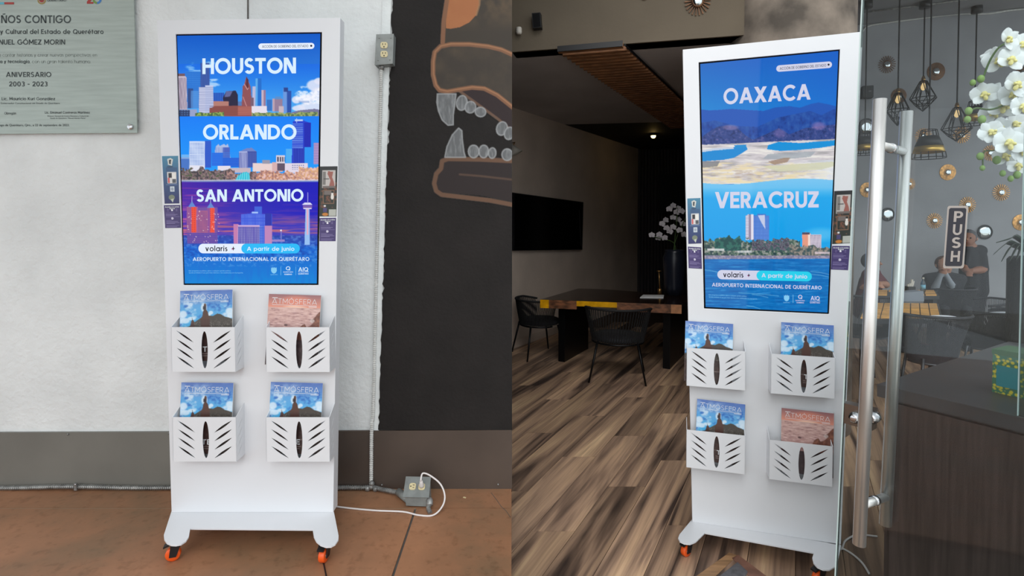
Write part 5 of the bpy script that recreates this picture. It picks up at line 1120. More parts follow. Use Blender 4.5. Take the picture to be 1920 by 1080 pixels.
itemsL = [
 ('s', 'tag_pill', pill(484.5, 81.5, 589.5, 93.0, -0.012), 'lit_pill', 1), ('s', 'dot', circ(583.5, 85.9, 2.0), 'lit_dark', 2),
 ('t', 'ACCIÓN DE GOBIERNO DEL ESTADO', (491.5, 89.6), (578, 88.4), 4.6, 'lit_dark', 0.012),
 ('t', 'HOUSTON', (379.5, 139), (555, 137.5), 29.5, 'lit_white', 0.055), ('t', 'ORLANDO', (380.5, 261.5), (556, 261.5), 28.0, 'lit_white', 0.05), ('t', 'SAN ANTONIO', (368.5, 378.3), (569, 377.5), 23.0, 'lit_white', 0.05),
 ('s', 'banner', pill(372, 457, 562, 475), 'lit_pill', 1), ('s', 'banner_end', [(p if p[0] > 0 else p) for p in pill(452.5, 456.8, 562.2, 475.2)], 'lit_cyan', 2),
 ('t', 'volaris', (385, 471.0), (426.5, 471.0), 10.2, 'lit_dark', 0.03), ('s', 'spark', star(437.5, 466, 4.6), 'lit_dark', 2), ('s', 'spark_tip', star(435.5, 467, 2.4), 'lit_pink', 2),
 ('t', 'A partir de junio', (463, 470.2), (552, 470.2), 7.6, 'lit_white', 0.025),
 ('t', 'AEROPUERTO INTERNACIONAL DE QUERÉTARO', (361.5, 489.3), (580, 489.0), 6.8, 'lit_white', 0.022),
 ('t', 'Este programa es público, ajeno a cualquier partido político.', (354, 508.6), (433, 508.6), 2.1, 'lit_faint'), ('t', 'Queda prohibido el uso para fines distintos a los establecidos en el programa.', (354, 512.4), (456, 512.4), 2.1, 'lit_faint'),
 ('s', 'divider', rc4(526.2, 500, 526.9, 516), 'lit_faint', 1), ('s', 'divider', rc4(554.4, 500, 554.9, 516), 'lit_faint', 1),
 ('t', 'Q', (536, 506.6), (544.5, 506.6), 7.0, 'lit_white', 0.03), ('t', 'QUERÉTARO', (531, 511), (549.5, 511), 2.0, 'lit_white', 0.01), ('t', 'GOBIERNO', (533, 515.6), (547.5, 515.6), 2.4, 'lit_white', 0.02),
 ('t', 'AIQ', (559.5, 508.6), (578, 508.6), 7.4, 'lit_white', 0.035), ('s', 'rule', rc4(559, 509.6, 579, 510.1), 'lit_white', 1), ('t', 'QUERÉTARO', (559, 514.6), (578.5, 514.6), 2.6, 'lit_white', 0.015),
 ('s', 'crest', [(508.5, 501), (510, 503), (512, 500.5), (513.5, 503), (515, 500.5), (517, 503), (518.6, 501), (519, 508), (517, 511.5), (513.7, 513), (510.3, 511.5), (508.3, 508)], 'lit_faint', 1), ('t', 'QUERÉTARO', (507, 515.8), (520.5, 515.8), 1.8, 'lit_faint'),
]
KL = dict(zf=ZL, P=Vector((0, 2.02, 0)), N=Vector((0, -1, 0)), yaw=0.0, mid=(473, 970), label='white kiosk on concrete whose screen reads Houston, Orlando and San Antonio',
 body=[(294, 38), (638, 33), (625, 969), (321.5, 969)], screen=[(329, 64), (603.5, 60), (597, 534.5), (343.5, 534.5)], inset=3.0, lean=0.0,
 plate=[(322, 957), (307.2, 1003), (308, 1011), (313, 1018), (321, 1021.5), (330, 1022), (340, 1020), (349, 1014), (354, 1006), (356.5, 990.8), (586.5, 992.8), (588.5, 1006), (593, 1015), (601, 1021.5), (611, 1025), (621, 1024.5), (629, 1020), (634.5, 1012), (634.8, 1004), (625.5, 957)][::-1],
 casters=[(325, 1050, math.radians(200)), (607, 1053, math.radians(265))], canvas=paint_left, smat=M['screenL'], items=itemsL,
 stickers=[('blue', [(303.5, 292.5), (334, 292), (336.5, 381.5), (308.5, 382)]), ('card', [(306.8, 384.5), (338, 384), (340, 427.5), (309.5, 428)]), ('brown', [(599.5, 312), (633, 311.5), (631, 406), (598, 406)]), ('card', [(598.5, 408.5), (630.5, 408), (629.5, 452.5), (598.8, 452.5)])],
 baskets=[[(320, 613.5), (441, 613.5), (441, 696.5), (323, 696.5)], [(498, 614), (619, 614), (618.5, 696.5), (498.5, 696.5)], [(322, 785), (443, 785), (443, 862), (326, 862)], [(498.5, 784), (619, 784), (618, 863.5), (499, 863.5)]])
l_ = 0.03
itemsR = [
 ('s', 'tag_pill', pill(1455.5, 122.8, 1560, 135.0, -0.076), 'lit_pillR', 1), ('s', 'dot', circ(1553.6, 121.2, 2.0), 'lit_dark', 2),
 ('t', 'ACCIÓN DE GOBIERNO DEL ESTADO', (1462, 131.0), (1549, 124.6), 4.8, 'lit_dark', 0.012),
 ('t', 'OAXACA', (1356.5, 195.8), (1520, 186.5), 29.5, 'lit_whiteR', 0.045), ('t', 'VERACRUZ', (1340.5, 390.5), (1535, 389.0), 30.5, 'lit_whiteR', 0.05),
 ('s', 'banner', pill(1345, 506, 1522, 523.5, 0.021), 'lit_pillR', 1), ('s', 'banner_end', pill(1418.5, 507.2, 1522.2, 525.6, 0.021), 'lit_cyanR', 2),
 ('t', 'volaris', (1356, 519.6), (1394, 520.4), 10.0, 'lit_dark', 0.03), ('s', 'spark', star(1404, 516.2, 4.0), 'lit_dark', 2), ('s', 'spark_tip', star(1402.4, 517, 2.0), 'lit_pink', 2),
 ('t', 'A partir de junio', (1428, 519.8), (1513.5, 522.4), 7.6, 'lit_whiteR', 0.022),
 ('t', 'AEROPUERTO INTERNACIONAL DE QUERÉTARO', (1335, 537.0), (1540.5, 543), 6.8, 'lit_whiteR', 0.022),
 ('t', 'Este programa es público, ajeno a cualquier partido político.', (1329, 553.5), (1400, 556.4), 2.0, 'lit_faint'), ('t', 'Queda prohibido el uso para fines distintos a los establecidos en el programa.', (1329, 557.6), (1420, 561.4), 2.0, 'lit_faint'),
 ('s', 'divider', rc4(1486.6, 552.5, 1487.3, 568), 'lit_faint', 1),
 ('t', 'Q', (1496.5, 560.2), (1504.5, 560.4), 7.4, 'lit_whiteR', 0.03), ('t', 'QUERÉTARO', (1491.5, 564.2), (1509, 564.8), 2.0, 'lit_whiteR', 0.01), ('t', 'GOBIERNO', (1493.5, 568.4), (1507.5, 568.9), 2.3, 'lit_whiteR', 0.02),
 ('t', 'AIQ', (1520, 562.6), (1537, 563.2), 7.6, 'lit_whiteR', 0.035), ('s', 'rule', rc4(1519, 564, 1537.5, 564.5, 0.03), 'lit_whiteR', 1), ('t', 'QUERÉTARO', (1518.5, 568.4), (1537.5, 569.0), 2.6, 'lit_whiteR', 0.015),
 ('s', 'crest', [(1470, 553), (1471.5, 555), (1473.3, 552.5), (1474.8, 555), (1476.2, 552.5), (1478, 555), (1479.6, 553.4), (1480, 560), (1478, 563.5), (1474.8, 565), (1471.6, 563.5), (1469.8, 560)], 'lit_faint', 1), ('t', 'QUERÉTARO', (1468.5, 568), (1481.5, 568.4), 1.8, 'lit_faint'),
]
NR = Vector((-0.2846, -0.9587, 0)).normalized()
KR = dict(zf=0.0, P=at_z(1298, 978.5, 0.09), N=NR, yaw=-math.atan2(0.2846, 0.9587), mid=(1436, 1000), label='white kiosk in the doorway whose screen reads Oaxaca and Veracruz',
 body=[(1280, 93), (1615, 59.5), (1577, 1027), (1298, 978)], screen=[(1310, 117), (1575, 92.5), (1554.5, 589), (1320, 578.5)], inset=3.0, lean=0.03,
 plate=[(1298, 973), (1274, 1002), (1271.5, 1009), (1274.5, 1015), (1283, 1019), (1294, 1020), (1305, 1015.5), (1313, 1007.5), (1321.5, 999), (1526, 1036.5), (1523, 1046), (1525, 1055), (1532, 1063), (1543, 1068), (1555, 1068.3), (1565, 1063), (1570.5, 1054), (1577, 1023)][::-1],
 casters=[(1286, 1042, math.radians(215)), (1534, 1092, math.radians(200))], canvas=paint_right, smat=M['screenR'], items=itemsR,
 stickers=[('blue', [(1288.5, 372), (1313.5, 371), (1315.5, 456.5), (1290.5, 457.5)]), ('card', [(1289.5, 462), (1315, 463.5), (1316.5, 504.5), (1291, 503)]), ('brown', [(1564, 358), (1599.5, 356.5), (1595, 456), (1560, 458)]), ('card', [(1560, 460.5), (1594, 461), (1590.5, 507), (1557.5, 505.5)])],
 baskets=[[(1285, 648), (1396, 655), (1397, 735), (1292, 727)], [(1447, 660), (1563, 668), (1563, 750), (1449, 740)], [(1288, 803), (1393, 815), (1395, 891), (1292, 878)], [(1443, 824), (1558, 837), (1558, 914), (1447, 897)]])
kl, planeL = kiosk(KL)
kr, planeR = kiosk(KR)
for k_, a, b, lab in (('church', (338, 545.5), (436, 543), 'blue church magazine in the upper left rack of the Houston kiosk'), ('sea', (504, 551), (602.5, 554), 'pink sunset sea magazine in the upper right rack of the Houston kiosk'),
                      ('church', (340, 717), (438, 718), 'blue church magazine in the lower left rack of the Houston kiosk'), ('church', (508, 716), (605.5, 718.5), 'blue church magazine in the lower right rack of the Houston kiosk')):
    put_magazine(k_, a, b, planeL, lab)
for k_, a, b, lab in (('church', (1284.5, 601.5), (1375.5, 607.5), 'blue church magazine in the upper left rack of the Oaxaca kiosk'), ('church', (1466, 604), (1562, 610), 'blue church magazine in the upper right rack of the Oaxaca kiosk'),
                      ('church', (1310.5, 748), (1394, 758), 'blue church magazine in the lower left rack of the Oaxaca kiosk'), ('sea', (1468, 765), (1561, 775), 'pink sunset sea magazine in the lower right rack of the Oaxaca kiosk')):
    put_magazine(k_, a, b, planeR, lab)
# cord of the doorway kiosk
for i, (pts, lab) in enumerate((([(1566, 1022), (1577, 1030), (1584, 1015), (1598, 1006), (1616, 1003), (1645, 1006)], 'white cord curling behind the lower end of the steel door bar'), ([(1567, 1024), (1585, 1031), (1602, 1042), (1617, 1056), (1630, 1076)], 'white cord lying on the floor right of the doorway kiosk'))):
    tag(part('power_cord', G().tube(spline([at_z(a, b, 0.006) for a, b in pts], 6), 0.0045, 8).get(), M['cord_white'], None, True), lab, 'cord')
# ================================================================== DARK DINING ROOM
M['rope_black'] = pbr('black_rope', (24, 24, 26), 0.75); M['rope_grey'] = pbr('charcoal_rope', (50, 50, 56), 0.8, var=0.1, vscale=40)
M['metal_black'] = pbr('black_metal', (20, 20, 22), 0.35, metal=0.6); M['metal_grey'] = pbr('dark_metal', (70, 72, 76), 0.4, metal=0.6)
M['cushion_dark'] = pbr('dark_cushion', (34, 34, 38), 0.9); M['cushion_white'] = pbr('white_cushion', (214, 216, 224), 0.9, bump=0.2, bscale=18)
M['slab_wood'] = pbr('table_slab', (112, 72, 48), 0.35, var=0.35, vscale=5, stretch=(3, 1, 8)); M['slab_top'] = pbr('table_top_dark', (40, 26, 20), 0.15, var=0.3, vscale=4, stretch=(1, 5, 1)); M['slab_pale'] = pbr('table_end_grain', (196, 138, 96), 0.4, var=0.1, vscale=20)
M['resin'] = pbr('yellow_resin', (236, 168, 20), 0.15, var=0.12, vscale=12)
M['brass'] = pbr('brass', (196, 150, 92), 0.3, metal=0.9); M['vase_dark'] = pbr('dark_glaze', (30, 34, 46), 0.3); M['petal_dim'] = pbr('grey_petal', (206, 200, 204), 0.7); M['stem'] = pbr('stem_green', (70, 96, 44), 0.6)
M['tv'] = pbr('tv_black', (7, 7, 9), 0.12); M['white_plastic'] = pbr('white_plastic', (206, 200, 190), 0.5); M['bulb'] = emit_mat('warm_bulb', (255, 214, 130), 14)
def rope_chair(name, loc, rz, label, grp, rope='rope_black', metal='metal_black', w=0.27, hb=0.66, hs=0.40, wt=0.30, cords=44, cr=0.0042, wrap=112, cushion=None, low=0.06, legs=True):
    """tub chair; the back is at local -y"""
    o = empty(name, loc, rz); tag(o, label, 'chair', grp); Mr = MW[o.name]
    def W(p): return Mr @ Vector(p)
    def rim(a, r, z, sq=0.92): t = math.radians(a - 90); return W((r * math.cos(t), r * sq * math.sin(t), z))
    A = [-wrap + 2 * wrap * i / 40 for i in range(41)]
    zt = lambda a: hb - 0.05 * max(0, (abs(a) - 70) / 60.0)
    part('top_rail', G().tube([rim(a, wt, zt(a)) for a in A], 0.011, 8).get(), M[rope], o, True)
    part('lower_rail', G().tube([rim(a, w * 0.86, hs - low) for a in A], 0.009, 8).get(), M[metal], o, True)
    g = G()
    for i in range(cords):
        a = -wrap + 2 * wrap * (i + 0.5) / cords
        g.tube([rim(a, w * 0.86, hs - low), rim(a + 3, (w * 0.86 + wt) / 2 + 0.008, (hs + hb) / 2), rim(a + 5, wt, zt(a))], cr, 4, False)
    part('woven_backrest', g.get(), M[rope], o)
    prof = [(w * 0.80, hs - 0.05), (w * 0.86, hs - 0.035), (w * 0.86, hs - 0.008), (w * 0.80, hs)]
    part('seat', G().lathe(prof, W((0, 0.02, 0)), 24).get(), M['cushion_dark'], o, True)
    if legs:
        for sx, sy in ((-1, -1), (1, -1), (-1, 1), (1, 1)):
            part('leg', G().tube([W((sx * w * 0.66, sy * w * 0.62, hs - 0.05)), W((sx * w * 0.92, sy * w * 0.88, 0.0))], [0.011, 0.008], 8).get(), M[metal], o, True)
    if cushion: part('cushion', G().sphere(W((0, -w * 0.62, cushion)), w * 0.8, 18, 10, (1.0, 0.30, 0.17)).get(), M['cushion_white'], o, True)
    return o
zT = 0.655
rope_chair('rope_chair', (0.98, 4.92, 0), math.radians(-12), 'black rope tub chair in front of the resin table, its back to us', 'chairs in the dark room', wrap=118)
rope_chair('rope_chair', (0.285, 5.74, 0), math.radians(-70), 'black chair half behind the left end of the resin table', 'chairs in the dark room', cords=60, hb=0.615, wt=0.265, w=0.25)
# live-edge table with yellow resin
tl, tr_ = at_z(1013, 561.5, zT), at_z(1278, 571.5, zT); td = (tr_ - tl); tlen = td.length; td.normalize(); tb = Vector((0.55, 1.0, 0)).normalized() * 0.95
tt = empty('resin_table', (tl.x + 0.7, tl.y + 0.4, 0)); tag(tt, 'dark wooden slab table with yellow resin veins in the dark room', 'table')
dn = Vector((0, 0, -0.085))
def seg(name, s0, s1, mat, push=0.0, hz=1.0):
    f = Vector((td.y, -td.x, 0)).normalized() * push
    a, b = tl + td * (s0 * tlen) + f, tl + td * (s1 * tlen) + f
    q = [a, b, b + Vector((td.y * -1, td.x, 0)) * 0.05, a + Vector((td.y * -1, td.x, 0)) * 0.05]
    part(name, G().slab([p + dn * hz for p in q], -dn * hz + Vector((0, 0, -0.001))).get(), M[mat], tt)
rows = []
for i in range(13):
    s = i / 12; rows.append(tl + td * (s * tlen) + tb * (1.0 + 0.10 * math.sin(s * 5 + 1)))
top = [tl + td * 0.0, tr_] + rows[::-1]
part('table_top', G().slab([p - Vector((0, 0, 0.03)) for p in top], (0, 0, 0.03)).get(), M['slab_top'], tt)
seg('resin_vein', 0, 0.065, 'resin', 0.004); seg('wood_edge', 0.065, 0.27, 'slab_wood', 0.003); seg('resin_vein', 0.27, 0.56, 'resin', 0.002, 0.62); seg('wood_edge', 0.56, 0.93, 'slab_wood', 0.003); seg('wood_edge', 0.93, 1.0, 'slab_pale', 0.004)
for s in (0.12, 0.88):
    c = tl + td * (s * tlen) + tb * 0.5; part('leg', G().obox((c.x, c.y, (zT - 0.03) / 2), tb.normalized(), Vector((tb.y, -tb.x, 0)).normalized(), (0, 0, 1), 0.34, 0.035, (zT - 0.03) / 2).get(), M['metal_black'], tt)
# on the table
bp = at_z(1222, 558.5, zT); bk = empty('open_book', (bp.x, bp.y, zT)); tag(bk, 'thin grey booklet lying on the resin table', 'book')
part('pages', G().slab([at_z(1200, 558.5, zT), at_z(1244, 559, zT), at_z(1245, 554, zT), at_z(1206, 553.5, zT)], (0, 0, 0.006)).get(), M['paper'], bk); part('cover', G().slab([at_z(1207, 557, zT + .006), at_z(1243, 557.5, zT + .006), at_z(1244, 553.5, zT + .006), at_z(1209, 553, zT + .006)], (0, 0, 0.003)).get(), M['paper'], bk)
lp = at_z(1237, 551.5, zT); lm = empty('table_lamp', (lp.x, lp.y, zT)); tag(lm, 'slim brass table lamp standing on the resin table', 'lamp')
hL = (CZ - (507 - 418) / F * lp.y) - zT
part('base', G().lathe([(0.022, 0), (0.022, 0.055), (0.018, 0.06)], lp, 16).get(), M['brass'], lm, True); part('stem', G().tube([lp + Vector((0, 0, .05)), lp + Vector((-0.01, 0, hL - .01))], 0.006, 8).get(), M['brass'], lm, True); part('cap', G().lathe([(0.024, hL - 0.012), (0.024, hL - 0.004), (0.012, hL)], lp + Vector((-0.01, 0, 0)), 16).get(), M['brass'], lm, True)
vp = at_z(1264, 553, zT); va = part('vase', G().lathe([(0.085, 0), (0.10, 0.10), (0.115, 0.28), (0.12, 0.40), (0.10, 0.46), (0.105, 0.49), (0.09, 0.485), (0.085, 0.40)], vp, 24).get(), M['vase_dark'], None, True, origin=(vp.x, vp.y, zT)); tag(va, 'tall dark glazed vase on the resin table holding grey orchids', 'vase')
# petals
def petal_mesh(name, ln, wd, mat, cup=0.15, n=5):
    v = []; f = []
    for i in range(n + 1):
        t = i / n; w = wd * math.sin(math.pi * min(max(t * 0.93 + 0.05, 0), 1)) ** 0.65
        for j in range(-2, 3): s = j / 2; v.append((w * s, ln * t, cup * ln * (t * t) * 0.8 - cup * wd * 0.8 * s * s))
    for i in range(n):
        for j in range(4): a = i * 5 + j; f.append((a, a + 1, a + 6, a + 5))
    vb = [(x, y, z - 0.0012) for x, y, z in v]; k = len(v); f2 = [tuple(k + q for q in p[::-1]) for p in f]
    return mesh_of(name, v + vb, f + f2, mat, True)
def orchid_flower(parent, c, face, size, roll, pm1, pm2, lipm, buds=False):
    """face = outward direction"""
    zf_ = Vector(face).normalized(); up = Vector((0, 0, 1)); x = up.cross(zf_).normalized(); y = zf_.cross(x)
    R = Matrix((x, y, zf_)).transposed().to_4x4() @ Matrix.Rotation(roll, 4, 'Z'); Mf = Matrix.Translation(c) @ R @ Matrix.Scale(size, 4)
    fo = _link(bpy.data.objects.new('flower', lipm), parent, Mf)
    for a, me in ((0, pm1), (125, pm1), (235, pm1), (68, pm2), (-68, pm2)):
        child('petal', me, fo, Matrix.Rotation(math.radians(a), 4, 'Z') @ Matrix.Rotation(math.radians(8), 4, 'X'))
    return fo
M['petal'] = pbr('white_petal', (226, 230, 232), 0.6, var=0.03, vscale=20); M['lip'] = pbr('yellow_lip', (224, 212, 140), 0.6, var=0.15, vscale=60); M['bud'] = pbr('green_bud', (128, 160, 84), 0.6)
for k in ('petal', 'petal_dim'):
    nt = M[k].node_tree; b = nt.nodes['Principled BSDF']; b.inputs['Subsurface Weight'].default_value = 0.0
PS, PP = petal_mesh('petal', 0.050, 0.019, M['petal']), petal_mesh('petal', 0.050, 0.030, M['petal'])
_l = G().sphere((0, 0, 0.008), 0.011, 10, 7, (1, 1.1, 0.8)).sphere((0, -0.016, 0.012), 0.009, 10, 6, (0.9, 1.4, 0.6)).sphere((-0.011, -0.006, 0.012), 0.006, 8, 5).sphere((0.011, -0.006, 0.012), 0.006, 8, 5)
LIP = mesh_of('flower', _l.v, _l.f, M['lip'], True)
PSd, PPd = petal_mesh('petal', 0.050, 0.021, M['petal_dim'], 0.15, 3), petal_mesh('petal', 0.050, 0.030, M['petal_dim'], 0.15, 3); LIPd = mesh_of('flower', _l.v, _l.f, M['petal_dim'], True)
oc_ = empty('orchid_spray', (vp.x, vp.y, zT + 0.42)); tag(oc_, 'grey white orchid blossoms in the dark vase', 'flowers')
random.seed(11); vy = vp.y
fl_px = [(1222, 441), (1236, 440), (1234, 446), (1241, 420), (1248, 413), (1250, 428), (1255, 392), (1262, 386), (1268, 398), (1272, 391), (1278, 396), (1262, 408), (1272, 412), (1280, 420), (1262, 426), (1274, 432), (1256, 434), (1283, 440), (1246, 446)]
for a, b in fl_px:
    c = at_y(a, b, vy + random.uniform(-0.08, 0.08)); orchid_flower(oc_, c, (random.uniform(-.5, .3), -1, random.uniform(-.2, .4)), 0.72, random.uniform(-.4, .4), PSd, PPd, LIPd)
for tgt in ((1262, 388), (1278, 400), (1224, 440)): part('stem', G().tube(spline([Vector((vp.x, vp.y, zT + 0.30)), Vector((vp.x, vp.y, zT + 0.55)), at_y(tgt[0] + 8, tgt[1] + 6, vy), at_y(tgt[0], tgt[1], vy)], 6), 0.004, 6).get(), M['stem'], oc_, True)
# television on the left wall
def onT(px, py, off=0.0): return at_plane(px, py, A0 + nT * off, nT)
tv = empty('television', onT(1030, 470, 0.03)); tag(tv, 'black flat television on the dark room wall', 'television')
tq = [onT(962, 470, 0.05), onT(1092, 468, 0.05), onT(1094, 379, 0.05), onT(962, 361, 0.05)]
part('housing', G().slab(tq, -nT * 0.045).get(), M['black_plastic'], tv)
tc_ = sum(tq, Vector()) / 4; part('panel', G().slab([p + (tc_ - p) * 0.03 + nT * 0.001 for p in tq], nT * 0.001).get(), M['tv'], tv)
part('edge_glint', G().tube([onT(1086, 393, 0.055), onT(1089.5, 461, 0.055)], 0.004, 5).get(), M['metal_grey'], tv)  # grey rod standing in for a reflection line on the screen
# wall lamp at the picture's seam
wl0 = onT(972, 284, 0.10); wlm = empty('wall_lamp', wl0); tag(wlm, 'small cone shaped pale wall lamp above the television', 'lamp')
part('shade', G().lathe([(0.02, 0.11), (0.085, 0.0), (0.08, 0.002), (0.015, 0.11)], wl0 + Vector((-0.03, 0, -0.03)), 18, (-0.5, 0, 1)).get(), M['white_plastic'], wlm, True); part('arm', G().tube([wl0 + Vector((-0.06, 0, 0.06)), wl0 + Vector((-0.04, 0, 0.10)), wl0 - nT * 0.10 + Vector((0, 0, 0.1))], 0.006, 6).get(), M['brass'], wlm, True)
# things on the header
def onH(px, py, off=0.0): return at_plane(px, py, H0 + hn * off, hn)
sp = empty('speaker', onH(1005, 53, 0.03)); tag(sp, 'small black loudspeaker on the header above the dark room', 'speaker')
part('cabinet', G().slab([onH(999, 52.5, 0.06), onH(1015, 51, 0.06), onH(1013, 23, 0.06), onH(997, 24.5, 0.06)], -hn * 0.058).get(), M['black_plastic'], sp); part('grille', G().slab([onH(1000.5, 51, 0.061), onH(1013.5, 49.5, 0.061), onH(1011.8, 24.5, 0.061), onH(998.5, 26, 0.061)], hn * 0.002).get(), M['metal_black'], sp)
cs = empty('motion_sensor', onH(973, 64, 0.03)); tag(cs, 'tiny white cylindrical sensor on the header beside the black loudspeaker', 'sensor')
part('housing', G().lathe([(0.018, -0.025), (0.022, -0.01), (0.022, 0.02), (0.018, 0.026)], onH(973, 58, 0.03), 16).get(), M['white_plastic'], cs, True); part('bracket', G().tube([onH(973, 53, 0.0), onH(973, 52, 0.032)], 0.008, 8).get(), M['brass'], cs, True)
# spotlight
sl = at_z(1225, 253, ZC - 0.02); so = empty('ceiling_spotlight', sl); tag(so, 'small glowing warm spotlight on the black ceiling', 'lamp')
part('ring', G().lathe([(0.05, -0.012), (0.055, 0.0), (0.055, 0.018)], sl, 18).get(), M['black_plastic'], so, True); part('bulb', G().sphere(sl - Vector((0, 0, 0.012)), 0.036, 12, 8).get(), M['bulb'], so, True)
pn = [Vector(((1234 - 960) / F * (YB - .04), YB - .04, at_y(1234, 400, YB).z)), Vector(((1300 - 960) / F * (YB - .04), YB - .04, at_y(1234, 400, YB).z))]
z1_ = at_y(1234, 328, YB).z; tag(part('wall_panel', G().slab([pn[0], pn[1], Vector((pn[1].x, YB - .04, z1_)), Vector((pn[0].x, YB - .04, z1_))], (0, -0.02, 0)).get(), M['black_paint']), 'plain black board hung over the dark slatted wall', 'panel')
# ================================================================== BRIGHT DINING ROOM
M['gold'] = pbr('gold_rays', (214, 158, 92), 0.4, metal=0.5, var=0.2, vscale=30); M['gold_dark'] = pbr('dark_bronze_rays', (104, 72, 48), 0.5, metal=0.4, var=0.2, vscale=30); M['mirror'] = pbr('mirror', (214, 220, 222), 0.05, metal=1.0); M['gold_in'] = pbr('gold_lining', (226, 186, 96), 0.3, metal=0.7)
def sunburst_geo(R, mat, rays, name='ray_ring', disc=False):
    g = G()
    if disc: g.lathe([(R * 0.42, 0.0), (R * 0.42, 0.012), (R * 0.98, 0.004), (R, 0.0)], (0, 0, 0), 36)
    else:
        for i in range(rays):
            q = 2 * math.pi * i / rays; d = Vector((math.cos(q), math.sin(q), 0)); s = Vector((-d.y, d.x, 0))
            a, b = d * R * 0.42, d * R; w0, w1 = R * 0.022, R * 0.058
            g.hexa([a - s * w0, b - s * w1 * .8, b + s * w1 * .8, a + s * w0], [a - s * w0 + Vector((0, 0, .010)), b - s * w1 * .8 + Vector((0, 0, .006)), b + s * w1 * .8 + Vector((0, 0, .006)), a + s * w0 + Vector((0, 0, .010))])
    return mesh_of(name, g.v, g.f, mat)
def wall_round(px, py, r_px, kind, label, plane=(None, None), grp='round mirrors on the grey wall'):
    P_, N_ = plane if plane[0] is not None else (W0, wn)
    c = at_plane(px, py, P_ + N_ * 0.004, N_); R_ = r_px / F * c.y
    zax = N_; xax = Vector((0, 0, 1)).cross(zax).normalized(); yax = zax.cross(xax); Mx = Matrix.Translation(c) @ Matrix((xax, yax, zax)).transposed().to_4x4() @ Matrix.Diagonal((0.86, 1, 1, 1))
    o = _link(bpy.data.objects.new('sunburst_mirror' if kind != 'plain' else 'round_mirror', None), None, Mx); o.empty_display_size = 0.05; tag(o, label, 'mirror', grp)
    if kind == 'plain':
        child('rim', mesh_of('rim', *G().lathe([(R_, 0), (R_, 0.02), (R_ * 0.86, 0.022), (R_ * 0.84, 0.012)], (0, 0, 0), 28).get(), M['black_plastic'], True), o); child('mirror_glass', mesh_of('mirror_glass', *G().lathe([(R_ * 0.86, 0.013), (R_ * 0.82, 0.017), (R_ * 0.4, 0.021)], (0, 0, 0), 28).get(), M['mirror'], True), o)
    else:
        mt = M['gold_dark'] if 'dark' in kind else M['gold']
        child('ray_ring', sunburst_geo(R_, mt, 22, disc='disc' in kind), o)
        child('inner_rim', mesh_of('inner_rim', *G().lathe([(R_ * 0.48, 0), (R_ * 0.48, 0.014), (R_ * 0.38, 0.016)], (0, 0, 0), 24).get(), mt, True), o)
        child('mirror_glass', mesh_of('mirror_glass', *G().lathe([(R_ * 0.38, 0.012), (R_ * 0.36, 0.017), (R_ * 0.15, 0.020)], (0, 0, 0), 20).get(), M['mirror'], True), o)
for a in ((1663, 121, 16, 'ray dark', 'dark rayed mirror at the top left of the grey wall'), (1755, 134, 16.5, 'disc dark', 'solid brown ringed mirror behind the pendant cords'), (1685, 180, 14.5, 'disc dark', 'brown mirror half behind the left cage pendant'),
          (1731, 256, 15.5, 'ray', 'gold rayed mirror behind the cone shade pendant'), (1803, 253, 15.5, 'ray', 'copper rayed mirror behind the right cage pendant'), (1857, 287, 14.5, 'ray', 'gold mirror under the white orchid blossoms'),
          (1777, 323, 15, 'disc', 'solid gold ringed mirror above the PUSH sign'), (1877, 361, 15.5, 'ray', 'gold rayed mirror right of the PUSH sign, below the orchid'), (1814, 384, 15, 'ray', 'gold rayed mirror half behind the top of the PUSH sign'),
          (1752, 414, 14.5, 'ray', 'gold rayed mirror left of the PUSH sign'), (1626, 356, 14, 'disc', 'copper ringed mirror left of the front steel bar'), (1705, 345, 11, 'ray', 'gold rayed mirror half behind the rear steel bar'), (1914, 417, 15, 'disc', 'gold ringed mirror at the right edge above the dark plant'),
          (1917, 137, 12, 'disc dark', 'reddish mirror hidden among the orchid blossoms'), (1664, 402, 12.5, 'plain', 'black rimmed round mirror between the two steel bars'), (1846, 435, 13.5, 'plain', 'black rimmed round mirror right of the standing waiter'), (1624, 237, 15, 'plain', 'black rimmed mirror beside the kiosk above the partly hidden lamp')): wall_round(*a)
for a in ((1308, 2, 27, 'ray dark', 'dark rayed mirror on the header left of the pillar'), (1208, -7, 8, 'ray dark', 'tip of a dark rayed ornament at the top of the header')): wall_round(*a, plane=(H0, hn), grp='mirrors on the header')
sx_ = empty('wall_speaker', onwall(1627, 184, 0.05)); tag(sx_, 'small black box speaker on the grey wall beside the kiosk', 'speaker')
part('cabinet', G().slab([onwall(1618, 183, 0.12), onwall(1638, 182, 0.12), onwall(1638, 160, 0.12), onwall(1618, 161, 0.12)], -wn * 0.115).get(), M['black_plastic'], sx_); part('badge', G().slab([onwall(1629, 171.5, 0.122), onwall(1634, 171, 0.122), onwall(1634, 170, 0.122), onwall(1629, 170.5, 0.122)], wn * 0.002).get(), M['galv'], sx_)
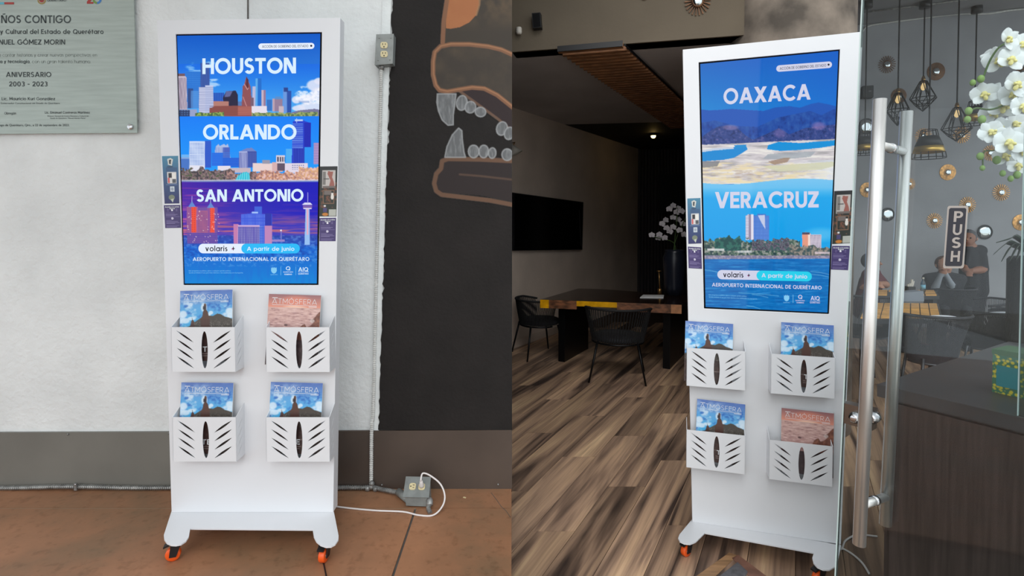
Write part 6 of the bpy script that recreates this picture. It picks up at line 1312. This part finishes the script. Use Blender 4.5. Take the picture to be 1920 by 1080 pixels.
# pendants
def pendant(px, ycap, Y, kind, label, ytop, wpx=None, ybot=None, ywide=None):
    """px,ycap = lamp head top in the photo; Y = depth"""
    c = at_y(px, ycap, Y); k = Y / F
    o = empty('cage_pendant' if kind == 'cage' else 'cone_pendant', (c.x, c.y, ZU - 0.03)); tag(o, label, 'pendant lamp', 'pendant lamps over the tables')
    part('canopy', G().lathe([(0.06, -0.05), (0.06, 0.03)], Vector((c.x, c.y, ZU - 0.03)), 18).get(), M['black_plastic'], o, True); part('cord', G().tube([Vector((c.x, c.y, ZU - 0.03)), c], 0.0085, 6).get(), M['black_plastic'], o)
    hh = (ybot - ycap) * k; R_ = wpx * k
    if kind == 'cage':
        part('socket', G().lathe([(0.022, -0.02), (0.022, -0.075), (0.015, 0.0)], c, 12).get(), M['brass'], o, True)
        z0 = -9 * k; zw = -(ywide - ycap) * k; z1 = -hh; n = 8; rng = lambda r, z, of=0.0: [c + Vector((r * math.cos(2 * math.pi * (i + of) / n), r * math.sin(2 * math.pi * (i + of) / n), z)) for i in range(n)]
        T0, T1, T2 = rng(0.035, z0), rng(R_, zw, 0.5), rng(R_ * 0.55, (zw + z1) / 2); bt = c + Vector((0, 0, z1)); tp = rng(R_ * 0.55, (z0 + zw) / 2)
        g = G(); w_ = 0.0052
        for i in range(n):
            j = (i + 1) % n
            for a, b in ((T0[i], T1[i]), (T0[i], T1[i - 1]), (T1[i], T1[j]), (T1[i], T2[i]), (T1[i], T2[j]), (T2[i], bt), (T2[i], T2[j]), (T0[i], T0[j])): g.tube([a, b], w_, 4, False)
        part('wire_cage', g.get(), M['metal_black'], o); part('bulb', G().sphere(c + Vector((0, 0, z0 - 0.07)), 0.028, 10, 8, (1, 1, 1.7)).get(), M['glow'], o, True)
    else:
        g = G(); n = 14; z0 = 0; z1 = -0.22 * hh; z2 = -0.80 * hh; z3 = -hh; r0, r1, r2 = R_ * 0.45, R_ * 0.55, R_
        rr = lambda r, z: [c + Vector((r * math.cos(2 * math.pi * i / n), r * math.sin(2 * math.pi * i / n), z)) for i in range(n)]
        A_, B_, C_, D_ = rr(r0, z0), rr(r1, z1), rr(r2 * 0.93, z2), rr(r2, z3)
        for i in range(n):
            j = (i + 1) % n
            for a, b in ((A_[i], A_[j]), (A_[i], B_[i]), (C_[i], D_[i]), (D_[i], D_[j])): g.tube([a, b], 0.005, 4, False)
        part('wire_frame', g.get(), M['metal_black'], o)
        prof = [(r1, z1), (r2 * 0.82, z1 + (z2 - z1) * 0.62), (r2 * 0.81, z1 + (z2 - z1) * 0.62), (r1 * 0.97, z1 - 0.004)]
        part('shade', G().lathe(prof, c, 28).get(), M['black_plastic'], o, True)
        part('gold_band', G().lathe([(r2 * 0.80, z1 + (z2 - z1) * 0.60), (r2 * 0.92, z2), (r2 * 0.90, z2), (r2 * 0.78, z1 + (z2 - z1) * 0.60)], c, 28).get(), M['gold_in'], o, True)
M['glow'] = emit_mat('dim_bulb', (255, 214, 150), 0.8)
pendant(1684, 166, 6.3, 'cage', 'black wire cage pendant just right of the front steel bar', 0, 18.5, 235, 206)
pendant(1731.5, 143, 6.75, 'cage', 'black wire cage pendant hanging highest, second from the steel bars', 13, 21, 208, 184)
pendant(1794.5, 193, 6.4, 'cage', 'black wire cage pendant in front of the copper mirror, nearest the orchid', 0, 24, 264, 241)
pendant(1742, 244, 6.35, 'cone', 'black cone pendant with gold inside, below the cage pendants', 0, 27, 296)
pendant(1622, 247, 6.75, 'cone', 'black cone pendant half hidden between kiosk and steel bar', 25, 19, 289)
pendant(1828, 190, 6.9, 'cone', 'black cone pendant with gold inside behind the orchid', 2, 19, 233)
# tables and chairs
M['table_yellow'] = pbr('honey_boards', (214, 158, 84), 0.45, var=0.12, vscale=8); M['table_frame'] = pbr('dark_table_frame', (44, 44, 48), 0.5)
def board_table(name, quad, z, nx, ny, label, grp):
    q = [at_z(a, b, z) for a, b in quad]; c = sum(q, Vector()) / 4
    o = empty(name, (c.x, c.y, 0)); tag(o, label, 'table', grp)
    part('frame', G().slab([c + (p - c) * 1.05 - Vector((0, 0, 0.045)) for p in q], (0, 0, 0.035)).get(), M['table_frame'], o)
    def B(u, v): return (q[0] * (1 - u) + q[1] * u) * (1 - v) + (q[3] * (1 - u) + q[2] * u) * v
    for i in range(nx):
        for j in range(ny):
            e = 0.05 / nx * 1.2; f_ = 0.05 / ny * 1.2; pts = [B(i / nx + e, j / ny + f_), B((i + 1) / nx - e, j / ny + f_), B((i + 1) / nx - e, (j + 1) / ny - f_), B(i / nx + e, (j + 1) / ny - f_)]
            part('board', G().slab([p - Vector((0, 0, 0.012)) for p in pts], (0, 0, 0.012)).get(), M['table_yellow'], o)
    for u, v in ((0.05, 0.1), (0.95, 0.1), (0.95, 0.9), (0.05, 0.9)):
        p = B(u, v); part('leg', G().obox((p.x, p.y, (z - 0.045) / 2), (1, 0, 0), (0, 1, 0), (0, 0, 1), 0.022, 0.022, (z - 0.045) / 2).get(), M['table_frame'], o)
    return o
zB = 0.70
board_table('dining_table', [(1612, 596), (1764, 595), (1757, 568), (1625, 567)], zB, 8, 2, 'honey boarded dining table nearest the glass door', 'dining tables'); board_table('dining_table', [(1618, 552.5), (1758, 553), (1752, 543.5), (1622, 543)], zB, 6, 2, 'honey boarded table at the back where guests sit', 'dining tables')
gch = 'rope chairs in the bright room'
def chair_at(px, py, rz, label, **kw):
    p = at_z(px, py, 0.0); return rope_chair('rope_chair', (p.x, p.y, 0), rz, label, gch, 'rope_grey', 'metal_grey', cords=84, **kw)
chair_at(1743, 780, math.radians(-8), 'charcoal rope chair nearest the counter with a white cushion along its top', w=0.165, wt=0.235, hb=0.765, hs=0.50, cushion=0.745, wrap=100, low=0.09)
chair_at(1842, 751, math.radians(30), 'charcoal rope chair right of the nearest one, white pillow at its right', w=0.18, wt=0.25, hb=0.735, hs=0.50, cushion=0.71, wrap=100, low=0.06)
chair_at(1846, 690, math.radians(60), 'low charcoal rope chair farther back beside the waiter', w=0.24, wt=0.28, hb=0.67, hs=0.40, wrap=100)
chair_at(1775, 648, math.radians(15), 'charcoal rope chair of the guest with raised hands', w=0.24, wt=0.27, hb=0.68, hs=0.38, wrap=90)
chair_at(1612, 690, math.radians(-60), 'dark rope chair between the kiosk and the steel bar', w=0.27, wt=0.30, hb=0.74, hs=0.40, wrap=100)
pb = at_z(1729, 662, 0.02); tag(part('shopping_bag', G().box((pb.x - .05, pb.y - .05, 0.0), (pb.x + .05, pb.y + .05, 0.12)).get(), pbr('red_bag', (150, 60, 70), 0.6, var=0.3, vscale=30)), 'small red striped bag on the floor under the chairs', 'bag')
# on the back table
nh = at_z(1706.5, 548, zB); h_ = empty('utensil_holder', (nh.x, nh.y, zB)); tag(h_, 'black holder with white cutlery standing on the back table', 'holder'); kq = nh.y / F
part('cup', G().obox((nh.x, nh.y, zB + 5.5 * kq), (1, 0, 0), (0, 1, 0), (0, 0, 1), 6.5 * kq, 5 * kq, 5.5 * kq).get(), M['black_plastic'], h_)
for dx, hh in ((-4, 15), (-1, 17), (2, 24), (4, 21)): part('utensil', G().tube([(nh.x + dx * kq, nh.y, zB + 8 * kq), (nh.x + (dx * 1.25 + .6) * kq, nh.y, zB + hh * kq)], [0.006, 0.012], 6).get(), M['white_plastic'], h_)
bt_ = at_z(1730.5, 548, zB); kq = bt_.y / F; M['pet'] = glass_mat('bottle_plastic', (206, 222, 232), 1.4); bo_ = empty('water_bottle', (bt_.x, bt_.y, zB)); tag(bo_, 'clear water bottle with blue label on the back table', 'bottle')
part('body', G().lathe([(3.6 * kq, 0), (4 * kq, 2 * kq), (4 * kq, 16 * kq), (3.4 * kq, 19 * kq), (1.5 * kq, 23 * kq), (1.5 * kq, 25 * kq)], bt_, 14).get(), M['pet'], bo_, True); part('wrapper', G().lathe([(4.1 * kq, 7 * kq), (4.1 * kq, 14 * kq)], bt_, 14).get(), pbr('blue_wrapper', (120, 180, 205), 0.4), bo_, True); part('cap', G().lathe([(1.7 * kq, 25 * kq), (1.7 * kq, 28 * kq)], bt_, 10).get(), M['white_plastic'], bo_, True)
cb_ = at_z(1702, 565, zB); kq = cb_.y / F; M['grey_cloth'] = pbr('grey_cloth', (128, 134, 144), 0.9, bump=0.4, bscale=12)
tag(part('folded_cloth', G().hexa([cb_ + Vector((-28 * kq, 0, 0)), cb_ + Vector((31 * kq, 0, 0)), cb_ + Vector((30 * kq, 0.12, 0)), cb_ + Vector((-26 * kq, 0.12, 0))], [cb_ + Vector((-24 * kq, 0.01, 15 * kq)), cb_ + Vector((31 * kq, 0.01, 19 * kq)), cb_ + Vector((29 * kq, 0.11, 19 * kq)), cb_ + Vector((-20 * kq, 0.11, 15 * kq))]).get(), M['grey_cloth']), 'grey cloth bag standing at the rear edge of the nearest table', 'bag')
# ---- people
def capsule(bm_, p0, r0, p1, r1):
    b2 = bmesh.new()
    for p, r in ((p0, r0), (p1, r1)): bmesh.ops.create_icosphere(b2, subdivisions=2, radius=r, matrix=Matrix.Translation(Vector(p)))
    h = bmesh.ops.convex_hull(b2, input=b2.verts[:]); dl = [e for e in h['geom_interior'] if isinstance(e, bmesh.types.BMVert)]
    bmesh.ops.delete(b2, geom=dl, context='VERTS'); t = bpy.data.meshes.new('t'); b2.to_mesh(t); b2.free(); bm_.from_mesh(t); bpy.data.meshes.remove(t)
def person(loc, prims, mats, label, extras):
    """prims: (p0,r0,p1,r1,matindex) in world coordinates; fused into one continuous skin"""
    bm_ = bmesh.new()
    for p0, r0, p1, r1, _ in prims: capsule(bm_, p0, r0, p1, r1)
    t = bpy.data.meshes.new('body'); bm_.to_mesh(t); bm_.free()
    ob_ = bpy.data.objects.new('tmp', t); COL.objects.link(ob_)
    rm = ob_.modifiers.new('r', 'REMESH'); rm.mode = 'VOXEL'; rm.voxel_size = 0.011; rm.use_smooth_shade = True
    sm_ = ob_.modifiers.new('s', 'SMOOTH'); sm_.iterations = 4; sm_.factor = 0.5
    bpy.context.view_layer.update(); dg = bpy.context.evaluated_depsgraph_get(); me = bpy.data.meshes.new_from_object(ob_.evaluated_get(dg)); bpy.data.objects.remove(ob_)
    me.materials.clear()
    for m_ in mats: me.materials.append(m_)
    n = len(me.polygons); cc = np.empty(n * 3); me.polygons.foreach_get('center', cc); cc = cc.reshape(-1, 3); best = np.full(n, 1e9); idx = np.zeros(n, np.int32)
    for p0, r0, p1, r1, mi in prims:
        a = np.array(p0); d = np.array(p1) - a; t_ = np.clip(((cc - a) @ d) / max(d @ d, 1e-9), 0, 1); q = np.linalg.norm(cc - a - t_[:, None] * d, axis=1) - (r0 + (r1 - r0) * t_)
        s = q < best; best[s] = q[s]; idx[s] = mi
    me.polygons.foreach_set('material_index', idx); smooth(me)
    root = empty('person', loc); tag(root, label, 'person'); me.transform(MW[root.name].inverted()); b_ = bpy.data.objects.new('body', me); _link(b_, root, MW[root.name].copy())
    for nm, g_, m_ in extras: part(nm, g_, m_, root, True)
    return root
SK1 = pbr('skin', (178, 128, 104), 0.6); SK2 = pbr('skin_tan', (150, 104, 84), 0.6); HG = pbr('grey_hair', (84, 84, 88), 0.8); HB = pbr('dark_hair', (40, 32, 30), 0.8); HBr = pbr('brown_hair', (92, 62, 48), 0.8)
MAR = pbr('maroon_shirt', (96, 48, 56), 0.85); DKC = pbr('dark_jacket', (42, 42, 48), 0.85); BLK = pbr('black_uniform', (36, 36, 42), 0.85); GRS = pbr('grey_sleeve', (150, 156, 164), 0.85); EYE = pbr('eye', (30, 24, 22), 0.4); LPS = pbr('lips', (140, 84, 76), 0.6)
def head_extras(hc, r, face, hair):
    f = Vector(face).normalized(); s = Vector((-f.y, f.x, 0)).normalized(); u = Vector((0, 0, 1)); ex = []
    for k in (-1, 1): ex.append(('eye', G().sphere(hc + f * r * 0.90 + s * (k * r * 0.36) + u * r * 0.08, r * 0.11, 8, 6).get(), EYE)); ex.append(('ear', G().sphere(hc + s * (k * r * 0.93) - u * r * 0.05, r * 0.22, 8, 6, (0.7, 0.7, 1.2)).get(), SK1))
    ex.append(('nose', G().tube([hc + f * r * 0.9 + u * r * 0.12, hc + f * r * 1.16 - u * r * 0.2, hc + f * r * 0.92 - u * r * 0.28], [r * .08, r * .15, r * .1], 8).get(), SK1)); ex.append(('mouth', G().tube([hc + f * r * 0.92 + s * r * 0.28 - u * r * 0.55, hc + f * r * 0.98 - u * r * 0.54, hc + f * r * 0.92 - s * r * 0.28 - u * r * 0.55], r * 0.07, 6).get(), LPS))
    ex.append(('hair', G().sphere(hc - f * r * 0.20 + u * r * 0.22, r * 1.06, 16, 10, (1.0, 1.0, 1.02)).get(), hair)); return ex
def hand(prims, w, d, mi, s=1.0, side=1):
    """palm and five curled fingers as capsules"""
    w = Vector(w); d = Vector(d).normalized(); u = Vector((0, 0, 1)); x = d.cross(u).normalized(); y = x.cross(d).normalized(); p = w + d * 0.045 * s
    prims.append((tuple(w), 0.026 * s, tuple(p), 0.032 * s, mi))
    for i, l in enumerate((0.040, 0.048, 0.045, 0.034)):
        b = p + x * ((i - 1.5) * 0.019 * s) + d * 0.02 * s; m_ = b + d * l * s * 0.6 - y * 0.010 * s; e = m_ + d * l * s * 0.35 - y * 0.026 * s
        prims.append((tuple(b), 0.0095 * s, tuple(m_), 0.009 * s, mi)); prims.append((tuple(m_), 0.009 * s, tuple(e), 0.008 * s, mi))
    t0 = w + d * 0.02 * s + x * (0.026 * s * side); prims.append((tuple(t0), 0.011 * s, tuple(t0 + d * 0.035 * s + x * 0.02 * s * side), 0.009 * s, mi))
def seated(px, Y, head_y, sh_y, face, label, shirt, sleeve, hair, arms, hw=0.16):
    prims = []; k = Y / F
    hc = at_y(px, head_y, Y); r = 0.086; shz = at_y(px, sh_y, Y).z; X_ = hc.x; f = Vector(face).normalized(); s = Vector((-f.y, f.x, 0))
    hip = Vector((X_, Y, 0.42)) - f * 0.06; ch = Vector((X_, Y, shz - 0.13)); nk = Vector((X_, Y, shz + 0.02))
    prims += [(tuple(hc + Vector((0, 0, 0.02))), r, tuple(hc - Vector((0, 0, 0.035)) + f * 0.012), r * 0.80, 0), (tuple(hc - Vector((0, 0, 0.05))), 0.05, tuple(nk), 0.055, 0)]
    for k_ in (-1, 1):
        sh = Vector((X_, Y, shz - 0.035)) + s * (k_ * hw); prims += [(tuple(nk - Vector((0, 0, .02))), 0.06, tuple(sh), 0.062, 1), (tuple(ch + s * (k_ * 0.07)), 0.11, tuple(hip + s * (k_ * 0.07)), 0.115, 1), (tuple(sh), 0.06, tuple(ch + s * k_ * 0.08), 0.1, 1)]
        kn = hip + f * 0.38 + s * (k_ * 0.10) + Vector((0, 0, 0.03)); prims += [(tuple(hip + s * (k_ * 0.09)), 0.085, tuple(kn), 0.06, 2), (tuple(kn), 0.058, tuple(Vector((kn.x, kn.y, 0.08)) - f * 0.05), 0.04, 2), (tuple(Vector((kn.x, kn.y, 0.045)) - f * 0.08), 0.042, tuple(Vector((kn.x, kn.y, 0.038)) + f * 0.10), 0.034, 2)]
        el, wr = arms[k_]; prims += [(tuple(sh), 0.052, tuple(el), 0.042, 1), (tuple(el), 0.042, tuple(el.lerp(wr, 0.45)), 0.037, 3), (tuple(el.lerp(wr, 0.45)), 0.035, tuple(wr), 0.026, 4)]
        hand(prims, wr, (wr - el), 0, 0.95, k_)
    return person((X_, Y, 0), prims, [SK1, shirt, DKC, sleeve[0], sleeve[1]], label, head_extras(hc, r, face, hair))
Y1 = 6.15
def v1(px, py, dy=0.0): return at_y(px, py, Y1 + dy)
seated(1634, Y1, 492, 508, (0.55, -0.6, 0), 'seated guest in a maroon shirt with forearms on the back table', MAR, (SK1, SK1), HG, {-1: (v1(1616, 538, -0.05), v1(1640, 536, -0.22)), 1: (v1(1661, 534, -0.05), v1(1650, 532, -0.24))})
Y2 = 6.3
def v2(px, py, dy=0.0): return at_y(px, py, Y2 + dy)
seated(1771, Y2, 497, 517, (-0.35, -0.9, 0), 'seated guest in a dark jacket with hands clasped before the face', DKC, (GRS, GRS), HBr, {-1: (v2(1752, 543, -0.06), v2(1765, 512, -0.17)), 1: (v2(1789, 545, -0.06), v2(1772, 512, -0.17))})
Y3 = 6.65
def v3(px, py, dy=0.0): return tuple(at_y(px, py, Y3 + dy))
hc3 = Vector(v3(1815, 447)); pr3 = []
hips = at_y(1826, 540, Y3)
pr3 += [(v3(1815, 445), 0.088, v3(1813, 452, -.01), 0.07, 0), (v3(1818, 456), 0.05, v3(1822, 463), 0.055, 0), (v3(1812, 470), 0.07, v3(1838, 470), 0.075, 1), (v3(1816, 480), 0.10, v3(1818, 545), 0.11, 1), (v3(1833, 482), 0.10, v3(1834, 545), 0.11, 1), (v3(1838, 472), 0.062, v3(1846, 505, -.05), 0.048, 1), (v3(1846, 505, -.05), 0.045, v3(1824, 508, -.16), 0.036, 0), (v3(1812, 472), 0.06, v3(1806, 500, -.08), 0.046, 1), (v3(1806, 500, -.08), 0.044, v3(1815, 512, -.2), 0.03, 0)]
hand(pr3, v3(1824, 508, -.16), Vector((-0.8, -0.5, 0.05)), 0, 0.95, 1); hand(pr3, v3(1815, 512, -.2), Vector((-0.5, -0.8, 0.0)), 0, 0.95, -1)
for px_ in (1818, 1834):
    a = Vector(v3(px_, 548)); kn = Vector((a.x, a.y - .02, 0.36)); an = Vector((a.x, a.y, 0.07)); pr3 += [(tuple(a), 0.095, tuple(kn), 0.062, 2), (tuple(kn), 0.06, tuple(an), 0.042, 2), ((an.x, an.y + .03, 0.045), 0.042, (an.x, an.y - 0.14, 0.036), 0.034, 2)]
person((hips.x, Y3, 0), pr3, [SK2, BLK, BLK], 'waiter in black uniform bending over the guests at the back table', head_extras(hc3, 0.088, (-0.7, -0.7, 0), HG))
# ---- counter beside the door, things on it
M['wenge'] = pbr('wenge_counter', (62, 52, 50), 0.28, var=0.18, vscale=5, stretch=(14, 14, 0.7)); M['wenge_top'] = pbr('counter_top_grey', (66, 64, 66), 0.35, var=0.08, vscale=6)
CA = Vector((1.20, 1.74, 0)); e1 = Vector((0.85, 0.527, 0)).normalized(); e2 = Vector((e1.y, -e1.x, 0)); zK = 0.90
ct = empty('reception_counter', CA + e1 * 0.6 + e2 * 0.5); tag(ct, 'dark wood reception counter behind the glass door', 'counter')
def cq(a0, a1, b0, b1, z): return [CA + e1 * a0 + e2 * b0 + Vector((0, 0, z)), CA + e1 * a1 + e2 * b0 + Vector((0, 0, z)), CA + e1 * a1 + e2 * b1 + Vector((0, 0, z)), CA + e1 * a0 + e2 * b1 + Vector((0, 0, z))]
part('cabinet', G().hexa(cq(0.02, 1.16, 0.02, 1.1, 0.0), cq(0.02, 1.16, 0.02, 1.1, zK - 0.04)).get(), M['wenge'], ct); part('counter_top', G().hexa(cq(0, 1.2, 0, 1.12, zK - 0.04), cq(0, 1.2, 0, 1.12, zK)).get(), M['wenge_top'], ct)
for k in range(3): part('front_panel', G().hexa(cq(0.006, 0.02, 0.04 + k * 0.36, 0.37 + k * 0.36, 0.06), cq(0.006, 0.02, 0.04 + k * 0.36, 0.37 + k * 0.36, zK - 0.05)).get(), M['wenge'], ct)
tp = at_z(1909, 738, zK); tn = empty('gift_tin', tp); tag(tn, 'teal and gold patterned tin standing on the counter', 'tin')
def tin_mat():
    m, nt, b = newmat('tin_gold_leaf'); b.inputs['Roughness'].default_value = 0.35
    tc = nt.nodes.new('ShaderNodeTexCoord'); vo = nt.nodes.new('ShaderNodeTexVoronoi'); vo.inputs['Scale'].default_value = 95; nt.links.new(tc.outputs['Object'], vo.inputs['Vector']); r = nt.nodes.new('ShaderNodeValToRGB')
    r.color_ramp.elements[0].position = 0.3; r.color_ramp.elements[0].color = L4((226, 204, 60)); r.color_ramp.elements[1].position = 0.55; r.color_ramp.elements[1].color = L4((60, 120, 90)); nt.links.new(vo.outputs['Distance'], r.inputs[0]); nt.links.new(r.outputs[0], b.inputs['Base Color']); return m
M['tin'] = tin_mat(); M['tin_teal'] = pbr('tin_teal', (30, 134, 142), 0.35); M['tin_green'] = pbr('tin_green', (70, 110, 70), 0.4)
a1 = Vector((0.9, 0.43, 0)); a2 = Vector((0.43, -0.9, 0))
part('tin_body', G().obox(tp + Vector((0, 0, 0.062)), a2, a1, (0, 0, 1), 0.045, 0.05, 0.062).get(), M['tin'], tn); part('tin_lid', G().obox(tp + Vector((0, 0, 0.128)), a2, a1, (0, 0, 1), 0.047, 0.052, 0.008).get(), M['tin_green'], tn); part('tin_label', G().obox(tp - a1 * 0.051 + Vector((0, 0, 0.055)) - a2 * 0.006, a2, a1, (0, 0, 1), 0.028, 0.0015, 0.032).get(), M['tin_teal'], tn)
# clear upright panel at the counter edge
gp = [at_z(1879, 786, zK), None]; gp0 = CA + e1 * 0.012 + e2 * 0.345 + Vector((0, 0, zK)); gpn = empty('acrylic_screen', gp0); tag(gpn, 'clear acrylic screen standing on the counter edge', 'screen'); M['acrylic'] = glass_mat('acrylic', (228, 236, 238), 0.8)
part('sheet', G().slab([gp0, gp0 + e2 * 0.6, gp0 + e2 * 0.6 + Vector((0, 0, 0.80)), gp0 + Vector((0, 0, 0.80))], e1 * 0.006).get(), M['acrylic'], gpn); part('edge', G().slab([gp0 - e2 * 0.003, gp0, gp0 + Vector((0, 0, 0.80)), gp0 - e2 * 0.003 + Vector((0, 0, 0.80))], e1 * 0.006).get(), M['glass_edge'], gpn)
# white orchid on the counter
po = CA + e1 * 0.75 + e2 * 0.30; orc = empty('potted_orchid', po + Vector((0, 0, zK))); tag(orc, 'white orchid with yellow centres arching above the counter', 'orchid')
part('pot', G().lathe([(0.06, 0), (0.085, 0.16), (0.09, 0.17), (0.08, 0.165)], po + Vector((0, 0, zK)), 24).get(), M['paper'], orc, True)
Yo = 1.86
st1 = [po + Vector((0, 0, zK + 0.1)), po + Vector((0, 0.02, zK + 0.7)), at_y(1945, 110, Yo), at_y(1915, 78, Yo), at_y(1880, 84, Yo), at_y(1858, 110, Yo), at_y(1842, 150, Yo)]
st2 = [po + Vector((0, 0, zK + 0.1)), po + Vector((0, 0, zK + 0.45)), at_y(1950, 190, Yo), at_y(1905, 190, Yo), at_y(1860, 205, Yo), at_y(1830, 203, Yo), at_y(1816, 212, Yo)]
for s_ in (st1, st2): part('stem', G().tube(spline(s_, 8), 0.0032, 8).get(), M['stem'], orc, True)
st3 = [at_y(1900, 250, Yo), at_y(1868, 280, Yo), at_y(1845, 285, Yo), at_y(1843, 315, Yo)]; part('stem', G().tube(spline(st3, 8), 0.0024, 6).get(), M['stem'], orc, True)
fl = [(1890, 74, .9, .5, -.9), (1915, 84, 1.0, .2, .6), (1872, 113, 1.15, -.2, .3), (1857, 108, .7, -.8, 1.2), (1895, 112, 1.05, .1, -.4), (1912, 105, .95, .3, .9), (1845, 177, 1.0, -.25, .2), (1863, 172, .8, .1, -.5), (1905, 158, 1.1, .3, -.6), (1898, 178, 1.1, 0, .2), (1880, 200, 1.15, -.1, -.2), (1861, 211, 1.0, -.3, .5), (1916, 200, 1.0, .2, 0), (1858, 248, .95, -.2, .7), (1875, 240, .9, .3, -.9), (1902, 232, .95, .2, .4), (1890, 268, 1.2, .1, 0), (1912, 262, 1.15, .2, -.5), (1884, 292, .9, -.2, .3), (1908, 310, .95, .1, -.2), (1916, 285, .9, .2, .8)]
for i, (a, b, s_, fx, ro) in enumerate(fl): orchid_flower(orc, at_y(a, b, Yo + (i % 4) * 0.035 - 0.05), (fx - .35, -1, 0.12 * math.sin(i * 2.1)), s_ * 0.86, ro, PS, PP, LIP)
for a, b, r in ((1839, 148, .011), (1824, 155, .009), (1816, 208, .011), (1814, 224, .010), (1841, 224, .012), (1838, 293, .011), (1869, 300, .012), (1842, 315, .008), (1907, 328, .011), (1880, 325, .009), (1895, 335, .009)): part('bud', G().sphere(at_y(a, b, Yo), r, 10, 8, (1, 1, 1.25)).get(), M['bud'], orc, True)
# dark planter with drooping leaves
M['planter'] = pbr('woven_planter', (44, 42, 44), 0.55, bump=0.9, bscale=45); M['leaf'] = pbr('dark_leaf', (44, 56, 46), 0.4)
Yp = 3.7; pp = Vector(((1958 - 960) / F * Yp, Yp, 0)); pz = at_y(1900, 482, Yp).z; ptr = empty('potted_plant', pp); tag(ptr, 'tall dark textured planter with drooping dark leaves at the right edge', 'plant')
part('planter', G().lathe([(0.16, 0), (0.185, 0.3), (0.19, pz - 0.02), (0.175, pz), (0.16, pz - 0.03)], pp, 28).get(), M['planter'], ptr, True)
for tip, mid, w_ in (((1863, 477), (1885, 458), 0.020), ((1878, 490), (1895, 463), 0.022), ((1868, 455), (1895, 447), 0.018), ((1893, 490), (1908, 462), 0.022), ((1906, 488), (1918, 455), 0.02), ((1925, 440), (1932, 460), 0.02)):
    r_ = [Vector((pp.x - 0.03, Yp, pz)), at_y(mid[0] + 12, mid[1] - 2, Yp - .05), at_y(*mid, Yp - 0.1), at_y(*tip, Yp - 0.12)]; q_ = spline(r_, 5); n_ = len(q_); v = []; f = []
    for i, p in enumerate(q_):
        t = i / (n_ - 1); w = w_ * (math.sin(math.pi * min(1, 0.15 + t * 0.8)) + 0.05); v += [p + Vector((0, -w, w * 0.7)), p + Vector((0, 0, 0.004)), p + Vector((0, w, -w * 0.7)), p - Vector((0, 0, 0.003))]
    for i in range(n_ - 1):
        for j in range(4): f.append((i * 4 + j, i * 4 + (j + 1) % 4, i * 4 + 4 + (j + 1) % 4, i * 4 + 4 + j))
    part('leaf', (v, f), M['leaf'], ptr, True)
# PUSH sign stuck to the door glass
M['sign_black'] = pbr('sign_black', (40, 40, 50), 0.35); M['sign_silver'] = pbr('sign_silver', (176, 168, 162), 0.4, metal=0.4)
sP = D0 + DN * 0.0115
def ons(px, py, off=0.0): return at_plane(px, py, sP + DN * off, DN)
sg = empty('push_sign', ons(1790, 503)); tag(sg, 'black and silver vertical PUSH sign on the glass door', 'sign')
def leanq(x0, y0, x1, y1, k=-0.055): return lambda u, w: (x0 + (x1 - x0) * u + k * (y1 - y0) * w, y0 + (y1 - y0) * w)
q0 = leanq(1777.5, 386, 1816, 503, -0.075); q1 = leanq(1780, 390, 1812, 499, -0.075)
def rq(q, r=0.10, ra=0.035):
    o = []
    for cx, cy, a0 in ((1 - r, ra, -90), (1 - r, 1 - ra, 0), (r, 1 - ra, 90), (r, ra, 180)):
        for i in range(5): t = math.radians(a0 + 22.5 * i); o.append(q(cx + r * math.cos(t), cy + ra * math.sin(t)))
    return o
part('frame', G().slab([ons(*p) for p in rq(q0)][::-1], DN * 0.003).get(), M['sign_silver'], sg); part('face', G().slab([ons(*p, 0.003) for p in rq(q1)][::-1], DN * 0.0008).get(), M['sign_black'], sg)
for ch_, y in (('P', 416), ('U', 440.5), ('S', 465), ('H', 490.5)):
    xm = 1796 - 0.078 * (y - 420); put_geo('letter', ch_, (xm - 8.5, y), (xm + 8.5, y), 20, lambda a, b: ons(a, b, 0.0045), M['sign_silver'], sg, 0.19, (0.078, -1))
